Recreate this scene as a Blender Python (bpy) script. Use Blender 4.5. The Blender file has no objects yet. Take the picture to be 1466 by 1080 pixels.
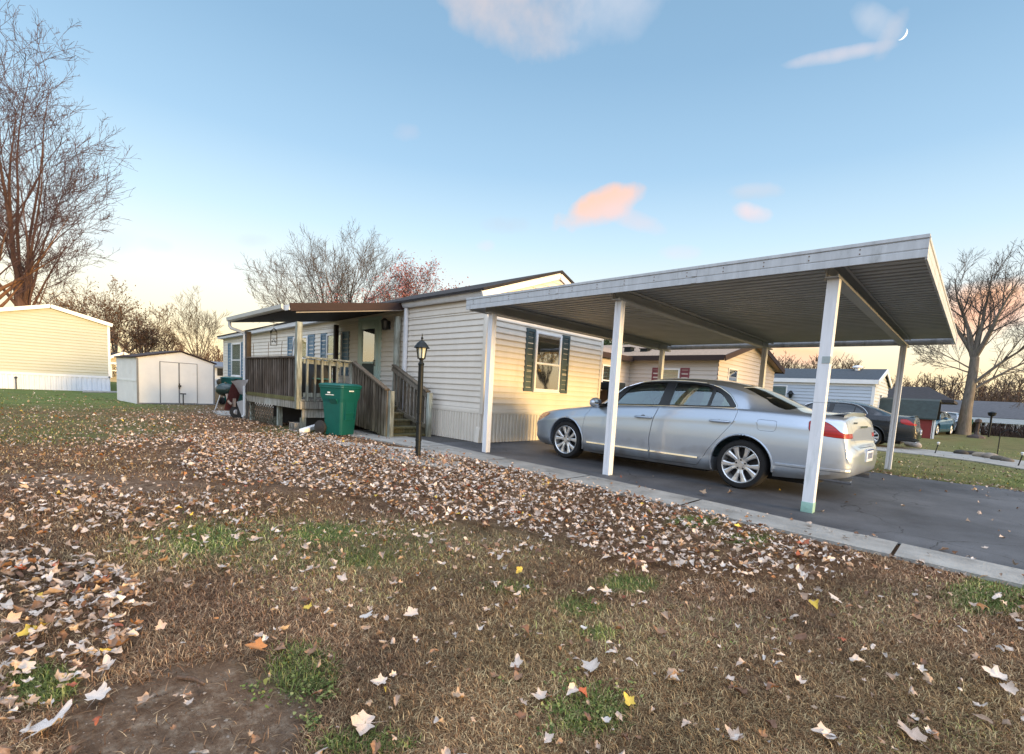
import bpy, bmesh, math, random
import numpy as np
from mathutils import Vector, Matrix, noise as mnoise
from bpy import data as D
scene = bpy.context.scene
COL = scene.collection
R = math.radians
PI = math.pi

# ---------------------------------------------------------------- camera
W0, H0 = 1466.0, 1080.0
CF, CPX, CPY = 695.27, 745.77, 630.03
CYAW, CPIT, CROL = R(133.1626), R(-5.575), R(3.289)
CH = 1.047
_f = Vector((math.cos(CYAW)*math.cos(CPIT), math.sin(CYAW)*math.cos(CPIT), math.sin(CPIT)))
_rt = Vector((math.sin(CYAW), -math.cos(CYAW), 0))
_up = _rt.cross(_f)
_c, _s = math.cos(CROL), math.sin(CROL)
RIGHT = _c*_rt + _s*_up
UP = -_s*_rt + _c*_up
FWD = _f
def pix_dir(u, v):
    """viewing direction of a photograph pixel (used to measure, in metres, where things stand)"""
    return (RIGHT*((u-CPX)/CF) - UP*((v-CPY)/CF) + FWD)
def ground_at(u, v, z=0.0):
    d = pix_dir(u, v); t = (z-CH)/d.z
    return Vector((d.x*t, d.y*t, z))
def on_y(u, v, Y):
    d = pix_dir(u, v); t = Y/d.y
    return Vector((d.x*t, Y, CH+d.z*t))
def on_x(u, v, X):
    d = pix_dir(u, v); t = X/d.x
    return Vector((X, d.y*t, CH+d.z*t))
def at_dist(u, v, dist):
    d = pix_dir(u, v); h = math.hypot(d.x, d.y)
    return Vector((d.x/h*dist, d.y/h*dist, CH+d.z/h*dist))
def project_np(x, y, z):
    dx, dy, dz = x, y, z-CH
    cx = dx*RIGHT.x+dy*RIGHT.y+dz*RIGHT.z
    cy = dx*UP.x+dy*UP.y+dz*UP.z
    cz = dx*FWD.x+dy*FWD.y+dz*FWD.z
    cz = np.where(cz < 0.05, 0.05, cz)
    return CPX+CF*cx/cz, CPY-CF*cy/cz

camd = D.cameras.new('camera')
cam = D.objects.new('camera', camd); COL.objects.link(cam)
camd.sensor_width = 36.0; camd.sensor_fit = 'HORIZONTAL'
camd.lens = 36.0*CF/W0
camd.shift_x = (W0/2-CPX)/W0
camd.shift_y = (CPY-H0/2)/W0
camd.clip_start = 0.05; camd.clip_end = 6000
m = Matrix((RIGHT, UP, -FWD)).transposed().to_4x4()
m.translation = Vector((0, 0, CH))
cam.matrix_world = m
scene.camera = cam

# ---------------------------------------------------------------- materials
def nd(nt, typ, **kw):
    n = nt.nodes.new(typ)
    for k, v in kw.items():
        if k.startswith('i_'):
            n.inputs[k[2:].replace('_', ' ')].default_value = v
        else:
            setattr(n, k, v)
    return n
def rgba(c): return (c[0], c[1], c[2], 1.0)
def new_mat(name):
    mt = D.materials.new(name); mt.use_nodes = True
    nt = mt.node_tree; b = nt.nodes['Principled BSDF']
    return mt, nt, b
MATS = {}
def pm(name, col, rough=0.6, var=0.15, scale=4.0, metal=0.0, spec=0.5, bump=0.0, bscale=60.0, stretch=(1, 1, 1), col2=None, spots=0.5, coat=0.0):
    """procedural surface: base colour broken by two noises, optional second colour (stain), fine bump"""
    if name in MATS: return MATS[name]
    mt, nt, b = new_mat(name); L = nt.links.new
    tc = nd(nt, 'ShaderNodeTexCoord'); mp = nd(nt, 'ShaderNodeMapping'); mp.inputs['Scale'].default_value = stretch
    L(tc.outputs['Object'], mp.inputs['Vector'])
    n1 = nd(nt, 'ShaderNodeTexNoise'); n1.inputs['Scale'].default_value = scale; n1.inputs['Detail'].default_value = 6; n1.inputs['Roughness'].default_value = 0.65
    L(mp.outputs[0], n1.inputs['Vector'])
    cr = nd(nt, 'ShaderNodeValToRGB')
    lo = tuple(max(0, c*(1-var)) for c in col); hi = tuple(min(1, c*(1+var)) for c in col)
    cr.color_ramp.elements[0].position = 0.3; cr.color_ramp.elements[0].color = rgba(lo)
    cr.color_ramp.elements[1].position = 0.7; cr.color_ramp.elements[1].color = rgba(hi)
    L(n1.outputs['Fac'], cr.inputs['Fac'])
    out = cr.outputs['Color']
    if col2 is not None:
        n2 = nd(nt, 'ShaderNodeTexNoise'); n2.inputs['Scale'].default_value = scale*0.37; n2.inputs['Detail'].default_value = 8; n2.inputs['Roughness'].default_value = 0.75
        L(mp.outputs[0], n2.inputs['Vector'])
        r2 = nd(nt, 'ShaderNodeValToRGB'); r2.color_ramp.elements[0].position = spots; r2.color_ramp.elements[1].position = min(1, spots+0.18)
        L(n2.outputs['Fac'], r2.inputs['Fac'])
        mx = nd(nt, 'ShaderNodeMix', data_type='RGBA'); L(r2.outputs['Color'], mx.inputs['Factor']); L(out, mx.inputs['A']); mx.inputs['B'].default_value = rgba(col2)
        out = mx.outputs['Result']
    L(out, b.inputs['Base Color'])
    b.inputs['Roughness'].default_value = rough; b.inputs['Metallic'].default_value = metal
    b.inputs['Specular IOR Level'].default_value = spec
    if coat: b.inputs['Coat Weight'].default_value = coat; b.inputs['Coat Roughness'].default_value = 0.04
    if bump:
        n3 = nd(nt, 'ShaderNodeTexNoise'); n3.inputs['Scale'].default_value = bscale; n3.inputs['Detail'].default_value = 5
        L(mp.outputs[0], n3.inputs['Vector'])
        bp = nd(nt, 'ShaderNodeBump'); bp.inputs['Strength'].default_value = bump; bp.inputs['Distance'].default_value = 0.02
        L(n3.outputs['Fac'], bp.inputs['Height']); L(bp.outputs[0], b.inputs['Normal'])
    MATS[name] = mt
    return mt
def glass(name, tint=(0.75, 0.85, 0.85), refl=0.12, rough=0.0):
    """single-sheet glass: tinted see-through plus mirror reflection that grows at grazing angles"""
    if name in MATS: return MATS[name]
    mt = D.materials.new(name); mt.use_nodes = True; nt = mt.node_tree; nt.nodes.clear(); L = nt.links.new
    o = nd(nt, 'ShaderNodeOutputMaterial'); tr = nd(nt, 'ShaderNodeBsdfTransparent'); tr.inputs[0].default_value = rgba(tint)
    gl = nd(nt, 'ShaderNodeBsdfGlossy'); gl.inputs['Roughness'].default_value = rough; gl.inputs['Color'].default_value = (0.95, 0.97, 1, 1)
    lw = nd(nt, 'ShaderNodeLayerWeight'); lw.inputs['Blend'].default_value = 0.35
    ma = nd(nt, 'ShaderNodeMath', operation='MULTIPLY_ADD'); ma.inputs[1].default_value = 0.75; ma.inputs[2].default_value = refl; ma.use_clamp = True
    L(lw.outputs['Fresnel'], ma.inputs[0])
    # faint waviness of the sheet
    tcn = nd(nt, 'ShaderNodeTexCoord'); n3 = nd(nt, 'ShaderNodeTexNoise'); n3.inputs['Scale'].default_value = 2.2; L(tcn.outputs['Object'], n3.inputs['Vector'])
    bp = nd(nt, 'ShaderNodeBump'); bp.inputs['Strength'].default_value = 0.12; bp.inputs['Distance'].default_value = 0.01; L(n3.outputs['Fac'], bp.inputs['Height']); L(bp.outputs[0], gl.inputs['Normal'])
    mx = nd(nt, 'ShaderNodeMixShader'); L(ma.outputs[0], mx.inputs[0]); L(tr.outputs[0], mx.inputs[1]); L(gl.outputs[0], mx.inputs[2]); L(mx.outputs[0], o.inputs[0])
    MATS[name] = mt
    return mt

# ---------------------------------------------------------------- mesh building
class MB:
    """collects boxes, prisms, tubes and sheets; build() links them as ONE mesh object"""
    def __init__(s): s.v = []; s.f = []
    def add(s, vs, fs):
        o = len(s.v); s.v.extend([tuple(p) for p in vs]); s.f.extend([tuple(i+o for i in f) for f in fs]); return s
    def box(s, x0, y0, z0, x1, y1, z1):
        x0, x1 = min(x0, x1), max(x0, x1); y0, y1 = min(y0, y1), max(y0, y1); z0, z1 = min(z0, z1), max(z0, z1)
        return s.add([(x0, y0, z0), (x1, y0, z0), (x1, y1, z0), (x0, y1, z0), (x0, y0, z1), (x1, y0, z1), (x1, y1, z1), (x0, y1, z1)],
                     [(0, 3, 2, 1), (4, 5, 6, 7), (0, 1, 5, 4), (1, 2, 6, 5), (2, 3, 7, 6), (3, 0, 4, 7)])
    def bar(s, a, b, w, d, up=(0, 0, 1)):
        """rectangular bar from a to b, w across, d along the up side"""
        a = Vector(a); b = Vector(b); ax = (b-a).normalized(); u = Vector(up)
        if abs(ax.dot(u)) > 0.98: u = Vector((1, 0, 0))
        sd = ax.cross(u).normalized(); u = sd.cross(ax)
        P = [a+sd*i*w/2+u*j*d/2 for i, j in ((-1, -1), (1, -1), (1, 1), (-1, 1))]+[b+sd*i*w/2+u*j*d/2 for i, j in ((-1, -1), (1, -1), (1, 1), (-1, 1))]
        return s.add(P, [(0, 1, 2, 3), (7, 6, 5, 4), (0, 4, 5, 1), (1, 5, 6, 2), (2, 6, 7, 3), (3, 7, 4, 0)])
    def tube(s, pts, rad, n=8, caps=True):
        pts = [Vector(p) for p in pts]; k = len(pts)
        if not hasattr(rad, '__len__'): rad = [rad]*k
        vs = []; ref = None
        for i, p in enumerate(pts):
            t = (pts[min(i+1, k-1)]-pts[max(i-1, 0)])
            if t.length < 1e-9: t = Vector((0, 0, 1))
            t.normalize()
            if ref is None: ref = Vector((1, 0, 0)) if abs(t.x) < 0.8 else Vector((0, 1, 0))
            a = t.cross(ref).normalized(); b = t.cross(a)
            ref = -b if False else ref
            for j in range(n):
                an = 2*PI*j/n
                vs.append(p+(a*math.cos(an)+b*math.sin(an))*rad[i])
        fs = []
        for i in range(k-1):
            for j in range(n):
                j2 = (j+1) % n
                fs.append((i*n+j, i*n+j2, (i+1)*n+j2, (i+1)*n+j))
        if caps:
            fs.append(tuple(range(n-1, -1, -1))); fs.append(tuple((k-1)*n+j for j in range(n)))
        return s.add(vs, fs)
    def cyl(s, a, b, r, n=16, r2=None): return s.tube([a, b], [r, r if r2 is None else r2], n)
    def lathe(s, c, prof, n=16):
        """profile [(r,z)...] turned about the vertical through c"""
        vs = []; fs = []; k = len(prof)
        for r, z in prof:
            for j in range(n): vs.append((c[0]+r*math.cos(2*PI*j/n), c[1]+r*math.sin(2*PI*j/n), c[2]+z))
        for i in range(k-1):
            for j in range(n): fs.append((i*n+j, i*n+(j+1) % n, (i+1)*n+(j+1) % n, (i+1)*n+j))
        fs.append(tuple(range(n-1, -1, -1))); fs.append(tuple((k-1)*n+j for j in range(n)))
        return s.add(vs, fs)
    def prism(s, poly, ax, lo, hi):
        """polygon extruded along axis ax (0,1,2) from lo to hi; poly gives the other two coordinates in x,y,z order"""
        def P(q, t):
            l = list(q); l.insert(ax, t); return tuple(l)
        n = len(poly)
        vs = [P(q, lo) for q in poly]+[P(q, hi) for q in poly]
        fs = [tuple(range(n)), tuple(range(2*n-1, n-1, -1))]+[(i, i+n, (i+1) % n+n, (i+1) % n) for i in range(n)]
        return s.add(vs, fs)
    def sheet(s, rows):
        """grid of points"""
        nr, nc = len(rows), len(rows[0]); vs = [p for r in rows for p in r]
        fs = [(i*nc+j, i*nc+j+1, (i+1)*nc+j+1, (i+1)*nc+j) for i in range(nr-1) for j in range(nc-1)]
        return s.add(vs, fs)
    def ball(s, c, r, nu=12, nv=8, sc=(1, 1, 1)):
        vs = []; fs = []
        for i in range(nv+1):
            th = PI*i/nv
            for j in range(nu):
                ph = 2*PI*j/nu
                vs.append((c[0]+r*sc[0]*math.sin(th)*math.cos(ph), c[1]+r*sc[1]*math.sin(th)*math.sin(ph), c[2]+r*sc[2]*math.cos(th)))
        for i in range(nv):
            for j in range(nu): fs.append((i*nu+j, (i+1)*nu+j, (i+1)*nu+(j+1) % nu, i*nu+(j+1) % nu))
        return s.add(vs, fs)
    def build(s, name, mat, parent=None, local=False, smooth=False, bevel=0.0, normals=True):
        me = D.meshes.new(name)
        off = Vector((0, 0, 0))
        if parent is not None and not local: off = world_loc(parent)
        me.from_pydata([(p[0]-off.x, p[1]-off.y, p[2]-off.z) for p in s.v], [], s.f)
        if normals or bevel:
            bm = bmesh.new(); bm.from_mesh(me)
            bmesh.ops.remove_doubles(bm, verts=bm.verts, dist=1e-5) if smooth else None
            if normals: bmesh.ops.recalc_face_normals(bm, faces=bm.faces)
            if bevel:
                ed = [e for e in bm.edges if len(e.link_faces) == 2 and e.calc_face_angle(0) > 0.6]
                bmesh.ops.bevel(bm, geom=ed, offset=bevel, segments=2, affect='EDGES', clamp_overlap=True, profile=0.5)
            bm.to_mesh(me); bm.free()
        return link(name, me, mat, parent, smooth or bool(bevel))
def link(name, me, mat, parent=None, smooth=False):
    if mat is not None: me.materials.append(mat)
    if smooth:
        me.polygons.foreach_set('use_smooth', [True]*len(me.polygons))
        me.set_sharp_from_angle(angle=R(35))
    o = D.objects.new(name, me); COL.objects.link(o)
    if parent is not None: o.parent = parent
    return o
def world_loc(o):
    v = Vector(o.location)
    while o.parent is not None: o = o.parent; v += Vector(o.location)
    return v
def tag(o, label=None, cat=None, group=None, kind=None):
    if label: o['label'] = label
    if cat: o['category'] = cat
    if group: o['group'] = group
    if kind: o['kind'] = kind
    return o
def thing(name, loc, label, cat, group=None, rz=0.0):
    o = D.objects.new(name, None); COL.objects.link(o); o.location = loc; o.rotation_euler = (0, 0, rz)
    o.empty_display_size = 0.2
    return tag(o, label, cat, group)
def copy_tree(o, parent=None):
    c = o.copy(); COL.objects.link(c)
    if parent is not None: c.parent = parent
    for ch in list(o.children): copy_tree(ch, c)
    return c

# ---------------------------------------------------------------- light and sky
SUN_AZ, SUN_EL = 9.0, 5.0          # measured from +X towards +Y
scene.view_settings.view_transform = 'Standard'; scene.view_settings.look = 'None'
scene.view_settings.exposure = 0.45; scene.view_settings.gamma = 1.0
sd = D.lights.new('sun', 'SUN'); sd.energy = 4.4; sd.angle = R(11); sd.color = (1.0, 0.66, 0.28)
so = D.objects.new('sun', sd); COL.objects.link(so); so.location = (20, 3, 8)
sdir = Vector((math.cos(R(SUN_EL))*math.cos(R(SUN_AZ)), math.cos(R(SUN_EL))*math.sin(R(SUN_AZ)), math.sin(R(SUN_EL))))
so.rotation_euler = sdir.to_track_quat('Z', 'Y').to_euler()

wd = D.worlds.new('World'); scene.world = wd; wd.use_nodes = True
nt = wd.node_tree; nt.nodes.clear(); L = nt.links.new
def M(op, a, b=None, c=None, clamp=False):
    n = nd(nt, 'ShaderNodeMath', operation=op); n.use_clamp = clamp
    for i, x in enumerate((a, b, c)):
        if x is None: continue
        if isinstance(x, (int, float)): n.inputs[i].default_value = x
        else: L(x, n.inputs[i])
    return n.outputs[0]
def VD(a, vec):
    n = nd(nt, 'ShaderNodeVectorMath', operation='DOT_PRODUCT'); L(a, n.inputs[0]); n.inputs[1].default_value = vec
    return n.outputs['Value']
def MIXC(f, a, b, blend='MIX'):
    n = nd(nt, 'ShaderNodeMix', data_type='RGBA', blend_type=blend)
    for i, x in ((n.inputs['Factor'], f), (n.inputs['A'], a), (n.inputs['B'], b)):
        if isinstance(x, (int, float)): i.default_value = x
        elif isinstance(x, tuple): i.default_value = rgba(x)
        else: L(x, i)
    return n.outputs['Result']
def RAMP(x, stops):
    n = nd(nt, 'ShaderNodeValToRGB'); cr = n.color_ramp
    while len(cr.elements) < len(stops): cr.elements.new(0.5)
    for e, (p, c) in zip(cr.elements, stops): e.position = p; e.color = rgba(c)
    L(x, n.inputs['Fac']); return n.outputs['Color']
tc = nd(nt, 'ShaderNodeTexCoord'); dirv = tc.outputs['Generated']
sep = nd(nt, 'ShaderNodeSeparateXYZ'); L(dirv, sep.inputs[0])
el = M('DIVIDE', M('ARCSINE', sep.outputs['Z']), PI/2)            # 0 horizon .. 1 zenith
grad = RAMP(M('ADD', M('MULTIPLY', el, 0.9), 0.1), [
    (0.0, (0.30, 0.24, 0.18)), (0.095, (0.80, 0.60, 0.34)), (0.135, (0.86, 0.69, 0.44)), (0.165, (0.80, 0.735, 0.57)), (0.208, (0.65, 0.70, 0.70)),
    (0.262, (0.45, 0.605, 0.72)), (0.33, (0.285, 0.45, 0.62)), (0.417, (0.20, 0.345, 0.51)), (0.47, (0.18, 0.315, 0.47)), (0.60, (0.17, 0.30, 0.45)), (1.0, (0.16, 0.28, 0.44))])
# the dusk glow where the sun stands low behind the photographer, and an unseen bright cover overhead and behind, added to lift the light on the ground
sdot = VD(dirv, tuple(sdir))
glow = M('POWER', M('MAXIMUM', sdot, 0.0), 14.0)
lowband = M('POWER', M('SUBTRACT', 1.0, M('MINIMUM', M('ABSOLUTE', M('MULTIPLY', el, 2.6)), 1.0)), 1.5)
glowc = MIXC(1.0, (3.2, 2.05, 0.85), M('MULTIPLY', glow, lowband), 'MULTIPLY')
vh = Vector((math.cos(CYAW), math.sin(CYAW), 0))
behind = M('MULTIPLY_ADD', VD(dirv, tuple(-vh)), 0.9, 0.25, clamp=True)
behind = M('MULTIPLY', behind, M('MULTIPLY', M('SUBTRACT', el, 0.07), 3.6, clamp=True), clamp=True)
over = M('MULTIPLY', M('SUBTRACT', el, 0.50), 3.6, clamp=True)
cover = M('MAXIMUM', behind, over)
cn = nd(nt, 'ShaderNodeTexNoise'); cn.inputs['Scale'].default_value = 3.2; cn.inputs['Detail'].default_value = 7; L(dirv, cn.inputs['Vector'])
cover = M('MULTIPLY', cover, M('MULTIPLY_ADD', cn.outputs['Fac'], 1.6, 0.05, clamp=True), clamp=True)
COVER_FILL = (1.9, 2.12, 2.6)
col = MIXC(cover, grad, COVER_FILL)
nz = nd(nt, 'ShaderNodeTexNoise'); nz.inputs['Scale'].default_value = 9.0; nz.inputs['Detail'].default_value = 6; nz.inputs['Roughness'].default_value = 0.55; L(dirv, nz.inputs['Vector'])
nz2 = nd(nt, 'ShaderNodeTexNoise'); nz2.inputs['Scale'].default_value = 30.0; nz2.inputs['Detail'].default_value = 4; L(dirv, nz2.inputs['Vector'])
edge = M('ADD', M('MULTIPLY', M('SUBTRACT', nz.outputs['Fac'], 0.5), 2.6), M('MULTIPLY', M('SUBTRACT', nz2.outputs['Fac'], 0.5), 0.9))
def cloud(col, u, v, a, b, ang, c1, c2, op, soft=1.0):
    """one cloud of the evening sky, given by the direction it stands in and its angular size"""
    c = pix_dir(u, v).normalized()
    e1 = (pix_dir(u+math.cos(R(ang))*5, v-math.sin(R(ang))*5).normalized()-c).normalized()
    e2 = c.cross(e1)
    x = M('DIVIDE', M('SUBTRACT', VD(dirv, tuple(e1)), c.dot(e1)), a/CF)
    y = M('DIVIDE', M('SUBTRACT', VD(dirv, tuple(e2)), c.dot(e2)), b/CF)
    r2 = M('ADD', M('MULTIPLY', x, x), M('MULTIPLY', y, y))
    mk = M('MULTIPLY', M('SUBTRACT', 1.0, M('ADD', r2, edge)), 0.9/soft, clamp=True)
    mk = M('SMOOTH_MIN', mk, 1.0, 0.2)
    mk = M('MULTIPLY', mk, M('GREATER_THAN', VD(dirv, tuple(c)), 0.3))
    cc = MIXC(M('MULTIPLY_ADD', y, 0.5, 0.5, clamp=True), c1, c2)
    return MIXC(M('MULTIPLY', mk, op, clamp=True), col, cc)
PEACH, PINK, GREY = (0.93, 0.58, 0.44), (0.72, 0.52, 0.50), (0.42, 0.47, 0.54)
for args in [
    (738, -6, 82, 54, -8, (0.62, 0.50, 0.46), (0.47, 0.45, 0.48), 0.95, 1.15), (872, -8, 70, 44, 25, (0.46, 0.50, 0.57), (0.40, 0.46, 0.56), 0.75, 1.3),
    (850, 302, 58, 22, 22, (0.84, 0.47, 0.31), (0.62, 0.52, 0.54), 1.0, 0.9), (905, 314, 42, 12, -20, PINK, PINK, 0.4, 1.3),
    (722, 322, 34, 12, 0, GREY, GREY, 0.5, 1.4), (696, 352, 14, 8, 0, PINK, PINK, 0.3, 1.4), (582, 190, 18, 11, 0, PINK, PINK, 0.25, 1.6),
    (1078, 274, 32, 10, 0, (0.62, 0.55, 0.56), GREY, 0.6, 1.2), (1078, 305, 22, 11, -15, (0.85, 0.6, 0.55), PINK, 0.7, 1.2),
    (1205, 78, 54, 7, 10, (0.58, 0.53, 0.57), (0.44, 0.47, 0.54), 0.85, 1.1), (1256, 33, 30, 12, -30, (0.45, 0.50, 0.58), (0.45, 0.5, 0.58), 0.7, 1.2), (1274, 52, 10, 22, -12, (0.46, 0.47, 0.53), (0.44, 0.46, 0.52), 0.6, 1.3),
    (165, 346, 30, 16, 5, (0.55, 0.62, 0.68), (0.5, 0.58, 0.66), 0.7, 1.3), (226, 351, 18, 9, 0, (0.5, 0.58, 0.66), (0.5, 0.58, 0.66), 0.6, 1.3), (364, 345, 20, 8, 0, GREY, GREY, 0.35, 1.3),
    (1425, 437, 92, 26, 4, (1.0, 0.50, 0.24), (0.80, 0.47, 0.38), 1.0, 0.8), (1372, 472, 40, 18, 0, (0.98, 0.5, 0.26), (0.85, 0.5, 0.36), 0.9, 1.0),
    (1150, 509, 66, 13, -2, (0.98, 0.52, 0.26), (0.80, 0.5, 0.38), 1.0, 0.9), (975, 362, 26, 10, 0, PINK, PINK, 0.3, 1.4)]:
    col = cloud(col, *args)
col = MIXC(1.0, col, glowc, 'ADD')
bgA = nd(nt, 'ShaderNodeBackground'); L(col, bgA.inputs['Color']); bgA.inputs['Strength'].default_value = 1.0
sky = nd(nt, 'ShaderNodeTexSky', sky_type='NISHITA'); sky.sun_disc = False
sky.sun_elevation = R(SUN_EL); sky.sun_rotation = R(90-SUN_AZ); sky.air_density = 1.0; sky.dust_density = 0.6
bgB = nd(nt, 'ShaderNodeBackground'); L(sky.outputs[0], bgB.inputs['Color']); bgB.inputs['Strength'].default_value = 0.03
ad = nd(nt, 'ShaderNodeAddShader'); L(bgA.outputs[0], ad.inputs[0]); L(bgB.outputs[0], ad.inputs[1])
wo = nd(nt, 'ShaderNodeOutputWorld'); L(ad.outputs[0], wo.inputs['Surface'])

# crescent moon: the sunlit lune of a sphere, far off
mc = CH*Vector((0, 0, 1))+pix_dir(1291, 49).normalized()*1500.0
mr = 1500*4.6/CF
mm, mnt, mb_ = new_mat('moonlight'); mb_.inputs['Base Color'].default_value = (0, 0, 0, 1)
mb_.inputs['Emission Color'].default_value = (1, 0.98, 0.93, 1); mb_.inputs['Emission Strength'].default_value = 1.0
view = -pix_dir(1291, 49).normalized()
lit = (RIGHT*0.85-UP*0.42).normalized(); sidev = view.cross(lit).normalized()
mo = MB(); rows = []
for i in range(13):
    t = PI*i/12; row = []
    for j in range(7):
        an = R(-8+(62)*j/6)      # from the limb a little way round the far side to the terminator
        d = sidev*math.cos(t)+(lit*math.cos(an)+view*math.sin(an))*math.sin(t)
        row.append(mc+d*mr)
    rows.append(row)
mo.sheet(rows)
tag(mo.build('moon', mm, smooth=True), 'small white crescent moon high in the blue sky beside a wisp of cloud', 'moon')
# ---------------------------------------------------------------- ground zones, as read from the photograph
def in_poly(u, v, poly):
    ins = np.zeros(u.shape, bool); n = len(poly)
    for i in range(n):
        x1, y1 = poly[i]; x2, y2 = poly[(i+1) % n]
        c = ((y1 > v) != (y2 > v)) & (u < (x2-x1)*(v-y1)/((y2-y1)+1e-12)+x1)
        ins ^= c
    return ins
rng = np.random.default_rng(7)
def vnoise(x, y, seed=0):
    """smooth value noise 0..1"""
    def h(ix, iy):
        n = (ix*374761393+iy*668265263+seed*1442695041) & 0x7fffffff
        n = ((n ^ (n >> 13))*1274126177) & 0x7fffffff
        return ((n ^ (n >> 16)) & 0xffff)/65535.0
    ix = np.floor(x).astype(np.int64); iy = np.floor(y).astype(np.int64); fx = x-ix; fy = y-iy
    fx = fx*fx*(3-2*fx); fy = fy*fy*(3-2*fy)
    return (h(ix, iy)*(1-fx)+h(ix+1, iy)*fx)*(1-fy)+(h(ix, iy+1)*(1-fx)+h(ix+1, iy+1)*fx)*fy
def fbm(x, y, seed=0, o=4):
    s = 0; a = 0.5
    for k in range(o): s = s+a*vnoise(x*2**k, y*2**k, seed+k); a *= 0.5
    return s/(1-0.5**o)
def ell(u, v, cu, cv, ru, rv):
    r = ((u-cu)/ru)**2+((v-cv)/rv)**2
    return np.clip(1.35-r, 0, 1)
DENSE = [(300, 632), (420, 618), (500, 636), (600, 650), (690, 660), (800, 680), (900, 705), (1020, 735), (1130, 765), (1240, 800), (1160, 838), (1010, 825), (900, 815), (800, 775), (690, 752), (600, 745), (520, 722), (400, 700), (300, 690), (230, 668)]
FARL = [(180, 600), (300, 588), (345, 600), (430, 622), (520, 640), (420, 650), (300, 640), (160, 640), (130, 618)]
MIDL = [(0, 690), (120, 700), (260, 706), (380, 716), (460, 735), (330, 762), (180, 768), (0, 790)]
PILE = [(0, 800), (140, 806), (222, 850), (205, 905), (150, 960), (90, 1010), (0, 1050)]
def jit(x, y):
    return (fbm(x*1.3, y*1.3, 11)-0.5)*46, (fbm(x*1.3, y*1.3, 23)-0.5)*26
def leaf_density(x, y):
    u, v = project_np(x, y, np.zeros_like(x)); ju, jv = jit(x, y); a, b = u+ju, v+jv*np.clip((v-560)/150, 0.15, 2.2)
    d = np.full(x.shape, 0.105)
    d = np.where((v < 650) & (u < 500), 0.2, d)
    d = np.where(in_poly(a, b, FARL), 0.7, d)
    d = np.where(in_poly(a, b, MIDL), 0.55, d)
    d = np.where(in_poly(a, b, DENSE), 1.0, d)
    d = np.where(in_poly(a, b, PILE), 0.9, d)
    d = np.maximum(d, 0.22*ell(u, v, 700, 770, 330, 45)); d = np.maximum(d, 0.2*ell(u, v, 1120, 830, 210, 60))
    d = np.maximum(d, 0.5*ell(u, v, 395, 925, 34, 20)); d = np.maximum(d, 0.30*ell(u, v, 1075, 955, 90, 24)); d = np.maximum(d, 0.4*ell(u, v, 300, 770, 90, 18))
    d = d*np.where((v < 585) & (u < 240), 0.35, 1)
    d = d*(1-0.85*ell(u, v, 300, 1010, 150, 60))
    return d
def green_amount(x, y):
    u, v = project_np(x, y, np.zeros_like(x)); g = np.zeros_like(x)
    for c in [(300, 775, 70, 26), (510, 800, 60, 16), (435, 958, 50, 40), (845, 1020, 60, 40), (830, 868, 34, 16), (470, 765, 60, 18), (900, 835, 45, 14), (1075, 772, 34, 8), (1420, 855, 70, 30), (60, 985, 50, 30), (735, 840, 40, 12), (995, 747, 40, 8), (520, 1070, 70, 20), (860, 905, 30, 10)]:
        g = np.maximum(g, ell(u, v, *c))
    g = np.maximum(g, 0.36*ell(u, v, 420, 780, 260, 44))
    far = np.clip((598-v)/22, 0, 1)*np.clip((330-u)/120, 0, 1)
    g = np.maximum(g, 0.95*far)
    g = np.maximum(g, 0.6*ell(u, v, 450, 618, 90, 9)*(u < 480)); g = np.maximum(g, 0.75*ell(u, v, 1420, 690, 130, 16))
    g = np.maximum(g, 0.45*ell(u, v, 60, 612, 200, 26))
    right = np.where(y > 10.2, 0.55, 0.0)
    return np.clip(np.maximum(g, right)*(0.45+1.1*fbm(x*2.2, y*2.2, 31)), 0, 1)
def dirt_amount(x, y):
    u, v = project_np(x, y, np.zeros_like(x)); ju, jv = jit(x*2, y*2)
    j3, j4 = jit(x*5, y*5); d = ell(u+ju*1.6+j3*1.2, v+jv*2.0+j4*1.2, 270, 1045, 215, 104)*0.95
    d = np.maximum(d, 0.75*ell(u+ju, v+jv, 150, 690, 170, 12)); d = np.maximum(d, 0.5*ell(u, v, 1060, 985, 40, 22)); d = np.maximum(d, 0.45*ell(u, v, 870, 922, 60, 14))
    d = np.maximum(d, 0.5*ell(u, v, 1075, 985, 40, 25)); d = np.maximum(d, 0.4*ell(u, v, 1340, 1000, 40, 14)); d = np.maximum(d, 0.5*ell(u+ju, v+jv, 420, 700, 160, 10))
    return np.clip(d, 0, 1)
def straw_amount(x, y):
    u, v = project_np(x, y, np.zeros_like(x)); s = np.zeros_like(x)
    for c in [(560, 790, 260, 46), (330, 770, 160, 30), (960, 900, 200, 40), (1330, 1060, 120, 30), (450, 850, 120, 30), (1360, 665, 200, 30), (1300, 870, 120, 40)]:
        s = np.maximum(s, ell(u, v, *c))
    return np.clip(np.maximum(0.62*s*(0.3+1.0*fbm(x*3, y*3, 41)), np.where(y > 10.2, 0.5*fbm(x*1.5, y*1.5, 43)+0.1, 0)), 0, 1)
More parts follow.
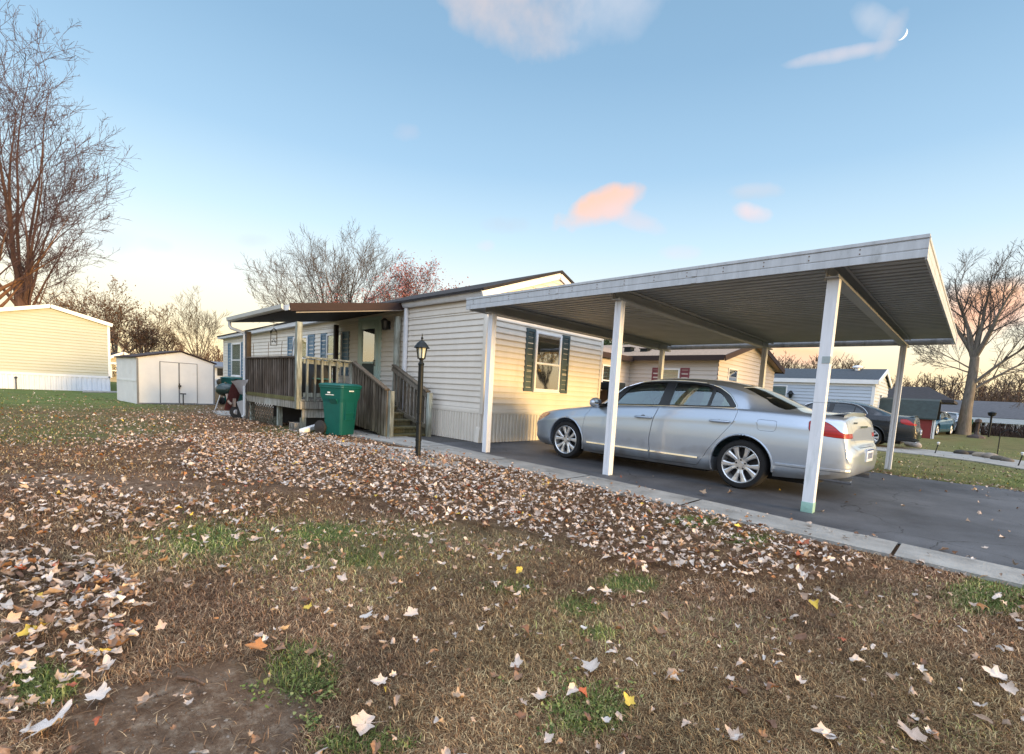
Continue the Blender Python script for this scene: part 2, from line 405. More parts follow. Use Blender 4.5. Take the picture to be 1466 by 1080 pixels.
# edges of the concrete strip and the drive
def strip_out(x): return np.interp(x, [-9.6, -7.0, -5.48, -3.0, -0.3, 0.31, 12], [4.6, 4.75, 4.72, 4.56, 4.40, 4.36, 4.1])
def strip_in(x): return np.interp(x, [-9.6, -7.9, -5.6, -4.4, -2.09, -0.78, 0.33, 12], [5.62, 5.55, 5.31, 5.26, 5.06, 4.92, 4.80, 4.5])
def lawn_mask(x, y):
    """True where grass can grow: off the concrete, the drive, the houses"""
    drive = (x > -10.2) & (y > strip_out(x)-0.02) & (y < 10.35+0.02*np.sin(x*5)) | ((x > -7.2) & (y > strip_out(x)-0.02) & (y < 10.35))
    house = (x > -24) & (x < -7) & (y > 6.3) & (y < 10.4)
    deck = (x > -13.2) & (x < -9.7) & (y > 3.95) & (y < 6.6)
    shed = (x < -19.2) & (x > -22) & (y > 2.7) & (y < 5.2)
    return ~(drive | house | deck | shed)
def zg(x, y):
    d = np.where(lawn_mask(x, y), 1.0, 0.0)
    return d*((fbm(x*1.1, y*1.1, 51)-0.5)*0.05*np.clip((strip_out(x)-y)/0.6, 0, 1)*(x > -25) + 0.0)
# one sheet reaching the horizon; grid fine near the photographer
def axis(lo, hi, fine, n_fine, n_far):
    a = np.linspace(-fine, fine, n_fine)
    neg = -np.geomspace(fine, -lo, n_far)[1:][::-1]; pos = np.geomspace(fine, hi, n_far)[1:]
    return np.concatenate([neg, a, pos])
gx = axis(-2500, 2500, 26, 420, 24); gy = axis(-2500, 2500, 22, 380, 24)
GX, GY = np.meshgrid(gx, gy, indexing='ij')
GZ = zg(GX, GY)
nxx, nyy = GX.shape
verts = np.stack([GX, GY, GZ], -1).reshape(-1, 3)
idx = np.arange(nxx*nyy).reshape(nxx, nyy)
faces = np.stack([idx[:-1, :-1], idx[1:, :-1], idx[1:, 1:], idx[:-1, 1:]], -1).reshape(-1, 4)
def np_mesh(name, verts, faces, smooth=False):
    me = D.meshes.new(name); nv, nf, k = len(verts), len(faces), faces.shape[1]
    me.vertices.add(nv); me.vertices.foreach_set('co', verts.astype(np.float32).ravel())
    me.loops.add(nf*k); me.loops.foreach_set('vertex_index', faces.astype(np.int32).ravel())
    me.polygons.add(nf); me.polygons.foreach_set('loop_start', np.arange(0, nf*k, k, dtype=np.int32))
    try: me.polygons.foreach_set('loop_total', np.full(nf, k, dtype=np.int32))
    except Exception: pass
    if smooth: me.polygons.foreach_set('use_smooth', np.ones(nf, bool))
    me.update(calc_edges=True); me.validate()
    return me
def col_attr(me, name, cols):
    a = me.color_attributes.new(name=name, type='FLOAT_COLOR', domain='POINT')
    c = np.ones((len(cols), 4), np.float32); c[:, :cols.shape[1]] = cols
    a.data.foreach_set('color', c.ravel())
gm = np_mesh('ground', verts, faces, True)
fx, fy = verts[:, 0], verts[:, 1]
col_attr(gm, 'cover', np.stack([green_amount(fx, fy), dirt_amount(fx, fy), straw_amount(fx, fy)], -1))
gmat, gnt, gb = new_mat('lawn soil'); L2 = gnt.links.new
at = nd(gnt, 'ShaderNodeAttribute'); at.attribute_name = 'cover'; sp = nd(gnt, 'ShaderNodeSeparateColor'); L2(at.outputs['Color'], sp.inputs[0])
tcg = nd(gnt, 'ShaderNodeTexCoord')
def gnoise(sc, det=8, ro=0.7):
    n = nd(gnt, 'ShaderNodeTexNoise'); n.inputs['Scale'].default_value = sc; n.inputs['Detail'].default_value = det; n.inputs['Roughness'].default_value = ro; L2(tcg.outputs['Object'], n.inputs['Vector']); return n.outputs['Fac']
def gramp(x, stops):
    n = nd(gnt, 'ShaderNodeValToRGB'); cr = n.color_ramp
    while len(cr.elements) < len(stops): cr.elements.new(0.5)
    for e, (p, c) in zip(cr.elements, stops): e.position = p; e.color = rgba(c)
    L2(x, n.inputs['Fac']); return n.outputs['Color']
def gmix(f, a, b):
    n = nd(gnt, 'ShaderNodeMix', data_type='RGBA'); L2(f, n.inputs['Factor']); L2(a, n.inputs['A']); L2(b, n.inputs['B']); return n.outputs['Result']
fn_ = nd(gnt, 'ShaderNodeMath', operation='MULTIPLY_ADD'); L2(gnoise(1.7, 9, 0.72), fn_.inputs[0]); fn_.inputs[1].default_value = 0.55
f2_ = nd(gnt, 'ShaderNodeMath', operation='MULTIPLY'); L2(gnoise(38), f2_.inputs[0]); f2_.inputs[1].default_value = 0.5; L2(f2_.outputs[0], fn_.inputs[2]); fine = fn_.outputs[0]
brown = gramp(fine, [(0.28, (0.034, 0.018, 0.010)), (0.5, (0.11, 0.062, 0.034)), (0.72, (0.26, 0.16, 0.088))])
green = gramp(fine, [(0.28, (0.03, 0.045, 0.012)), (0.5, (0.085, 0.12, 0.03)), (0.72, (0.17, 0.19, 0.07))])
straw = gramp(fine, [(0.28, (0.08, 0.06, 0.03)), (0.5, (0.20, 0.16, 0.085)), (0.72, (0.36, 0.29, 0.17))])
dirt = gramp(gnoise(14, 10, 0.75), [(0.3, (0.075, 0.042, 0.025)), (0.5, (0.165, 0.105, 0.066)), (0.7, (0.36, 0.28, 0.20))])
c = gmix(sp.outputs[2], brown, straw); c = gmix(sp.outputs[0], c, green); c = gmix(sp.outputs[1], c, dirt)
L2(c, gb.inputs['Base Color']); gb.inputs['Roughness'].default_value = 0.95; gb.inputs['Specular IOR Level'].default_value = 0.15
bp = nd(gnt, 'ShaderNodeBump'); bp.inputs['Strength'].default_value = 0.8; bp.inputs['Distance'].default_value = 0.03; L2(gnoise(55), bp.inputs['Height']); L2(bp.outputs[0], gb.inputs['Normal'])
tag(link('ground', gm, gmat), kind='structure')

# ---------------------------------------------------------------- drive, concrete strip, walks
def ribbon(name, xs, lo, hi, z, mat, thick=0.0):
    mb = MB(); rows = []
    for x in xs: rows.append([(x, float(lo(x)), z), (x, float(hi(x)), z)])
    mb.sheet(rows)
    if thick:
        mb.sheet([[(x, float(lo(x)), z), (x, float(lo(x)), z-thick)] for x in xs]); mb.sheet([[(x, float(hi(x)), z), (x, float(hi(x)), z-thick)] for x in xs])
    return tag(mb.build(name, mat), kind='structure')
asph, ant, ab = new_mat('worn asphalt'); LA = ant.links.new
tca = nd(ant, 'ShaderNodeTexCoord')
def an(sc, det=6, ro=0.6):
    n = nd(ant, 'ShaderNodeTexNoise'); n.inputs['Scale'].default_value = sc; n.inputs['Detail'].default_value = det; n.inputs['Roughness'].default_value = ro; LA(tca.outputs['Object'], n.inputs['Vector']); return n.outputs['Fac']
r1 = nd(ant, 'ShaderNodeValToRGB'); r1.color_ramp.elements[0].position = 0.3; r1.color_ramp.elements[0].color = (0.030, 0.031, 0.036, 1); r1.color_ramp.elements[1].position = 0.75; r1.color_ramp.elements[1].color = (0.13, 0.134, 0.142, 1); LA(an(0.9, 8, 0.65), r1.inputs[0])
r2 = nd(ant, 'ShaderNodeValToRGB'); r2.color_ramp.elements[0].position = 0.35; r2.color_ramp.elements[0].color = (0.5, 0.5, 0.5, 1); r2.color_ramp.elements[1].position = 0.7; r2.color_ramp.elements[1].color = (1.5, 1.5, 1.5, 1); LA(an(160, 3), r2.inputs[0])
mxa = nd(ant, 'ShaderNodeMix', data_type='RGBA', blend_type='MULTIPLY'); mxa.inputs['Factor'].default_value = 1; LA(r1.outputs[0], mxa.inputs['A']); LA(r2.outputs[0], mxa.inputs['B'])
vo = nd(ant, 'ShaderNodeTexVoronoi', feature='DISTANCE_TO_EDGE'); vo.inputs['Scale'].default_value = 0.55; wn = nd(ant, 'ShaderNodeMix', data_type='RGBA', blend_type='ADD'); wn.inputs['Factor'].default_value = 0.35
nn = nd(ant, 'ShaderNodeTexNoise'); nn.inputs['Scale'].default_value = 2.5; nn.inputs['Detail'].default_value = 6; LA(tca.outputs['Object'], nn.inputs['Vector']); LA(tca.outputs['Object'], wn.inputs['A']); LA(nn.outputs['Color'], wn.inputs['B']); LA(wn.outputs['Result'], vo.inputs['Vector'])
cr = nd(ant, 'ShaderNodeMath', operation='LESS_THAN'); cr.inputs[1].default_value = 0.0022; LA(vo.outputs['Distance'], cr.inputs[0])
mxc = nd(ant, 'ShaderNodeMix', data_type='RGBA'); LA(cr.outputs[0], mxc.inputs['Factor']); LA(mxa.outputs['Result'], mxc.inputs['A']); mxc.inputs['B'].default_value = (0.012, 0.012, 0.013, 1)
LA(mxc.outputs['Result'], ab.inputs['Base Color']); ab.inputs['Roughness'].default_value = 0.72
bpa = nd(ant, 'ShaderNodeBump'); bpa.inputs['Strength'].default_value = 0.5; bpa.inputs['Distance'].default_value = 0.006; LA(an(190, 2), bpa.inputs['Height']); LA(bpa.outputs[0], ab.inputs['Normal'])
xs = np.linspace(-9.9, 14, 180)
grass_edge = lambda x: 10.35+0.05*math.sin(x*3.1)+0.03*math.sin(x*9.7)+0.03*x*0.3
ribbon('driveway', [x for x in xs if x > -7.4], lambda x: strip_in(x)+0.012, grass_edge, 0.012, asph)
ribbon('driveway_edge', [x for x in xs if x <= -7.0], lambda x: strip_in(x)+0.02+0.02*math.sin(x*7), lambda x: 6.36, 0.010, pm('dark gravelly asphalt', (0.055, 0.052, 0.05), 0.9, 0.5, 25, bump=0.8, bscale=50))
concrete = pm('weathered concrete', (0.285, 0.275, 0.25), 0.9, 0.22, 3.5, spec=0.2, bump=0.5, bscale=60, col2=(0.15, 0.14, 0.12), spots=0.54)
joints = [-9.9, -8.3, -6.9, -5.2, -3.6, -2.06, -0.36, 1.3, 2.9, 4.5, 6.1, 8, 10, 12]
for a, b in zip(joints[:-1], joints[1:]):
    xx = np.linspace(a+0.012, b-0.012, 16)
    ribbon('concrete_strip', xx, strip_out, strip_in, 0.026, concrete, 0.06)
slabm = pm('old path concrete', (0.36, 0.34, 0.30), 0.9, 0.2, 4.0, spec=0.2, bump=0.4, bscale=60, col2=(0.17, 0.15, 0.10), spots=0.53)
def slab(name, pix, z=0.022, mat=slabm):
    mb = MB(); pts = [ground_at(u, v) for u, v in pix]; n = len(pts)
    mb.add([(p.x, p.y, z) for p in pts]+[(p.x, p.y, z-0.07) for p in pts], [tuple(range(n))]+[(i, i+n, (i+1) % n+n, (i+1) % n) for i in range(n)])
    return tag(mb.build(name, mat), kind='structure')
slab('path', [(450, 626), (480, 633), (545, 640), (590, 644), (640, 650), (662, 657), (610, 660), (560, 652), (500, 641), (455, 632)])
slab('path', [(556, 652), (606, 661), (664, 664), (652, 671), (600, 668), (552, 659)])
slab('patio_slab', [(304, 589.5), (345, 590.5), (346, 598), (312, 595)], 0.03, concrete)
# ---------------------------------------------------------------- building helpers
SRR = random.Random(11)
def siding(mb, org, ud, nrm, ua, ub, z0, z1, course=0.116, lip=0.021):
    """lapped boards on a wall: org + u*ud, facing nrm; ua(z), ub(z) bound each board"""
    org = Vector(org); ud = Vector(ud); nrm = Vector(nrm); z = z0
    while z < z1-1e-4:
        zt = min(z+course, z1)
        def P(u, zz, off): q = org+ud*u+nrm*off; return (q.x, q.y, zz)
        a0, b0, a1, b1 = ua(z), ub(z), ua(zt), ub(zt)
        if b0-a0 < 0.02: break
        if b1 < a1: a1 = b1 = (a1+b1)/2
        # each course is several lengths of board, overlapping a touch and never quite true
        cuts = [0.0]; ln_ = b0-a0
        while ln_ > 4.2 and cuts[-1] < 1.0: cuts.append(cuts[-1]+SRR.uniform(2.2, 3.9)/ln_)
        cuts = [c for c in cuts if c < 0.93]+[1.0]
        for c0_, c1_ in zip(cuts[:-1], cuts[1:]):
            lp, dz = lip*SRR.uniform(0.85, 1.15), SRR.uniform(-0.0018, 0.0018)
            rows = [[], [], [], []]; k_ = max(1, int((c1_-c0_)*ln_/0.8))
            for i in range(k_+1):
                t = c0_+(c1_-c0_)*i/k_; u_, v_ = a0+ln_*t, a1+(b1-a1)*t; w_ = lp+SRR.uniform(-0.0015, 0.0015); z_ = z+dz+SRR.uniform(-0.001, 0.001)
                rows[0].append(P(u_, z_, 0.0)); rows[1].append(P(u_, z_, w_)); rows[2].append(P(u_, z_+0.012, w_+0.002)); rows[3].append(P(v_, zt+0.002, 0.002))
            mb.sheet(rows)
        z = zt
    return mb
def skirting(mb, org, ud, nrm, u0, u1, z0, z1, pitch=0.085, depth=0.024, r=None):
    org = Vector(org); ud = Vector(ud); nrm = Vector(nrm); u = u0; rr = r or random.Random(3)
    pts = []
    while u < u1:
        w = pitch*rr.uniform(0.8, 1.2); w = min(w, u1-u)
        for t, o in ((0.0, 0), (0.12, depth), (0.55, depth), (0.67, 0)): pts.append((u+w*t, o))
        u += w+1e-6
    pts.append((u1, 0))
    rows = []
    for zz in (z0, z1): rows.append([tuple((org+ud*p+nrm*(o+0.004)))[:2]+(zz,) for p, o in pts])
    mb.sheet(rows); return mb
white = pm('white trim', (0.74, 0.74, 0.74), 0.45, 0.06, 3, bump=0.05)
def window(parent, org, ud, nrm, u0, u1, z0, z1, label=None, shutters=None, shmat=None, blind=None, frame=white, mid=0.5, pane=None, fw=0.05, shw=0.30):
    """double-hung window standing on a wall: frame (> pane, blind), and shutter parts"""
    org = Vector(org); ud = Vector(ud); nrm = Vector(nrm)
    def blk(mb, a, b, c, d, n0, n1):
        P = [org+ud*u+nrm*n for n in (n0, n1) for u in (a, b)]
        lo = [(P[0].x, P[0].y, c), (P[1].x, P[1].y, c), (P[3].x, P[3].y, c), (P[2].x, P[2].y, c)]
        return mb.add(lo+[(x, y, d) for x, y, _ in lo], [(0, 3, 2, 1), (4, 5, 6, 7), (0, 1, 5, 4), (1, 2, 6, 5), (2, 3, 7, 6), (3, 0, 4, 7)])
    mb = MB()
    blk(mb, u0, u0+fw, z0, z1, -0.02, 0.05); blk(mb, u1-fw, u1, z0, z1, -0.02, 0.05)
    blk(mb, u0+fw, u1-fw, z0, z0+fw, -0.02, 0.048); blk(mb, u0+fw, u1-fw, z1-fw, z1, -0.02, 0.048)
    zm = z0+(z1-z0)*mid
    blk(mb, u0+fw, u1-fw, zm-0.02, zm+0.022, -0.01, 0.044)
    blk(mb, u0-0.015, u1+0.015, z0-0.03, z0-0.001, -0.01, 0.062)
    fr = mb.build('window', frame, parent, bevel=0.004)
    pn = MB(); blk(pn, u0+fw-0.005, u1-fw+0.005, zm+0.0, z1-fw+0.005, 0.026, 0.03); blk(pn, u0+fw-0.005, u1-fw+0.005, z0+fw-0.005, zm, 0.032, 0.036)
    g = pn.build('pane', pane or glass('window glass'), None); reparent(g, fr)
    bl = MB(); blk(bl, u0+fw-0.01, u1-fw+0.01, z0+fw-0.01, z1-fw+0.01, 0.0145, 0.0185)
    b2 = bl.build('blind', blind or MATS['drawn blind'], None); reparent(b2, fr)
    if shutters:
        for sgn in shutters:
            a, b = (u0-0.03-shw, u0-0.03) if sgn < 0 else (u1+0.03, u1+0.03+shw)
            s = MB(); f2 = 0.045; za, zb = z0-0.02, z1+0.03
            blk(s, a, a+f2, za, zb, 0.0, 0.042); blk(s, b-f2, b, za, zb, 0.0, 0.042); zc = (za+zb)/2
            for q0, q1 in ((za, za+0.06), (zc-0.03, zc+0.03), (zb-0.06, zb)): blk(s, a+f2, b-f2, q0, q1, 0.0, 0.040)
            z = za+0.06
            while z < zb-0.07:
                if not (zc-0.05 < z < zc+0.03): blk(s, a+f2, b-f2, z, z+0.02, 0.004, 0.024); 
                z += 0.03
            blk(s, a+f2, b-f2, za+0.06, zb-0.06, 0.0, 0.018)
            s.build('shutter', shmat, parent)
    return fr
def reparent(o, p):
    """make o a sub-part of p, keeping it where it was built"""
    off = world_loc(p)
    for v in o.data.vertices: v.co -= off
    o.parent = p
def blind_mat(name, c, lines=40.0, amt=0.35):
    mt, n, b = new_mat(name); tcx = nd(n, 'ShaderNodeTexCoord'); wv = nd(n, 'ShaderNodeTexWave', bands_direction='Z'); wv.inputs['Scale'].default_value = lines/6.283; n.links.new(tcx.outputs['Object'], wv.inputs['Vector'])
    r = nd(n, 'ShaderNodeValToRGB'); r.color_ramp.elements[0].color = rgba(tuple(x*(1-amt) for x in c)); r.color_ramp.elements[1].color = rgba(c); n.links.new(wv.outputs['Fac'], r.inputs[0]); n.links.new(r.outputs[0], b.inputs['Base Color']); b.inputs['Roughness'].default_value = 0.8
    MATS[name] = mt; return mt
blind_mat('drawn blind', (0.30, 0.33, 0.30), 220, 0.45)
blind_mat('cream curtain', (0.52, 0.50, 0.38), 8, 0.2)
dark_room = pm('dim room', (0.02, 0.022, 0.024), 0.9, 0.4, 2)
tan_siding = pm('tan vinyl siding', (0.63, 0.585, 0.515), 0.5, 0.06, 1.6, spec=0.35, bump=0.10, bscale=9, stretch=(1.5, 1.5, 0.5), col2=(0.48, 0.44, 0.37), spots=0.60)
skirt_mat = pm('tan vinyl skirting', (0.60, 0.56, 0.49), 0.55, 0.08, 2.0, spec=0.3, col2=(0.42, 0.38, 0.31), spots=0.64)
trim_tan = pm('tan trim', (0.63, 0.59, 0.52), 0.5, 0.05, 2)
shut_dark = pm('dark blue green shutter', (0.045, 0.075, 0.085), 0.5, 0.2, 8)
shut_blue = pm('slate blue shutter', (0.105, 0.19, 0.27), 0.5, 0.15, 8)
shingle_dark = pm('dark brown shingle', (0.018, 0.015, 0.016), 0.9, 0.4, 12, bump=0.6, bscale=40)
alu = pm('white aluminium', (0.66, 0.68, 0.71), 0.42, 0.08, 5, col2=(0.47, 0.49, 0.50), spots=0.62)
brown_fascia = pm('brown painted fascia', (0.022, 0.009, 0.008), 0.8, 0.2, 4, stretch=(1, 1, 8))

# ---------------------------------------------------------------- the tan mobile home
HX, HY0, HY1 = -7.05, 6.38, 10.28; HXB = -23.4; ZS0, ZS1 = 0.02, 0.58; ZE = 2.90; AY, AZ = 8.42, 3.66
def eave_z(x): return np.interp(x, [-23.6, -15.7, -12.0, -7], [2.66, 2.80, 2.88, 2.92])
home = thing('mobile_home', (HX, HY0, 0), 'long tan mobile home with lapped siding, ribbed skirting and a lit gable end', 'mobile home')
wl = MB()
siding(wl, (0, HY0, 0), (1, 0, 0), (0, -1, 0), lambda z: HXB, lambda z: HX, ZS1+0.10, 2.58)
siding(wl, (0, HY0, 0), (1, 0, 0), (0, -1, 0), lambda z: np.interp(z, [2.58, 2.9], [-23.4, -11]) if z > 2.58 else HXB, lambda z: HX, 2.58, 2.90)
siding(wl, (HX, 0, 0), (0, 1, 0), (1, 0, 0), lambda z: HY0+max(0, (z-ZE)/(AZ-ZE))*(AY-HY0), lambda z: HY1-max(0, (z-ZE)/(AZ-ZE))*(HY1-AY), ZS1+0.10, AZ-0.03)
wl.box(HXB, HY0+0.02, ZS0, HX-0.03, HY1, 2.6)
wl.prism([(HY0+0.02, 2.4), (HY1, 2.4), (HY1, ZE), (AY, AZ-0.06), (HY0+0.02, ZE)], 0, -12, HX-0.03)
wl.build('wall', tan_siding, home, normals=False)
sk = MB(); skirting(sk, (0, HY0, 0), (1, 0, 0), (0, -1, 0), HXB, HX, ZS0, ZS1); skirting(sk, (HX, 0, 0), (0, 1, 0), (1, 0, 0), HY0, HY1, ZS0, ZS1, pitch=0.10)
sk.build('skirting', skirt_mat, home, normals=False)
tr = MB()
tr.box(HXB, HY0-0.022, ZS1, HX-0.05, HY0-0.002, ZS1+0.10); tr.box(HX+0.002, HY0+0.05, ZS1, HX+0.022, HY1, ZS1+0.10)
tr.box(HX-0.065, HY0-0.028, ZS1-0.002, HX+0.028, HY0+0.065, ZE-0.01); tr.box(HX-0.06, HY1-0.06, ZS1-0.002, HX+0.03, HY1+0.02, ZE)
tr.box(HXB-0.02, HY0-0.028, ZS0, HXB+0.07, HY0+0.03, 2.55)
tr.build('corner_trim', trim_tan, home, bevel=0.004)
# broken lower corner of the skirting
cp = MB(); cp.prism([(HY0-0.01, 0.02), (HY0-0.055, 0.02), (HY0-0.03, 0.30), (HY0-0.012, 0.33)], 0, HX-0.14, HX-0.03); cp.build('loose_skirting_flap', trim_tan, home)
rf = MB(); ov = 0.22
prof = [(HY0-ov, ZE+0.0), (AY, AZ+0.03), (HY1+ov, ZE+0.0), (HY1+ov, ZE+0.045), (AY, AZ+0.085), (HY0-ov, ZE+0.045)]
def roofsec(x0, x1, za, zb):
    vs = [(x0, y, z+za) for y, z in prof]+[(x1, y, z+zb) for y, z in prof]; n = 6
    rf.add(vs, [tuple(range(n)), tuple(range(2*n-1, n-1, -1))]+[(i, i+n, (i+1) % n+n, (i+1) % n) for i in range(n)])
roofsec(-12.4, HX+0.10, -0.01, 0.0)
vs = [(-23.6, y, z-0.28) for y, z in prof]+[(-12.4, y, z-0.012) for y, z in prof]
rf.add(vs, [tuple(range(6)), tuple(range(11, 5, -1))]+[(i, i+6, (i+1) % 6+6, (i+1) % 6) for i in range(6)])
rf.build('roof', shingle_dark, home)
rk = MB()   # pale rake board under the gable edge, soffit
for (ya, za), (yb, zb) in (((HY0-ov+0.02, ZE-0.02), (AY, AZ+0.015)), ((HY1+ov-0.02, ZE-0.02), (AY, AZ+0.015))):
    rk.bar((HX+0.055, ya, za-0.05), (HX+0.055, yb, zb-0.05), 0.03, 0.12, up=(0, 0, 1))
rk.build('rake_board', white, home)
fs = MB()
for xa, xb in ((-23.55, -15.7), (-15.7, -12.0)):
    za, zb = eave_z(xa), eave_z(xb)
    fs.bar((xa, HY0-0.10, za-0.06), (xb, HY0-0.10, zb-0.06), 0.20, 0.115)
fs.build('fascia', pm('grey white metal fascia', (0.50, 0.53, 0.57), 0.45, 0.1, 3, stretch=(1, 1, 6)), home)
gt = MB()   # gutter over the near end, K profile
gp = [(HY0-0.03, 2.81), (HY0-0.11, 2.80), (HY0-0.14, 2.835), (HY0-0.16, 2.88), (HY0-0.165, 2.925), (HY0-0.15, 2.925), (HY0-0.145, 2.89), (HY0-0.03, 2.89)]
gt.prism(gp, 0, -9.95, HX-0.02); gut = gt.build('gutter', alu, home, bevel=0.003)
ds = MB(); ds.box(-9.76, HY0-0.10, 0.35, -9.67, HY0-0.03, 2.80); ds.build('downspout', alu, home, bevel=0.01)
# gable-end window with dark shutters
gw_blind = blind_mat('grey green blind', (0.34, 0.40, 0.34), 150, 0.3)
wpane = glass('bright window glass', (0.7, 0.75, 0.72), 0.34, 0.035)
window(home, (HX, 0, 0), (0, 1, 0), (1, 0, 0), 7.78, 8.64, 1.10, 2.36, shutters=(-1, 1), shmat=shut_dark, blind=gw_blind, pane=wpane, mid=0.47, shw=0.27)
vt = MB(); vt.box(HX, 8.50, 2.95, HX+0.03, 8.95, 3.22)
for k in range(6): vt.box(HX+0.02, 8.53, 2.98+k*0.04, HX+0.045, 8.92, 3.0+k*0.04)
vt.build('gable_vent', pm('grey vent', (0.38, 0.38, 0.37), 0.5), home)
# long-side windows and door
F = (0, HY0, 0); U = (1, 0, 0); N = (0, -1, 0)
window(home, F, U, N, -22.30, -21.15, 1.04, 2.34, shutters=(-1, 1), shmat=shut_blue, blind=MATS['cream curtain'], shw=0.42, mid=0.49)
window(home, F, U, N, -16.12, -15.05, 1.05, 2.38, shutters=(-1, 1), shmat=shut_blue, blind=MATS['cream curtain'], shw=0.42, mid=0.5)
window(home, F, U, N, -13.76, -12.86, 1.25, 2.38, shutters=(-1, 1), shmat=shut_blue, blind=MATS['cream curtain'], shw=0.36, mid=0.5)
mint = pm('pale mint door paint', (0.40, 0.53, 0.48), 0.45, 0.06, 3)
dm = MB(); DX0, DX1, DZ0, DZ1 = -11.86, -10.98, 0.66, 2.62
dm.box(DX0, HY0-0.05, DZ0, DX0+0.13, HY0+0.01, DZ1); dm.box(DX1-0.13, HY0-0.05, DZ0, DX1, HY0+0.01, DZ1)
dm.box(DX0+0.13, HY0-0.05, DZ1-0.2, DX1-0.13, HY0+0.01, DZ1); dm.box(DX0+0.13, HY0-0.05, 1.55, DX1-0.13, HY0+0.01, 1.60); dm.box(DX0+0.13, HY0-0.05, DZ0, DX1-0.13, HY0+0.01, 0.90)
door = dm.build('storm_door', mint, home, bevel=0.004)
dp = MB(); dp.box(DX0+0.125, HY0-0.03, 1.595, DX1-0.125, HY0-0.026, DZ1-0.195); g = dp.build('pane', wpane, None); reparent(g, door)
dp = MB(); dp.box(DX0+0.125, HY0-0.03, 0.895, DX1-0.125, HY0-0.026, 1.555); g = dp.build('screen', pm('dark insect screen', (0.035, 0.05, 0.045), 0.7, 0.1), None); reparent(g, door)
dp = MB(); dp.box(DX0+0.1, HY0-0.02, 0.8, DX1-0.1, HY0-0.018, DZ1-0.1); g = dp.build('inner_door', pm('inner door', (0.10, 0.09, 0.075), 0.6), None); reparent(g, door)
dp = MB(); dp.bar((DX1-0.065, HY0-0.085, 1.5), (DX1-0.065, HY0-0.085, 1.64), 0.02, 0.02); dp.box(DX1-0.075, HY0-0.085, 1.5, DX1-0.055, HY0-0.05, 1.515); dp.box(DX1-0.075, HY0-0.085, 1.625, DX1-0.055, HY0-0.05, 1.64)
g = dp.build('handle', pm('black metal', (0.02, 0.022, 0.024), 0.4, 0.1), None); reparent(g, door)
df = MB(); df.box(DX0-0.10, HY0-0.035, DZ0, DX0-0.002, HY0+0.01, DZ1+0.09); df.box(DX1+0.002, HY0-0.035, DZ0, DX1+0.14, HY0+0.01, DZ1+0.09); df.box(DX0-0.002, HY0-0.034, DZ1+0.002, DX1+0.002, HY0+0.01, DZ1+0.09)
df.build('door_frame', mint, home)
pl = MB(); c0 = (-10.5, HY0-0.09, 2.42)
pl.box(-10.56, HY0-0.05, 2.36, -10.44, HY0-0.015, 2.56); pl.lathe((-10.5, HY0-0.14, 2.34), [(0.05, 0), (0.075, 0.05), (0.09, 0.2), (0.10, 0.21), (0.03, 0.27)], 8)
pl.build('porch_light', MATS['black metal'], home)

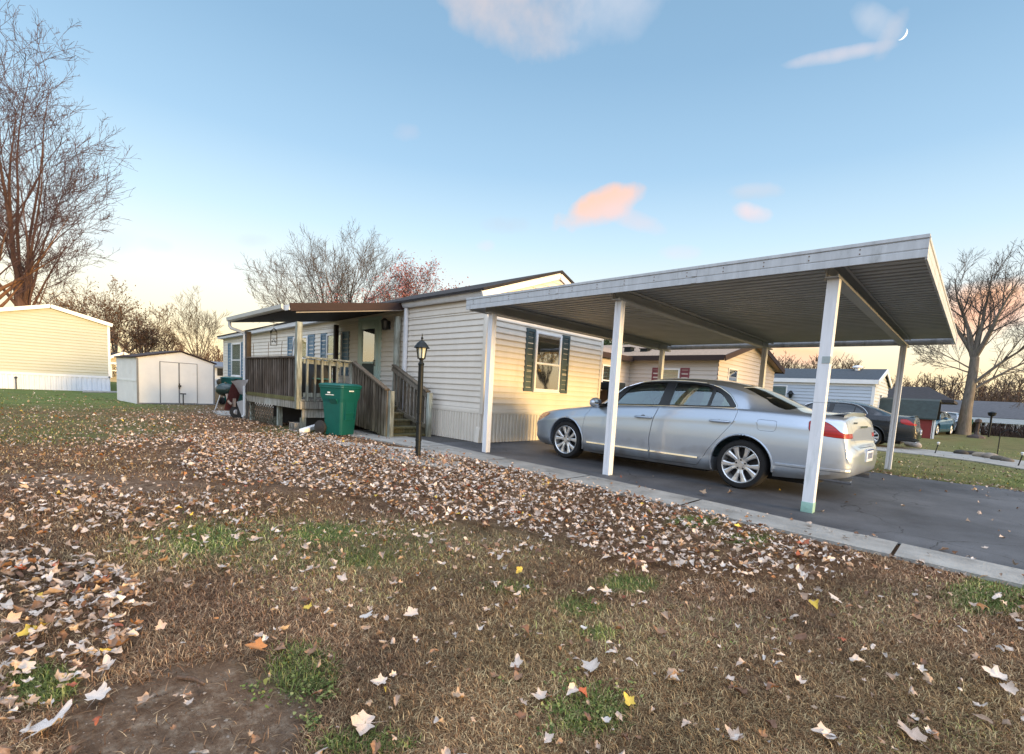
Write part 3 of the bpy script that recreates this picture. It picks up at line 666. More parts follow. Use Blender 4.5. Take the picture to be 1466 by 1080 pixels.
# ---------------------------------------------------------------- porch deck with roof
wood = None
def wood_mat(name, c, moss=0.0, zmoss=(0.3, 1.2)):
    mt, n, b = new_mat(name); Lk = n.links.new; tcx = nd(n, 'ShaderNodeTexCoord'); mp = nd(n, 'ShaderNodeMapping'); mp.inputs['Scale'].default_value = (14, 14, 1.2); Lk(tcx.outputs['Object'], mp.inputs[0])
    n1 = nd(n, 'ShaderNodeTexNoise'); n1.inputs['Scale'].default_value = 3; n1.inputs['Detail'].default_value = 8; Lk(mp.outputs[0], n1.inputs['Vector'])
    r = nd(n, 'ShaderNodeValToRGB'); cr = r.color_ramp; cr.elements[0].position = 0.3; cr.elements[0].color = rgba(tuple(x*0.42 for x in c)); cr.elements[1].position = 0.72; cr.elements[1].color = rgba(tuple(min(1, x*1.45) for x in c)); Lk(n1.outputs['Fac'], r.inputs[0])
    out = r.outputs[0]
    n2 = nd(n, 'ShaderNodeTexNoise'); n2.inputs['Scale'].default_value = 1.6; n2.inputs['Detail'].default_value = 6; Lk(tcx.outputs['Object'], n2.inputs['Vector'])
    r2 = nd(n, 'ShaderNodeValToRGB'); r2.color_ramp.elements[0].position = 0.45; r2.color_ramp.elements[0].color = (0.66, 0.60, 0.54, 1); r2.color_ramp.elements[1].position = 0.62; r2.color_ramp.elements[1].color = (1.0, 0.98, 0.95, 1); Lk(n2.outputs['Fac'], r2.inputs[0])
    mx = nd(n, 'ShaderNodeMix', data_type='RGBA', blend_type='MULTIPLY'); mx.inputs['Factor'].default_value = 1; Lk(out, mx.inputs['A']); Lk(r2.outputs[0], mx.inputs['B']); out = mx.outputs['Result']
    if moss:
        # algae creeping up from the damp end of the boards
        s3 = nd(n, 'ShaderNodeSeparateXYZ'); Lk(tcx.outputs['Object'], s3.inputs[0]); mr_ = nd(n, 'ShaderNodeMapRange'); mr_.inputs['From Min'].default_value = zmoss[1]; mr_.inputs['From Max'].default_value = zmoss[0]; Lk(s3.outputs['Z'], mr_.inputs['Value'])
        n4 = nd(n, 'ShaderNodeTexNoise'); n4.inputs['Scale'].default_value = 9; n4.inputs['Detail'].default_value = 6; Lk(mp.outputs[0], n4.inputs['Vector'])
        m2 = nd(n, 'ShaderNodeMath', operation='MULTIPLY_ADD'); Lk(n4.outputs['Fac'], m2.inputs[0]); m2.inputs[1].default_value = 1.5; m2.inputs[2].default_value = -0.45; m3 = nd(n, 'ShaderNodeMath', operation='MULTIPLY'); m3.use_clamp = True; Lk(mr_.outputs[0], m3.inputs[0]); Lk(m2.outputs[0], m3.inputs[1]); m4 = nd(n, 'ShaderNodeMath', operation='MULTIPLY'); m4.use_clamp = True; Lk(m3.outputs[0], m4.inputs[0]); m4.inputs[1].default_value = moss*2
        mx2 = nd(n, 'ShaderNodeMix', data_type='RGBA'); Lk(m4.outputs[0], mx2.inputs['Factor']); Lk(out, mx2.inputs['A']); mx2.inputs['B'].default_value = (0.075, 0.08, 0.02, 1); out = mx2.outputs['Result']
    oi = nd(n, 'ShaderNodeObjectInfo'); mr9 = nd(n, 'ShaderNodeMapRange'); mr9.inputs['To Min'].default_value = 0.66; mr9.inputs['To Max'].default_value = 1.34; Lk(oi.outputs['Random'], mr9.inputs['Value'])
    vm = nd(n, 'ShaderNodeVectorMath', operation='SCALE'); Lk(out, vm.inputs[0]); Lk(mr9.outputs[0], vm.inputs['Scale']); out = vm.outputs[0]
    Lk(out, b.inputs['Base Color']); b.inputs['Roughness'].default_value = 0.85; b.inputs['Specular IOR Level'].default_value = 0.2
    bp = nd(n, 'ShaderNodeBump'); bp.inputs['Strength'].default_value = 0.4; bp.inputs['Distance'].default_value = 0.01; Lk(n1.outputs['Fac'], bp.inputs['Height']); Lk(bp.outputs[0], b.inputs['Normal'])
    MATS[name] = mt; return mt
wood_rail = wood_mat('weathered brown rail wood', (0.135, 0.115, 0.10), 0.5, (-0.35, 0.25))
wood_grey = wood_mat('weathered grey deck wood', (0.40, 0.41, 0.38), 0.35, (-0.1, 0.4))
wood_post = wood_mat('pale greenish post wood', (0.32, 0.36, 0.34), 0.3, (-0.5, 2.5))
wood_stair = wood_mat('mossy stair wood', (0.165, 0.15, 0.125), 0.8, (-0.35, 0.6))
wood_step = wood_mat('dark mossy step wood', (0.12, 0.11, 0.08), 0.9, (-0.3, 0.9))
PX0, PX1, PY0, PY1, PZ = -12.98, -9.90, 4.07, 6.33, 0.66
porch = thing('porch', (PX1, PY0, 0), 'raised weathered wooden porch with slatted railings, stairs and a brown edged roof', 'porch')
dk = MB()
y = PY0
while y < PY1-0.05:
    dk.box(PX0-0.02, y, PZ-0.035, PX1+0.02, min(y+0.135, PY1), PZ); y += 0.142
dk.build('deck_floor', wood_grey, porch, bevel=0.004)
rm = MB(); rm.box(PX0, PY0-0.038, PZ-0.20, PX1+0.038, PY0-0.001, PZ-0.045); rm.build('rim_joist', wood_grey, porch)
rm = MB(); rm.box(PX1+0.0, PY0+0.0, PZ-0.19, PX1+0.037, PY1, PZ-0.04); rm.build('rim_joist', wood_grey, porch)
rm = MB(); rm.box(PX1-0.045, PY0+0.02, PZ-0.37, PX1-0.003, PY1, PZ-0.20); rm.build('support_beam', wood_grey, porch)
mb = MB(); mb.box(PX0-0.02, PY0-0.06, PZ-0.045, PX1-0.09, PY0-0.0385, PZ+0.035); mb.build('edge_strip', wood_mat('moss covered edge', (0.20, 0.19, 0.10), 1.0, (-1, 3)), porch)
for x, y in ((PX1-0.06, PY0+0.06), (PX0+0.06, PY0+0.06), (-11.3, PY0+0.1), (PX1-0.09, PY1-0.3), (PX0+0.06, PY1-0.3)):
    p = MB(); p.box(x-0.045, y-0.045, -0.03, x+0.045, y+0.045, PZ-0.205 if x < -10.2 else PZ-0.375); p.build('pier_post', wood_post, porch)
POSTS = [(PX1-0.045, PY0-0.05, 2.18), (PX0+0.02, PY0-0.02, 2.12), (PX1-0.05, 6.24, 2.62), (PX0+0.05, 6.22, 2.58)]
dark_post = pm('dark brown post paint', (0.035, 0.026, 0.022), 0.7, 0.3, 8)
for k, (x, y, zt) in enumerate(POSTS):
    p = MB(); w = 0.052; p.box(x-w, y-w, PZ-0.2 if k == 0 else PZ, x+w, y+w, zt); p.build('post', wood_post if k in (0, 2) else dark_post, porch, bevel=0.006)
ZR = 1.52
rr = random.Random(5)
def rail(name_pts, a, b, zb0, zt0, zb1, zt1, side, step=0.125, wd=0.036, cap=True, mat=None, shorten=0.0):
    a = Vector(a); b = Vector(b); ln = (b-a).length; n = int(ln/step); dr = (b-a)/ln; sdv = Vector(side)
    for i in range(n+1):
        t = (i+0.4)/(n+0.6); p = a+(b-a)*t; zb = zb0+(zb1-zb0)*t+rr.uniform(-0.015, 0.015); zt = zt0+(zt1-zt0)*t-0.045
        ln2 = rr.uniform(-0.012, 0.012)
        bb = MB(); bb.bar((p.x, p.y, zb), (p.x+dr.x*ln2, p.y+dr.y*ln2, zt), wd*rr.uniform(0.85, 1.15), 0.036, up=sdv); bb.build('baluster', mat or wood_rail, porch)
    if cap:
        c = MB(); c.bar((a.x, a.y, zt0-0.02), (b.x, b.y, zt1-0.02), 0.115, 0.036); c.build('rail_cap', mat or wood_rail, porch, bevel=0.005)
    m_ = MB(); off = -sdv*0.036
    m_.bar((a.x+off.x, a.y+off.y, zt0-0.10), (b.x+off.x, b.y+off.y, zt1-0.10), 0.036, 0.085); m_.bar((a.x+off.x, a.y+off.y, zb0+0.12), (b.x+off.x, b.y+off.y, zb1+0.12), 0.036, 0.085); m_.build('rail_board', mat or wood_rail, porch)
rail('near', (PX0+0.06, PY0-0.04, 0), (PX1-0.11, PY0-0.04, 0), PZ-0.01, ZR, PZ-0.01, ZR, (0, -1, 0), step=0.118, wd=0.060)
rail('east', (PX1+0.03, PY0+0.03, 0), (PX1+0.03, 5.13, 0), PZ-0.03, ZR, PZ-0.03, ZR-0.01, (1, 0, 0), step=0.155, mat=wood_post)
rail('west', (PX0-0.02, PY0+0.06, 0), (PX0-0.02, PY1-0.2, 0), PZ, ZR, PZ, ZR, (-1, 0, 0), step=0.12, wd=0.06)
# stair flight towards the drive
SX0, SX1, SYA, SYB = PX1+0.06, -8.46, 5.13, 6.10
rail('stair near', (SX0-0.02, SYA, 0), (SX1, SYA, 0), 0.18, ZR+0.0, 0.03, 0.97, (0, -1, 0), step=0.116, wd=0.068, mat=wood_stair)
rail('stair far', (SX0+0.02, SYB, 0), (SX1+0.0, SYB, 0), 0.42, ZR+0.0, 0.10, 0.97, (0, 1, 0), step=0.14, wd=0.05, mat=wood_stair)
for y in (SYA+0.06, SYB-0.0):
    nw = MB(); nw.box(SX1+0.01, y-0.045, -0.02, SX1+0.10, y+0.045, 0.93); nw.build('newel_post', wood_post, porch, bevel=0.006)
    st = MB(); st.bar((SX0, y-0.02 if y < 5.5 else y+0.0, PZ-0.15), (SX1+0.03, y-0.02 if y < 5.5 else y, 0.05), 0.04, 0.24); st.build('stringer', wood_stair, porch)
nst = 5
for k in range(nst):
    zt = PZ-(k+1)*PZ/(nst+0.0)+0.0; x0 = SX0+k*(SX1-SX0)/nst; x1 = x0+(SX1-SX0)/nst+0.03
    if k < nst-1 or True:
        zt = max(zt, 0.0)+0.06 if k == nst-1 else zt+0.06
        s_ = MB(); s_.box(x0, SYA+0.07, zt-0.045, x1, SYB-0.05, zt); s_.box(x1-0.05, SYA+0.075, max(zt-PZ/nst, -0.02), x1-0.03, SYB-0.055, zt-0.047); s_.build('stair_step', wood_step, porch, bevel=0.005)
# lattice under the deck and roof
lt = MB()
for k in range(-4, 15):
    x = PX0+0.02+k*0.15
    for sg in (1, -1):
        xa, xb = x, x+sg*0.44
        za, zb = 0.02, 0.46
        lo, hi = PX0+0.02, -11.45
        ta, tb = 0.0, 1.0
        if sg > 0: ta = max(0, (lo-xa)/0.44); tb = min(1, (hi-xa)/0.44)
        else: ta = max(0, (xa-hi)/0.44); tb = min(1, (xa-lo)/0.44)
        if tb-ta < 0.1: continue
        lt.bar((xa+(xb-xa)*ta, PY0+0.02+0.008*sg, za+(zb-za)*ta), (xa+(xb-xa)*tb, PY0+0.02+0.008*sg, za+(zb-za)*tb), 0.028, 0.006, up=(0, 1, 0))
lt.build('lattice', wood_stair, porch)
ub_ = MB(); ub_.box(PX0+0.05, PY0+0.55, -0.02, PX1-0.12, PY0+0.58, PZ-0.04); ub_.build('deck_shade_sheet', pm('black under-deck shade', (0.012, 0.011, 0.010), 0.9, 0.3), porch)  # black sheet added behind the lattice, stands for the shade beneath the deck
RX0, RX1, RY0 = -13.40, -9.80, 3.80
ro = MB(); ro.add([(RX0, RY0+0.02, 2.33), (RX1-0.02, RY0+0.02, 2.37), (RX1-0.02, 6.37, 2.80), (RX0, 6.37, 2.72), (RX0, RY0+0.02, 2.43), (RX1-0.02, RY0+0.02, 2.47), (RX1-0.02, 6.37, 2.885), (RX0, 6.37, 2.80)],
    [(0, 3, 2, 1), (4, 5, 6, 7), (0, 1, 5, 4), (1, 2, 6, 5), (2, 3, 7, 6), (3, 0, 4, 7)])
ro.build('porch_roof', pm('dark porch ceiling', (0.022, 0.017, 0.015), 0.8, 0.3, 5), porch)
fa = MB(); fa.bar((RX1+0.005, RY0-0.01, 2.42), (RX1+0.005, 6.3, 2.845), 0.035, 0.15); fa.build('roof_fascia', brown_fascia, porch)
fa = MB(); fa.bar((RX1+0.003, RY0+0.1, 2.335), (RX1+0.003, 6.25, 2.745), 0.03, 0.02); fa.build('trim_strip', pm('dull edge metal', (0.16, 0.14, 0.12), 0.5, 0.2), porch)
fa = MB(); fa.bar((RX1-0.24, RY0-0.012, 2.415), (RX1-0.013, RY0-0.012, 2.418), 0.02, 0.10); fa.build('fascia_end', white, porch)
gg = MB()
def gsec(x, dz): return [(x, RY0+0.02, 2.34+dz), (x, RY0-0.05, 2.335+dz), (x, RY0-0.085, 2.36+dz), (x, RY0-0.095, 2.435+dz), (x, RY0-0.08, 2.435+dz), (x, RY0+0.02, 2.42+dz)]
a, b = gsec(RX0-0.03, 0.0), gsec(RX1-0.22, 0.045); gg.add(a+b, [tuple(range(6)), tuple(range(11, 5, -1))]+[(i, i+6, (i+1) % 6+6, (i+1) % 6) for i in range(6)])
gg.build('gutter', pm('grey gutter', (0.42, 0.44, 0.44), 0.45, 0.1, 4), porch)
dsp = MB(); dsp.tube([(RX0+0.03, RY0-0.035, 2.36), (RX0+0.03, RY0-0.035, 2.24), (RX0+0.06, RY0-0.01, 2.19), (PX0-0.10, PY0-0.06, 2.09), (PX0-0.06, PY0-0.075, 2.02), (PX0-0.06, PY0-0.075, 0.12), (PX0-0.06, PY0-0.12, 0.06)], 0.038, 10)
dsp.build('downspout', pm('pale grey downspout', (0.50, 0.52, 0.53), 0.45, 0.1, 4), porch, smooth=True)
# ---------------------------------------------------------------- carport
cpm = pm('white painted post', (0.66, 0.68, 0.72), 0.42, 0.08, 5, stretch=(4, 4, 0.6), col2=(0.42, 0.47, 0.48), spots=0.58)
galv = pm('weathered white aluminium fascia', (0.43, 0.455, 0.48), 0.5, 0.16, 4, stretch=(2.5, 2.5, 0.5), col2=(0.20, 0.21, 0.20), spots=0.56)
pan = pm('grey ribbed roof pan', (0.345, 0.36, 0.37), 0.5, 0.15, 2, spec=0.4, col2=(0.26, 0.255, 0.23), spots=0.60)
beam_m = pm('grey aluminium beam', (0.34, 0.345, 0.34), 0.45, 0.12, 3, stretch=(3, 0.7, 3), col2=(0.22, 0.215, 0.19), spots=0.60)
CX0, CX1, CY0, CY1 = -6.36, -0.50, 5.33, 11.85
ZB = 2.47
carport = thing('carport', (-3.5, 8.5, 0), 'white aluminium carport with ribbed flat roof standing over the driveway', 'carport')
ps = MB(); rows = [[], []]; y = CY0+0.02; pitch = 0.152
def zr(y): return ZB+0.0*(y-CY0)
pts = []
while y < CY1-0.02:
    for t, dz in ((0.0, 0.0), (0.60, 0.0), (0.66, 0.042), (0.94, 0.042)):
        yy = y+t*pitch
        if yy < CY1-0.02: pts.append((yy, zr(yy)+dz))
    y += pitch
for x in (CX0+0.02, CX1-0.02): pass
ps.sheet([[(CX0+0.02, yy, zz) for yy, zz in pts], [(CX1-0.02, yy, zz) for yy, zz in pts]])
ps.sheet([[(CX0+0.02, yy, zz+0.006) for yy, zz in pts], [(CX1-0.02, yy, zz+0.006) for yy, zz in pts]])
ps.build('roof_panel', pan, carport, normals=False)
fp = [(0.012, 2.362), (0.03, 2.362), (0.03, 2.42), (0.022, 2.426), (0.028, 2.436), (0.028, 2.505), (0.021, 2.512), (0.034, 2.520), (0.034, 2.548), (-0.04, 2.552), (-0.04, 2.543), (0.012, 2.540)]
f1 = MB(); f1.prism([(CY0-a, z) for a, z in fp], 0, CX0-0.034, CX1+0.034); f1.build('side_fascia', galv, carport)
f1 = MB(); f1.prism([(CY1+a, z) for a, z in fp], 0, CX0-0.034, CX1+0.034); f1.build('side_fascia', galv, carport)
f1 = MB(); f1.prism([(CX1+a, z) for a, z in fp], 1, CY0+0.0405, CY1-0.0405); 
f1.v = [(p[0], p[1], p[2]-0.004) for p in f1.v]; f1.build('end_fascia', galv, carport)
f1 = MB(); f1.prism([(CX0-a, z-0.004) for a, z in fp], 1, CY0+0.0405, CY1-0.0405); f1.build('end_fascia', galv, carport)
for xj in (-4.45, -2.48):                       # lapped joints of the fascia lengths
    j_ = MB(); j_.box(xj-0.03, CY0-0.038, 2.438, xj+0.03, CY0-0.0285, 2.503); j_.box(xj-0.03, CY0-0.036, 2.366, xj+0.03, CY0-0.0305, 2.418); j_.build('fascia_joint', galv, carport)
sc_ = MB(); xj = CX0+0.15
while xj < CX1-0.1:
    for zj in (2.452, 2.49): sc_.tube([(xj, CY0-0.027, zj), (xj, CY0-0.032, zj)], 0.0065, 6)
    xj += 0.405
sc_.build('screw_row', pm('rusty screw', (0.12, 0.07, 0.045), 0.6, 0.3), carport)
for px in (-6.00, -3.57, -1.17):
    yb0, yb1 = CY0+0.10, CY1-0.08
    b = MB()                                         # open C-shaped beam with lips
    b.prism([(px-0.055, 2.305), (px+0.055, 2.305), (px+0.055, 2.33), (px+0.047, 2.33), (px+0.047, 2.313), (px-0.047, 2.313), (px-0.047, 2.455), (px+0.047, 2.455), (px+0.047, 2.435), (px+0.055, 2.435), (px+0.055, 2.463), (px-0.055, 2.463)], 1, yb0, yb1)
    b.build('beam', beam_m, carport)
    for py in (5.55, 11.42):
        p = MB(); w = 0.048; q = 0.010
        # post with grooved faces
        ring = [(-w, -w), (-w/3, -w), (-w/3+0.006, -w+q), (w/3-0.006, -w+q), (w/3, -w), (w, -w), (w, -w/3), (w-q, -w/3+0.006), (w-q, w/3-0.006), (w, w/3), (w, w), (-w, w)]
        if px > -2 and py < 6: ring = [(-w*1.05, -w), (w*1.05, -w), (w*1.05, w), (-w*1.05, w)]
        p.prism([(px+a, py+c) for a, c in ring], 2, -0.02 if py < 6 else -0.05, 2.304)
        po = p.build('post', cpm, carport)
        br = MB(); br.box(px-0.045, py-0.075, 2.30, px-0.035+0.0, py+0.075, 2.46); br.box(px-0.09, py-0.0, 2.306, px-0.056, py+0.02, 2.33); br.box(px-0.075, py-0.05, 2.36, px-0.057, py-0.03, 2.44)
        g = br.build('bracket', beam_m, None); reparent(g, po)
        if px > -2 and py < 6:
            sl = MB(); sl.box(px-0.054, py-0.052, 0.0, px+0.054, py+0.052, 0.115); sl.cyl((px-0.0, py-0.052, 0.06), (px, py-0.058, 0.06), 0.008, 8)
            g = sl.build('base_sleeve', pm('pale green primer', (0.25, 0.42, 0.36), 0.5, 0.12, 20), None, bevel=0.003); reparent(g, po)
            tp = MB(); tp.box(px-0.016, py-0.0535, 1.50, px+0.0535, py+0.02, 1.565); g = tp.build('tape_patch', pm('grey tape', (0.30, 0.36, 0.37), 0.4, 0.1, 20), None); reparent(g, po)
            sc = MB(); sc.box(px-0.0525, py-0.0492, 1.115, px+0.0525, py+0.049, 1.119); g = sc.build('score_line', pm('grey line', (0.33, 0.35, 0.38), 0.5), None); reparent(g, po)
# ---------------------------------------------------------------- lamp post
bk = pm('black painted metal', (0.006, 0.009, 0.011), 0.5, 0.3, 10, spec=0.25, bump=0.1, bscale=30)
lp = ground_at(598, 657); lx, ly = lp.x, lp.y
lamp = thing('lamp_post', (lx, ly, 0), 'black lantern lamp post standing between the leafy lawn and the concrete path', 'lamp post')
a = MB(); a.lathe((lx, ly, 0), [(0.040, -0.02), (0.040, 0.26), (0.046, 0.265), (0.046, 0.285), (0.040, 0.29), (0.039, 0.52), (0.046, 0.525), (0.046, 0.54), (0.034, 0.545), (0.034, 0.66), (0.040, 0.665), (0.038, 1.34), (0.040, 1.35), (0.046, 1.37), (0.040, 1.385), (0.030, 1.39), (0.024, 1.42), (0.035, 1.43), (0.035, 1.445), (0.02, 1.45)], 16)
a.build('post', bk, lamp, smooth=True)
a = MB(); zc = 1.445
for j in range(6):
    an = PI/6+j*PI/3; c, s = math.cos(an), math.sin(an)
    a.bar((lx+0.052*c, ly+0.052*s, zc), (lx+0.078*c, ly+0.078*s, zc+0.15), 0.012, 0.012, up=(c, s, 0))
a.lathe((lx, ly, zc-0.005), [(0.03, 0), (0.058, 0.0), (0.058, 0.012), (0.03, 0.012)], 6)
a.lathe((lx, ly, zc+0.148), [(0.02, 0.0), (0.112, 0.0), (0.112, 0.008), (0.095, 0.03), (0.062, 0.075), (0.028, 0.105), (0.012, 0.112), (0.012, 0.13), (0.018, 0.138), (0.016, 0.15), (0.008, 0.16), (0.004, 0.20), (0.001, 0.21)], 12)
a.build('lantern_frame', bk, lamp)
a = MB(); a.lathe((lx, ly, zc+0.008), [(0.048, 0), (0.072, 0.139)], 6); a.build('lantern_glass', pm('frosted lantern glass', (0.62, 0.66, 0.58), 0.25, 0.15, 14, spec=0.6), lamp)
a = MB(); a.lathe((lx, ly, 0), [(0.052, -0.02), (0.052, 0.02), (0.041, 0.03)], 12); a.build('base_collar', bk, lamp)

# ---------------------------------------------------------------- green wheelie bin
def lathe_box(mb, secs):
    """stack of rectangular rings (cx,cy,hx,hy,z) with chamfered corners"""
    rows = []
    for cx, cy, hx, hy, z, ch in secs:
        rows.append([(cx-hx+ch, cy-hy, z), (cx+hx-ch, cy-hy, z), (cx+hx, cy-hy+ch, z), (cx+hx, cy+hy-ch, z), (cx+hx-ch, cy+hy, z), (cx-hx+ch, cy+hy, z), (cx-hx, cy+hy-ch, z), (cx-hx, cy-hy+ch, z), (cx-hx+ch, cy-hy, z)])
    mb.sheet(rows); n = len(mb.v)
    return mb
binm = pm('dark green bin plastic', (0.002, 0.080, 0.073), 0.45, 0.12, 6, spec=0.45, bump=0.08, bscale=40)
def wheelie_bin(loc, rz, label, mat):
    t = thing('wheelie_bin', loc, label, 'bin', 'green wheelie bins', rz)
    b = MB(); ch = 0.04
    lathe_box(b, [(0, 0, 0.0, 0.0, 0.0, 0), (0, 0, 0.205, 0.22, 0.0, ch), (0, 0, 0.25, 0.265, 0.62, ch), (0.0, 0, 0.255, 0.27, 0.66, ch), (0.0, 0, 0.283, 0.30, 0.74, ch), (0, 0, 0.292, 0.308, 0.90, ch), (0, 0, 0.305, 0.322, 0.905, ch), (0, 0, 0.305, 0.322, 0.94, ch), (0, 0, 0.28, 0.3, 0.94, ch), (0, 0, 0, 0, 0.90, 0)])
    b.build('bin_body', mat, t, local=True, bevel=0.006)
    # recessed hand panel with ribs on the front, braced shoulder
    r = MB(); r.box(0.232, -0.16, 0.30, 0.262, -0.145, 0.76); r.box(0.232, 0.145, 0.30, 0.262, 0.16, 0.76); r.box(0.225, -0.145, 0.42, 0.256, 0.145, 0.435); r.box(0.232, -0.145, 0.74, 0.283, 0.145, 0.755); r.box(0.21, -0.145, 0.30, 0.246, 0.145, 0.315)
    r.prism([(-0.264, 0.60), (-0.335, 0.70), (-0.27, 0.70)], 0, -0.02, 0.16)
    r.build('moulded_rib', mat, t, local=True)
    l = MB(); lathe_box(l, [(0, 0, 0.0, 0.0, 0.94, 0), (0, 0, 0.315, 0.335, 0.942, 0.05), (0, 0, 0.315, 0.335, 0.965, 0.05), (0, 0, 0.27, 0.29, 0.992, 0.05), (0, 0, 0.12, 0.15, 1.0, 0.05), (0, 0, 0, 0, 1.0, 0)])
    l.cyl((-0.33, -0.20, 0.95), (-0.33, 0.20, 0.95), 0.016, 8); l.box(-0.33, -0.2, 0.94, -0.28, -0.17, 0.96); l.box(-0.33, 0.17, 0.94, -0.28, 0.2, 0.96)
    l.build('lid', mat, t, local=True, bevel=0.005)
    for y in (-0.255, 0.255):
        w = MB(); ys = y-0.03, y+0.03
        for (r0, y0, y1) in ((0.135, ys[0], ys[1]), (0.07, ys[0]-0.004, ys[1]+0.004)): w.cyl((-0.275, y0, 0.13), (-0.275, y1, 0.13), r0, 20)
        wh = w.build('wheel', pm('black rubber', (0.014, 0.014, 0.015), 0.7, 0.2, 10), t, local=True, bevel=0.006)
    return t
BRZ = R(24)
bin1 = wheelie_bin((-9.12, 4.50, 0.024), BRZ, 'large green wheelie bin in front of the porch stairs', binm); bin1.scale = (0.94, 0.94, 1.0)
# small white print on its side: two blocks and a line of lettering, a number on the other face
prm = pm('white print', (0.75, 0.77, 0.76), 0.5, 0.02)
q = MB(); q.box(-0.06, -0.3165, 0.80, -0.035, -0.3085, 0.83); q.box(-0.03, -0.3165, 0.80, 0.0, -0.3085, 0.83)
x = -0.11
for k in range(14):
    q.box(x, -0.3150, 0.765, x+0.010, -0.3075, 0.779); x += 0.0145
q.build('printed_lettering', prm, bin1, local=True)
q = MB()
for k in range(5): q.box(0.2875, -0.09+k*0.03, 0.845, 0.2965, -0.09+k*0.03+0.016, 0.87)
q.build('printed_number', prm, bin1, local=True)

# ---------------------------------------------------------------- things lying by the porch
q = ground_at(432, 623); q2 = ground_at(458, 617)
t = MB(); t.bar((q.x, q.y, 0.07), (q2.x, q2.y, 0.12), 0.10, 0.085); tag(t.build('downspout_extension', white, bevel=0.006), 'white downspout piece lying on the ground behind the green bin wheel', 'downspout')
blk = ground_at(424, 617); t = MB()
t.box(blk.x-0.14, blk.y-0.09, 0, blk.x+0.14, blk.y+0.09, 0.03); t.box(blk.x-0.14, blk.y-0.09, 0.03, blk.x-0.10, blk.y+0.09, 0.17); t.box(blk.x+0.10, blk.y-0.09, 0.03, blk.x+0.14, blk.y+0.09, 0.17); t.box(blk.x-0.02, blk.y-0.09, 0.03, blk.x+0.02, blk.y+0.09, 0.17)
tag(t.build('concrete_block', pm('dirty concrete block', (0.22, 0.20, 0.17), 0.95, 0.3, 14, bump=0.7), bevel=0.008), 'dirty hollow concrete block on the ground at the porch corner', 'block')
blk2 = ground_at(395, 608); t = MB(); t.ball((blk2.x, blk2.y, 0.06), 0.16, 9, 6, (1.2, 0.8, 0.75)); 
for i, p in enumerate(t.v):
    k = 1+0.25*mnoise.noise(Vector(p)*9); t.v[i] = (blk2.x+(p[0]-blk2.x)*k, blk2.y+(p[1]-blk2.y)*k, p[2]*k)
tag(t.build('rock', pm('dark mossy rock', (0.085, 0.085, 0.06), 0.95, 0.4, 9, bump=0.6)), 'dark mossy rock beside the porch lattice', 'rock')
# kettle grill by the shed
kg = at_dist(326, 584, 17.2); gxk, gyk = -16.4, 5.25
kg = ground_at(323, 588); gxk, gyk = kg.x, kg.y
gr = thing('kettle_grill', (gxk, gyk, 0), 'round dark kettle grill on thin silver legs between the shed and the house', 'grill')
t = MB(); t.ball((gxk, gyk, 0.62), 0.27, 18, 12, (1, 1, 0.72)); t.box(gxk-0.05, gyk-0.015, 0.80, gxk+0.05, gyk+0.015, 0.85); t.build('kettle', pm('dark green enamel', (0.012, 0.03, 0.027), 0.25, 0.2), gr, smooth=True)
for an in (0.3, 2.4, 4.5):
    t = MB(); t.cyl((gxk+0.13*math.cos(an), gyk+0.13*math.sin(an), 0.48), (gxk+0.27*math.cos(an), gyk+0.27*math.sin(an), 0.0), 0.014, 6); t.build('leg', pm('bright steel', (0.62, 0.63, 0.64), 0.3, 0.05, metal=0.8), gr)
wheelie_bin((gxk-3.2, gyk+1.15, 0), 0.4, 'green wheelie bin far off, beyond the kettle grill', binm)
# wheelbarrow stood on its nose under a maroon and silver cover
wb = ground_at(343, 600); wx, wy = wb.x, wb.y
wbt = thing('garden_cart', (wx, wy, 0), 'tipped up garden cart with maroon and silver cover at the porch end', 'garden cart')
ex = Vector((RIGHT.x, RIGHT.y, 0)).normalized(); ey = Vector((ex.y, -ex.x, 0))   # across the cart, towards the lawn
def WB(a, b, z): v = Vector((wx, wy, 0))+ex*a+ey*b; return (v.x, v.y, z)
t = MB(); t.cyl(WB(-0.07, -0.06, 0.17), WB(-0.02, 0.06, 0.17), 0.17, 20); wh = t.build('wheel', MATS['black rubber'], wbt, bevel=0.02)
t = MB(); t.cyl(WB(-0.06, 0.064, 0.17), WB(-0.03, 0.075, 0.17), 0.06, 12); g = t.build('hub', pm('bright hub', (0.5, 0.5, 0.52), 0.35, 0.1), None); reparent(g, wh)
t = MB(); t.add([WB(-0.02, 0.10, 0.42), WB(0.22, 0.12, 0.50), WB(0.18, 0.05, 0.02), WB(0.10, 0.05, 0.02), WB(-0.02, -0.05, 0.42), WB(0.22, -0.05, 0.50), WB(0.18, -0.05, 0.02), WB(0.10, -0.05, 0.02)], [(0, 1, 2, 3), (4, 7, 6, 5), (0, 4, 5, 1), (1, 5, 6, 2), (2, 6, 7, 3), (3, 7, 4, 0)]); t.build('leg', pm('grey painted steel', (0.33, 0.34, 0.35), 0.4, 0.1), wbt)
def drape(fn, nu, nv, seed):
    rows = []
    for i in range(nu):
        row = []
        for j in range(nv):
            a, b, z = fn(i/(nu-1), j/(nv-1)); k = mnoise.noise(Vector((a*5+seed, b*5, z*5)))*0.035
            row.append(WB(a+k, b+k, z+k))
        rows.append(row)
    return MB().sheet(rows)
t = drape(lambda s, q: (-0.26+0.36*s+0.10*math.sin(q*3), 0.20-0.45*q, 0.46+0.52*math.sin(s*2.0)*(1-0.15*q)-0.25*(1-s)*(1-s)), 12, 10, 1); c = t.build('cover', pm('maroon cloth', (0.085, 0.022, 0.024), 0.8, 0.25, 12), wbt, smooth=True)
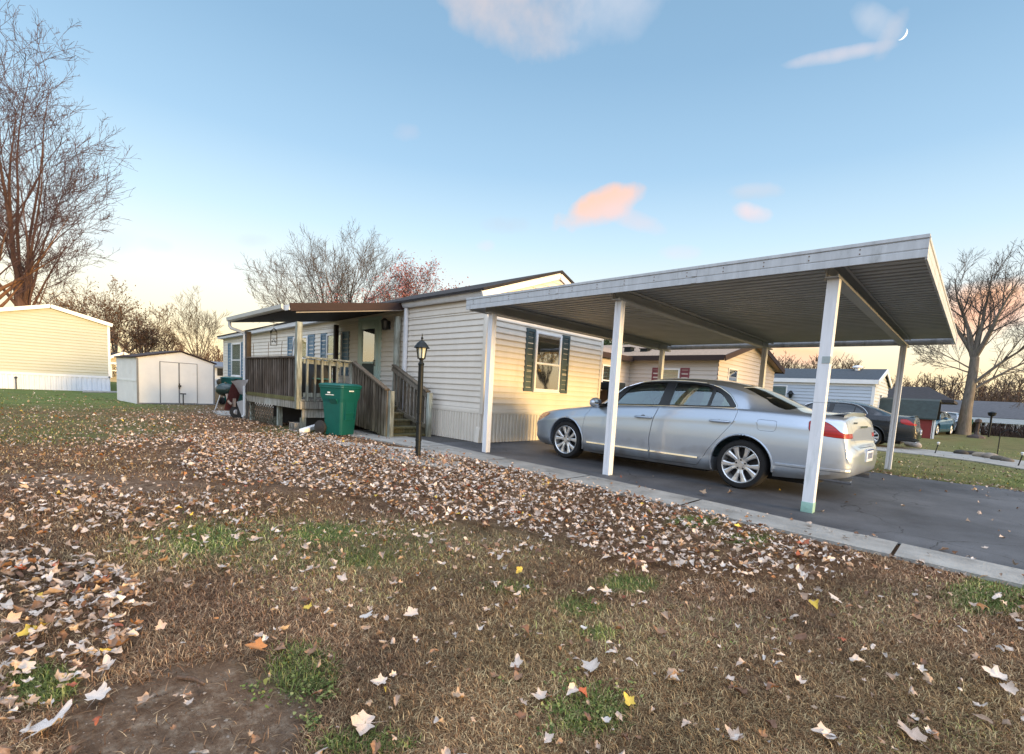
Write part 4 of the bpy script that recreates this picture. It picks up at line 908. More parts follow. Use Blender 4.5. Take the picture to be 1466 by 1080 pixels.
t = drape(lambda s, q: (-0.08+0.42*s, 0.24-0.30*q, 0.90+0.08*s-0.50*q*(0.5+0.5*s)), 10, 10, 5); t.build('silver_cover', pm('silver grey cloth', (0.50, 0.53, 0.60), 0.5, 0.12, 10), wbt, smooth=True)
t = MB(); t.tube([WB(-0.24, 0.12, 0.60), WB(-0.18, 0.16, 0.42), WB(-0.10, 0.16, 0.36)], 0.03, 6); t.box(*WB(-0.16, 0.05, 0.30), *WB(-0.02, 0.12, 0.50)); t.build('bracket', pm('dull bracket', (0.30, 0.24, 0.2), 0.6, 0.2), wbt)

# hanging bird cage style sign and things on the porch
hs = on_y(392, 484, PY0+0.35)
sg = thing('hanging_basket_frame', (hs.x, hs.y, hs.z), 'black wire cage shaped hanging frame under the porch roof', 'hanging frame')
t = MB(); w, hh = 0.19, 0.17
def HS(a, z): return (hs.x+a, hs.y, hs.z+z)
for z in (-hh, -hh*0.45, 0.0, hh*0.5): t.tube([HS(-w, z), HS(w, z-0.02)], 0.006, 5)
for a_ in (-w, w): t.tube([HS(a_, -hh-0.01), HS(a_, hh*0.75)], 0.010, 5)
t.tube([HS(-w, hh*0.7), HS(-w*0.55, hh*1.15), HS(0, hh*1.3), HS(w*0.55, hh*1.1), HS(w, hh*0.6)], 0.013, 6)
t.tube([HS(0, hh*1.3), HS(0, hh*1.3+0.22)], 0.004, 5); t.tube([HS(-w-0.03, hh*1.0), HS(-w, hh*0.7)], 0.012, 5)
t.tube([HS(-w*0.5, -hh*0.6), HS(-w*0.2, -hh*0.2), HS(w*0.3, -hh*0.3), HS(w*0.5, -hh*0.7)], 0.008, 5)
t.build('wire_frame', MATS['black metal'], sg)
bw = thing('wrapped_grill', (-11.3, 4.85, PZ), 'bulky black covered grill behind the porch railing', 'grill')
t = MB(); lathe_box(t, [(-11.3, 4.95, 0, 0, PZ, 0), (-11.3, 4.95, 0.30, 0.26, PZ, 0.05), (-11.3, 4.95, 0.33, 0.28, PZ+0.5, 0.08), (-11.3, 4.95, 0.30, 0.2, PZ+0.78, 0.1), (-11.3, 4.95, 0.1, 0.08, PZ+0.86, 0.04), (-11.3, 4.95, 0, 0, PZ+0.86, 0)]); t.build('cover', pm('black cover', (0.012, 0.014, 0.015), 0.6, 0.3, 6), bw, bevel=0.02)
t = MB(); t.box(-11.0, 4.75, PZ+0.42, -10.72, 5.1, PZ+0.45); t.build('side_shelf', pm('teal shelf', (0.05, 0.20, 0.17), 0.5), bw)
STK = []
for dx, lean in ((-0.45, -0.12), (0.02, 0.02), (0.42, 0.16), (0.75, 0.28)):
    hs2 = on_y(383+dx*40, 515, PY0+0.12); STK.append(((hs2.x, hs2.y, ZR-0.5), (hs2.x+lean, hs2.y, ZR+0.34)))
bwp = thing('porch_pot', (-12.3, PY0+0.3, PZ), 'pot with thin bare sticks showing over the porch railing', 'pot')
t2 = MB(); t2.lathe((-12.3, PY0+0.3, PZ), [(0.12, 0), (0.17, 0.28), (0.19, 0.30), (0.15, 0.30)], 14); t2.build('pot', pm('terracotta', (0.25, 0.10, 0.06), 0.8), bwp)
for pa, pb in STK: MB().tube([pa, pb], 0.006, 5).build('stick', wood_rail, bwp)
# ---------------------------------------------------------------- silver sedan: lofted body, panels cut out of it
def ip(s, pts): return float(np.interp(s, [p[0] for p in pts], [p[1] for p in pts]))
CW = [(-0.97, 0.36), (-0.95, 0.50), (-0.90, 0.62), (-0.80, 0.725), (-0.65, 0.80), (-0.45, 0.855), (-0.2, 0.895), (0.2, 0.916), (0.8, 0.925), (2.4, 0.925), (3.0, 0.915), (3.4, 0.892), (3.7, 0.855), (3.9, 0.80), (4.0, 0.755), (4.06, 0.70), (4.10, 0.62), (4.125, 0.48)]
CT = [(-0.97, 0.54), (-0.95, 0.60), (-0.90, 0.655), (-0.80, 0.715), (-0.65, 0.765), (-0.45, 0.808), (-0.2, 0.848), (0.2, 0.905), (0.42, 0.945), (0.60, 1.055), (0.80, 1.175), (1.0, 1.283), (1.15, 1.335), (1.35, 1.37), (1.65, 1.387), (1.95, 1.383), (2.25, 1.362), (2.5, 1.322), (2.64, 1.283), (2.9, 1.178), (3.15, 1.078), (3.3, 1.035), (3.45, 1.018), (3.7, 1.008), (3.88, 1.0), (3.955, 0.985), (3.985, 0.94), (4.02, 0.78), (4.045, 0.66), (4.08, 0.635), (4.11, 0.61), (4.125, 0.56)]
CS = [(-0.97, 0.50), (-0.95, 0.55), (-0.90, 0.60), (-0.80, 0.655), (-0.65, 0.70), (-0.45, 0.738), (-0.2, 0.775), (0.2, 0.83), (0.5, 0.868), (0.9, 0.895), (1.6, 0.935), (2.4, 0.965), (2.8, 0.968), (3.2, 0.958), (3.6, 0.945), (3.88, 0.93), (3.955, 0.91), (3.985, 0.86), (4.02, 0.74), (4.045, 0.635), (4.08, 0.60), (4.11, 0.57), (4.125, 0.52)]
CB = [(-0.97, 0.30), (-0.95, 0.25), (-0.90, 0.20), (-0.7, 0.175), (0, 0.17), (0.6, 0.155), (2.4, 0.165), (3.0, 0.20), (3.6, 0.23), (4.0, 0.285), (4.08, 0.31), (4.11, 0.34), (4.125, 0.39)]
def tail(s): return s if s < 3.2 else 3.2+(s-3.2)*0.825
for T in (CW, CT, CS, CB):
    T.sort(); T[:] = [(tail(a), b) for a, b in T]
SE = tail(4.125)
def smooth_tab(T):
    """cubic-smoothed lookup of a profile table"""
    xs = np.array([p[0] for p in T]); ys = np.array([p[1] for p in T])
    mth = np.gradient(ys, xs)
    d = np.diff(ys)/np.diff(xs)
    for i in range(1, len(xs)-1):
        if d[i-1]*d[i] <= 0: mth[i] = 0
        else:
            w1, w2 = 2*(xs[i+1]-xs[i])+(xs[i]-xs[i-1]), (xs[i+1]-xs[i])+2*(xs[i]-xs[i-1]); mth[i] = (w1+w2)/(w1/d[i-1]+w2/d[i])
    mth[0] = d[0]; mth[-1] = d[-1]
    def f(s):
        s = min(max(s, xs[0]), xs[-1]); i = min(max(int(np.searchsorted(xs, s)-1), 0), len(xs)-2); h = xs[i+1]-xs[i]; t = (s-xs[i])/h
        return float((2*t**3-3*t**2+1)*ys[i]+(t**3-2*t**2+t)*h*mth[i]+(-2*t**3+3*t**2)*ys[i+1]+(t**3-t**2)*h*mth[i+1])
    return f
fW, fT, fS, fB = map(smooth_tab, (CW, CT, CS, CB))
def side_y(s, z):
    W, zs, zb = fW(s), fS(s), fB(s)
    if z >= 0.52 and zs > 0.53: y = W-0.060*min(1, (z-0.52)/max(0.05, zs-0.52))**2.2
    else: y = W-0.035*((0.52-z)/0.34)**2
    # crisp character line and lower ledge
    y += 0.010*math.exp(-((z-(zs-0.13))/0.03)**2)
    y += 0.012*math.exp(-((z-0.30)/0.035)**2)
    return y
NU = 12
def section(s, d=0.0, zfloor=None):
    W, zs, zt, zb = fW(s), fS(s), fT(s), fB(s)
    if zfloor is not None: zb = zfloor
    P = [(0, zb+d), (max(0.05, W-0.20), zb+d), (W-0.085, zb+d+0.005), (side_y(s, zb+0.06)-0.012, zb+0.06)]
    z0 = zb+0.10
    NS = 16
    for k in range(NS+1):
        z = z0+(zs-z0)*k/NS; P.append((side_y(s, z), z))
    W2 = side_y(s, zs)
    P += [(W2-0.010, zs+0.010), (W2-0.026, zs+0.017)]
    yb, z1 = W2-0.042, zs+0.021; h = max(0.012, zt-z1)
    g = min(1, max(0, (h-0.05)/0.22)); g = g*g*(3-2*g)
    yr = yb-0.40*h
    GH = [(0, 0), (0.16, 0), (0.32, 0), (0.48, 0), (0.64, 0), (0.78, 0)]
    out = []
    for k in range(NU+1):
        t = k/NU
        hy, hz = yb*(1-t), z1+h*(1-(1-t)**2.3)
        if k <= 6:
            q = k/6*0.80; gy = yb+(yr-yb)*q-0.012*math.sin(PI*q)*-1; gz = z1+h*q
        else:
            th = (k-6)/(NU-6); a = th**0.9
            y6 = yb+(yr-yb)*0.80
            # rounded cant rail running into the roof
            gy = y6*(1-a)**1.15 if a < 1 else 0; gz = z1+h*(0.80+0.20*(1-(1-a)**3.2))
        out.append((hy*(1-g)+gy*g, hz*(1-g)+gz*g))
    P += out
    if d:                       # inset copy for the inside of the skin
        c = 0.42; ky = 1-d/max(0.3, W); kz = 1-d/max(0.15, zt-c)
        P = [(y*ky, c+(z-c)*kz if z > c else z+(d if zfloor is None else 0)*(c-z)/c) for y, z in P]
    return P
def loft(stations, d=0.0, zfloor=None):
    vs = []; fs = []; n = None
    for s in stations:
        P = section(s, d, zfloor); full = P+[(-y, z) for y, z in P[-2:0:-1]]
        n = len(full); vs += [(s, y, z) for y, z in full]
    k = len(stations)
    for i in range(k-1):
        for j in range(n): fs.append((i*n+j, i*n+(j+1) % n, (i+1)*n+(j+1) % n, (i+1)*n+j))
    fs.append(tuple(range(n-1, -1, -1))); fs.append(tuple((k-1)*n+j for j in range(n)))
    return vs, fs
def raw(vs, fs):
    me = D.meshes.new('tmp'); me.from_pydata(vs, [], fs); bm = bmesh.new(); bm.from_mesh(me); bmesh.ops.recalc_face_normals(bm, faces=bm.faces); bm.to_mesh(me); bm.free(); return me
def boolean(me, cutters, op):
    """new mesh = me (op) cutters"""
    o = D.objects.new('tmp', me); COL.objects.link(o); cs = []
    for c in cutters:
        co = D.objects.new('tmpc', c); COL.objects.link(co); cs.append(co)
        md = o.modifiers.new('b', 'BOOLEAN'); md.operation = op; md.solver = 'EXACT'; md.object = co
    dg = bpy.context.evaluated_depsgraph_get(); dg.update()
    res = D.meshes.new_from_object(o.evaluated_get(dg), preserve_all_data_layers=False, depsgraph=dg)
    for x in cs+[o]: D.objects.remove(x)
    res.materials.clear()
    return res
def prism_me(poly, ax, lo, hi):
    m_ = MB().prism(poly, ax, lo, hi); return raw(m_.v, m_.f)
def grow(poly, e):
    """offset a polygon outwards by e"""
    n = len(poly); ar = sum(poly[i][0]*poly[(i+1) % n][1]-poly[(i+1) % n][0]*poly[i][1] for i in range(n)); sg = 1 if ar > 0 else -1; out = []
    for i in range(n):
        a, b, c = Vector(poly[i-1]), Vector(poly[i]), Vector(poly[(i+1) % n]); d1, d2 = (b-a).normalized(), (c-b).normalized()
        n1, n2 = Vector((d1.y, -d1.x))*sg, Vector((d2.y, -d2.x))*sg; m_ = (n1+n2); m_ = m_/max(0.4, m_.length_squared/2) if m_.length > 1e-6 else n1
        out.append((b.x+m_.x*e, b.y+m_.y*e))
    return out
def rounded(poly, r=0.03, k=3):
    out = []; n = len(poly)
    for i in range(n):
        a, b, c = Vector(poly[i-1]), Vector(poly[i]), Vector(poly[(i+1) % n]); ra = min(r, (a-b).length*0.4); rc = min(r, (c-b).length*0.4)
        p, q = b+(a-b).normalized()*ra, b+(c-b).normalized()*rc
        for j in range(k+1):
            t = j/k; out.append(tuple(p*(1-t)**2+b*2*t*(1-t)+q*t*t))
    return out
st = sorted(set([round(x, 4) for x in list(np.linspace(-0.97, -0.4, 16))+list(np.linspace(-0.4, 3.74, 84))+list(np.linspace(3.74, SE, 26))]))
outer = raw(*loft(st))
inner = raw(*loft([x for x in st if 0.62 <= x <= 3.12], 0.045, 0.30))
WB_ = 2.82; WZ = 0.305; AR = 0.372
DLO = rounded([(0.66, 0.925), (0.98, 1.205), (1.16, 1.292), (1.45, 1.325), (1.85, 1.325), (2.20, 1.300), (2.42, 1.245), (2.58, 1.150), (2.70, 0.997), (1.65, 0.968)], 0.05)
GF = rounded([(0.86, 0.950), (1.06, 1.190), (1.22, 1.268), (1.40, 1.285), (1.655, 1.287), (1.60, 0.980)], 0.02)
GR = rounded([(1.75, 0.988), (1.79, 1.287), (2.05, 1.281), (2.24, 1.258), (2.335, 1.228), (2.30, 1.003)], 0.02)
GQ = rounded([(2.335, 1.004), (2.368, 1.212), (2.44, 1.172), (2.52, 1.105), (2.60, 1.013)], 0.02)
FD = rounded([(0.50, 0.905), (0.385, 0.72), (0.352, 0.52), (0.40, 0.30), (0.475, 0.200), (1.55, 0.205), (1.572, 0.30), (1.542, 0.47), (1.572, 0.75), (1.632, 0.948)], 0.04)
RD = rounded([(1.642, 0.949), (1.582, 0.75), (1.552, 0.47), (1.582, 0.30), (1.562, 0.205), (2.27, 0.222), (2.345, 0.33), (2.41, 0.45), (2.57, 0.66), (2.69, 0.82), (2.722, 0.980)], 0.04)
FL = rounded([(2.965, 0.875), (3.19, 0.872), (3.18, 0.745), (2.985, 0.748)], 0.04)
TL = rounded([(3.505, 0.905), (3.52, 0.79), (3.66, 0.745), (3.80, 0.733), (4.1, 0.733), (4.1, 0.762), (3.82, 0.785), (3.745, 0.855), (3.66, 0.905)], 0.03)
HL = rounded([(-1.0, 0.56), (-0.72, 0.57), (-0.46, 0.69), (-0.44, 0.72), (-0.60, 0.718), (-0.80, 0.680), (-1.0, 0.62)], 0.02)
WS = [(0.47, -0.70), (0.47, 0.70), (0.70, 0.665), (1.12, 0.53), (1.12, -0.53), (0.70, -0.665)]
RW = [(2.63, -0.515), (2.63, 0.515), (2.80, 0.57), (3.20, 0.66), (3.235, 0.60), (3.255, 0.0), (3.235, -0.60), (3.20, -0.66), (2.80, -0.57)]
LID = rounded([(-0.58, 1.3), (-0.575, 0.90), (-0.44, 0.70), (-0.40, 0.625), (0.40, 0.625), (0.44, 0.70), (0.575, 0.90), (0.58, 1.3)], 0.04)
shell = boolean(outer, [inner], 'DIFFERENCE')
wells = []
for s in (0, WB_):
    for sg in (1, -1):
        m_ = MB(); m_.tube([(s, sg*0.56, WZ), (s, sg*1.2, WZ)], AR, 40); wells.append(raw(m_.v, m_.f))
shell = boolean(shell, wells, 'DIFFERENCE')
sides = lambda poly, y0, y1: [prism_me(poly, 1, y0, y1), prism_me(poly, 1, -y1, -y0)]
def gapcut(poly, e=0.0045): return sides(grow(poly, e), 0.60, 1.2)
body_me = boolean(shell, sides(DLO, 0.3, 1.2)+[prism_me(WS, 2, 0.90, 1.6), prism_me(RW, 2, 0.985, 1.6)], 'DIFFERENCE')
body_me = boolean(body_me, gapcut(FD)+gapcut(RD)+gapcut(FL, 0.003)+[prism_me(grow(TL, 0.003), 1, 0.52, 1.2), prism_me(grow(TL, 0.003), 1, -1.2, -0.52)]+sides(grow(HL, 0.003), 0.35, 1.2)+[prism_me(grow(LID, 0.004), 0, tail(3.952), 4.3)], 'DIFFERENCE')
def part_me(poly, y0, sg, src=None): return boolean(src or shell, [prism_me(poly, 1, y0, 1.2) if sg > 0 else prism_me(poly, 1, -1.2, -y0)], 'INTERSECT')
def dark_paint(name, c, metal=0.0, rough=0.3, coat=1.0):
    mt, n, b = new_mat(name); tcx = nd(n, 'ShaderNodeTexCoord')
    b.inputs['Base Color'].default_value = rgba(c); b.inputs['Metallic'].default_value = metal; b.inputs['Roughness'].default_value = rough; b.inputs['Coat Weight'].default_value = coat; b.inputs['Coat Roughness'].default_value = 0.03
    n1 = nd(n, 'ShaderNodeTexNoise'); n1.inputs['Scale'].default_value = 900; n1.inputs['Detail'].default_value = 2; n.links.new(tcx.outputs['Object'], n1.inputs['Vector'])
    n2 = nd(n, 'ShaderNodeTexNoise'); n2.inputs['Scale'].default_value = 3; n2.inputs['Detail'].default_value = 7; n.links.new(tcx.outputs['Object'], n2.inputs['Vector'])
    mr_ = nd(n, 'ShaderNodeMapRange'); mr_.inputs['To Min'].default_value = rough*0.8; mr_.inputs['To Max'].default_value = rough*1.35; n.links.new(n2.outputs['Fac'], mr_.inputs['Value']); n.links.new(mr_.outputs[0], b.inputs['Roughness'])
    bp = nd(n, 'ShaderNodeBump'); bp.inputs['Strength'].default_value = 0.015; bp.inputs['Distance'].default_value = 0.002; n.links.new(n1.outputs['Fac'], bp.inputs['Height']); n.links.new(bp.outputs[0], b.inputs['Normal'])
    return mt
silver = dark_paint('silver blue metallic paint', (0.39, 0.455, 0.54), 0.55, 0.30, 1.0)
sn = silver.node_tree; sb_ = sn.nodes['Principled BSDF']            # road dust on the sills and behind the wheels
t5 = nd(sn, 'ShaderNodeTexCoord'); z5 = nd(sn, 'ShaderNodeSeparateXYZ'); sn.links.new(t5.outputs['Object'], z5.inputs[0]); n5 = nd(sn, 'ShaderNodeTexNoise'); n5.inputs['Scale'].default_value = 4; n5.inputs['Detail'].default_value = 8; sn.links.new(t5.outputs['Object'], n5.inputs['Vector'])
a5 = nd(sn, 'ShaderNodeMath', operation='MULTIPLY_ADD'); sn.links.new(n5.outputs['Fac'], a5.inputs[0]); a5.inputs[1].default_value = 0.5; a5.inputs[2].default_value = 0.18
b5 = nd(sn, 'ShaderNodeMath', operation='SUBTRACT'); sn.links.new(a5.outputs[0], b5.inputs[0]); sn.links.new(z5.outputs['Z'], b5.inputs[1]); c5 = nd(sn, 'ShaderNodeMath', operation='MULTIPLY'); c5.use_clamp = True; sn.links.new(b5.outputs[0], c5.inputs[0]); c5.inputs[1].default_value = 3.0
m5 = nd(sn, 'ShaderNodeMix', data_type='RGBA'); sn.links.new(c5.outputs[0], m5.inputs['Factor']); m5.inputs['A'].default_value = (0.39, 0.455, 0.54, 1); m5.inputs['B'].default_value = (0.20, 0.185, 0.165, 1); sn.links.new(m5.outputs['Result'], sb_.inputs['Base Color'])
d5 = nd(sn, 'ShaderNodeMath', operation='MULTIPLY_ADD'); sn.links.new(c5.outputs[0], d5.inputs[0]); d5.inputs[1].default_value = -0.75; d5.inputs[2].default_value = 1.0; sn.links.new(d5.outputs[0], sb_.inputs['Coat Weight'])
blackt = pm('black window trim', (0.012, 0.013, 0.015), 0.3, 0.1, spec=0.5)
chrome = pm('bright chrome', (0.72, 0.74, 0.77), 0.16, 0.03, metal=1.0)
cglass = glass('car window glass', (0.50, 0.62, 0.60), 0.10)
cglass_d = glass('dark car window glass', (0.16, 0.22, 0.20), 0.05)
redl, rn, rb = new_mat('red lamp plastic'); rb.inputs['Base Color'].default_value = (0.42, 0.012, 0.014, 1); rb.inputs['Roughness'].default_value = 0.2; rb.inputs['Specular IOR Level'].default_value = 0.4
w_ = nd(rn, 'ShaderNodeTexWave', bands_direction='Z'); w_.inputs['Scale'].default_value = 9; w_.inputs['Distortion'].default_value = 1.5; tcx = nd(rn, 'ShaderNodeTexCoord'); rn.links.new(tcx.outputs['Object'], w_.inputs['Vector']); r_ = nd(rn, 'ShaderNodeValToRGB'); r_.color_ramp.elements[0].color = (0.22, 0.004, 0.006, 1); r_.color_ramp.elements[1].color = (0.30, 0.006, 0.008, 1); rn.links.new(w_.outputs['Fac'], r_.inputs[0]); rn.links.new(r_.outputs[0], rb.inputs['Base Color'])
amber = pm('amber clear lamp plastic', (0.50, 0.24, 0.14), 0.12, 0.4, 9, coat=1.0)
rubber = pm('tyre rubber', (0.013, 0.013, 0.014), 0.75, 0.25, 20, spec=0.3, bump=0.2, bscale=60)
rimm = pm('silver alloy', (0.60, 0.61, 0.62), 0.30, 0.06, 8, metal=0.75)
darkin = pm('dark wheel well', (0.008, 0.008, 0.009), 0.9, 0.2)
seatm = pm('grey seat cloth', (0.05, 0.055, 0.065), 0.9, 0.2, 10)
def car_part(name, me, mat, parent): return link(name, me, mat, parent, True)
CA = Vector((-4.8735, 6.2989, 0)); CN = Vector((0.03575, 0.99936, 0)); CRZ = math.atan2(-0.03575, 0.99936)
c0 = CA+CN*0.892
car = thing('parked_sedan', (c0.x-0.035, c0.y, 0.012), 'silver four door sedan parked nose to the house under the carport', 'car', 'parked cars', CRZ)
body = car_part('body', body_me, silver, car)
for sg in (-1, 1):
    for nm, poly, hs_ in (('door', FD, (1.30, 1.56, 0.785)), ('door', RD, (2.40, 2.65, 0.815))):
        dme = part_me(poly, 0.60, sg); dr = car_part(nm, dme, silver, car)
        h_ = MB(); s0, s1, z_ = hs_; n_ = 9
        pts = [(s0+(s1-s0)*i/n_, sg*(side_y(s0+(s1-s0)*i/n_, z_)+0.012+0.024*math.sin(PI*(0.08+0.84*i/n_))**0.5), z_+0.004*i/n_) for i in range(n_+1)]
        h_.tube(pts, [0.011]+[0.017]*(n_-1)+[0.011], 8)
        h_.build('handle', silver, dr, local=True, smooth=True)
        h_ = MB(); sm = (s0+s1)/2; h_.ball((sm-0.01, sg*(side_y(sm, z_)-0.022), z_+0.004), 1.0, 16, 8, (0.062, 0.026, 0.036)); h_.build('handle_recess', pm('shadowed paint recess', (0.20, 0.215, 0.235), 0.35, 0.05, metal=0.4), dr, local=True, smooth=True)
    # black frame round the side glass, panes
    fr_me = part_me(grow(DLO, -0.001), 0.3, sg)
    thin = [prism_me(q, 1, 0.3, 1.2) if sg > 0 else prism_me(q, 1, -1.2, -0.3) for q in (GF, GR, GQ)]
    fr_me2 = boolean(fr_me, thin, 'DIFFERENCE'); car_part('window_frame', fr_me2, blackt, car)
    in1 = raw(*loft([x for x in st if 0.6 <= x <= 3.0], 0.016)); in2 = raw(*loft([x for x in st if 0.58 <= x <= 3.02], 0.012))
    for q in (GF, GR, GQ):
        pane_sh = boolean(part_me(grow(q, 0.004), 0.3, sg, src=in2), [in1], 'DIFFERENCE'); car_part('side_window', pane_sh, cglass, car)
    # chrome surround and door strip, following the skin
    def skin_y(s, z):
        zs = fS(s)
        if z <= zs: return side_y(s, z)
        P = section(s); up = [p for p in P if p[1] >= zs-0.02 and P.index(p) > 10]
        for a, b in zip(up, up[1:]):
            if a[1] <= z <= b[1] and b[1] > a[1]: t = (z-a[1])/(b[1]-a[1]); return a[0]+(b[0]-a[0])*t
        return up[-1][0]
    cs_ = MB(); pl = grow(DLO, 0.004); cs_.tube([(s, sg*(skin_y(s, z)+0.002), z) for s, z in pl+[pl[0]]], 0.0075, 6, caps=False); cs_.build('window_chrome', chrome, car, local=True, smooth=True)
    for s0, s1, nm in ((0.46, 1.555, 'chrome_strip'), (1.585, 2.285, 'chrome_strip')):
        c_ = MB(); rows = []
        for i in range(16):
            s = s0+(s1-s0)*i/15; y0 = side_y(s, 0.315)
            rows.append([(s, sg*(y0-0.004), 0.338), (s, sg*(y0+0.010), 0.334), (s, sg*(y0+0.012), 0.312), (s, sg*(y0-0.004), 0.305)])
        c_.sheet(rows); c_.build(nm, chrome, car, local=True)
    # rear bumper strip
    c_ = MB(); rows = []
    for i in range(20):
        s = 3.22+(tail(4.08)-3.22)*i/19; y0 = side_y(s, 0.37); rows.append([(s, sg*(y0-0.006), 0.392), (s, sg*(y0+0.014), 0.386), (s, sg*(y0+0.014), 0.366), (s, sg*(y0-0.006), 0.352)])
    c_.sheet(rows); c_.build('bumper_strip', silver, car, local=True)
    car_part('fuel_door' if sg < 0 else 'quarter_panel_cap', part_me(FL, 0.60, sg), silver, car)
    car_part('taillight', part_me(TL, 0.52, sg), redl, car); car_part('headlight', part_me(HL, 0.35, sg), amber, car)
    # wheel arch lips and liners
    for s in (0, WB_):
        l_ = MB(); pts = []
        for i in range(41):
            a_ = R(-22+224*i/40); x_, z_ = s+AR*math.cos(a_), WZ+AR*math.sin(a_)
            if z_ < fB(x_)+0.03: continue
            pts.append((x_, sg*(side_y(x_, z_)-0.003), z_))
        l_.tube(pts, 0.013, 8); l_.build('arch_lip', silver, car, local=True, smooth=True)
    # door mirror
    mr2 = MB(); mr2.ball((0.66, sg*1.03, 0.945), 1.0, 14, 10, (0.075, 0.115, 0.078)); 
    mr2.v = [(min(p[0], 0.705), p[1], p[2]) for p in mr2.v]
    mo_ = mr2.build('mirror', silver, car, local=True, smooth=True)
    m3 = MB(); m3.prism([(0.60, 0.885), (0.76, 0.905), (0.74, 0.94), (0.62, 0.93)], 1, sg*0.84, sg*0.96); m3.build('mirror_foot', blackt, mo_, local=True)
    m3 = MB(); m3.box(0.703, sg*0.95, 0.90, 0.709, sg*1.11, 0.99); m3.build('mirror_glass', glass('mirror glass', (0.1, 0.1, 0.1), 0.75), mo_, local=True)
in1 = raw(*loft([x for x in st if 0.3 <= x <= 3.4], 0.016)); in2 = raw(*loft([x for x in st if 0.28 <= x <= 3.42], 0.012))
car_part('windscreen', boolean(boolean(in2, [prism_me(grow(WS, 0.004), 2, 0.93, 1.6)], 'INTERSECT'), [in1], 'DIFFERENCE'), cglass, car)
in3 = raw(*loft([x for x in st if 2.4 <= x <= 3.4], 0.012)); in4 = raw(*loft([x for x in st if 2.38 <= x <= 3.42], 0.006))
car_part('rear_window', boolean(boolean(in4, [prism_me(grow(RW, 0.004), 2, 0.985, 1.6)], 'INTERSECT'), [in3], 'DIFFERENCE'), cglass_d, car)
lid_me = boolean(shell, [prism_me(LID, 0, tail(3.952), 4.3)], 'INTERSECT'); lid = car_part('trunk_lid', lid_me, silver, car)
sp_ = MB(); rows = []
for i in range(19):
    y = -0.56+1.12*i/18; e = max(0.0, 1-abs(y/0.57)**5); s_ = tail(3.93)-0.06*(y/0.6)**2
    zb_ = fT(s_)-0.012-0.025*(y/0.6)**2
    rows.append([(s_-0.16, y, zb_+0.012), (s_-0.08, y, zb_+0.016+0.014*e), (s_+0.0, y, zb_+0.018+0.028*e), (s_+0.035, y, zb_+0.014+0.028*e), (s_+0.03, y, zb_-0.004), (s_-0.10, y, zb_-0.01)])
sp_.sheet(rows); sp_.build('spoiler', silver, car, local=True, smooth=True)
def rear_x(z, y=0.0):
    s = SE
    for k in range(200):
        P = section(s)
        if max(p[1] for p in P) >= z and any(p[1] >= z and p[0] >= abs(y) for p in P): return s
        s -= 0.002
    return s
tm = MB(); xb = rear_x(0.86)
tm.box(xb-0.01, -0.20, 0.845, xb+0.018, 0.20, 0.868); tm.build('chrome_bar', chrome, lid, local=True)
tm = MB()
for k in range(6): tm.box(rear_x(0.90)-0.008, -0.46+k*0.035, 0.892, rear_x(0.90)+0.006, -0.46+k*0.035+0.02, 0.912)
tm.build('trunk_lettering', chrome, lid, local=True)
pt = MB(); xb = rear_x(0.53)
pt.box(xb-0.02, -0.17, 0.455, xb+0.012, 0.17, 0.605); plate = pt.build('licence_plate', pm('plate white', (0.55, 0.60, 0.68), 0.4, 0.05, 30), car, local=True, bevel=0.004)
pt = MB(); pt.box(xb+0.0122, -0.168, 0.585, xb+0.0135, 0.168, 0.603)
for k in range(6): pt.box(xb+0.0122, -0.125+k*0.044, 0.49, xb+0.0135, -0.125+k*0.044+0.024, 0.56)
pt.build('plate_lettering', pm('plate blue', (0.02, 0.05, 0.16), 0.5), plate, local=True)
for y in (-0.48, 0.48):
    ex_ = MB(); ex_.tube([(3.5, y, 0.24), (tail(4.07), y, 0.235)], 0.036, 12)
    ex_.build('exhaust_pipe', chrome, car, local=True)
ub = MB(); ub.box(-0.7, -0.62, 0.15, 3.55, 0.62, 0.25); ub.box(0.45, -0.78, 0.14, 2.35, 0.78, 0.22); ub.build('underbody', darkin, car, local=True)
for sy in (-0.36, 0.36):
    q = MB(); lathe_box(q, [(1.55, sy, 0, 0, 0.42, 0), (1.55, sy, 0.25, 0.24, 0.42, 0.05), (1.55, sy, 0.25, 0.24, 0.55, 0.05), (1.55, sy, 0, 0, 0.56, 0)])
    lathe_box(q, [(1.78, sy, 0, 0, 0.5, 0), (1.78, sy, 0.07, 0.24, 0.5, 0.04), (1.88, sy, 0.06, 0.22, 1.0, 0.05), (1.90, sy, 0.05, 0.10, 1.03, 0.03), (1.92, sy, 0.055, 0.13, 1.06, 0.04), (1.94, sy, 0.05, 0.12, 1.20, 0.04), (1.94, sy, 0, 0, 1.21, 0)]); q.build('front_seat', seatm, car, local=True, smooth=True)
q = MB(); lathe_box(q, [(2.75, 0, 0, 0, 0.45, 0), (2.75, 0, 0.12, 0.66, 0.45, 0.06), (2.88, 0, 0.09, 0.62, 1.0, 0.06), (2.88, 0, 0, 0, 1.02, 0)])
for sy in (-0.38, 0.38): lathe_box(q, [(2.86, sy, 0.04, 0.13, 0.98, 0.03), (2.88, sy, 0.06, 0.14, 1.04, 0.04), (2.89, sy, 0.05, 0.12, 1.15, 0.04), (2.89, sy, 0, 0, 1.16, 0)])
q.build('rear_bench', seatm, car, local=True, smooth=True)
q = MB(); lathe_box(q, [(0.72, 0, 0.0, 0.0, 0.60, 0), (0.72, 0, 0.16, 0.78, 0.6, 0.05), (0.74, 0, 0.20, 0.74, 0.86, 0.08), (0.74, 0, 0, 0, 0.90, 0)]); q.build('dashboard', seatm, car, local=True, smooth=True)
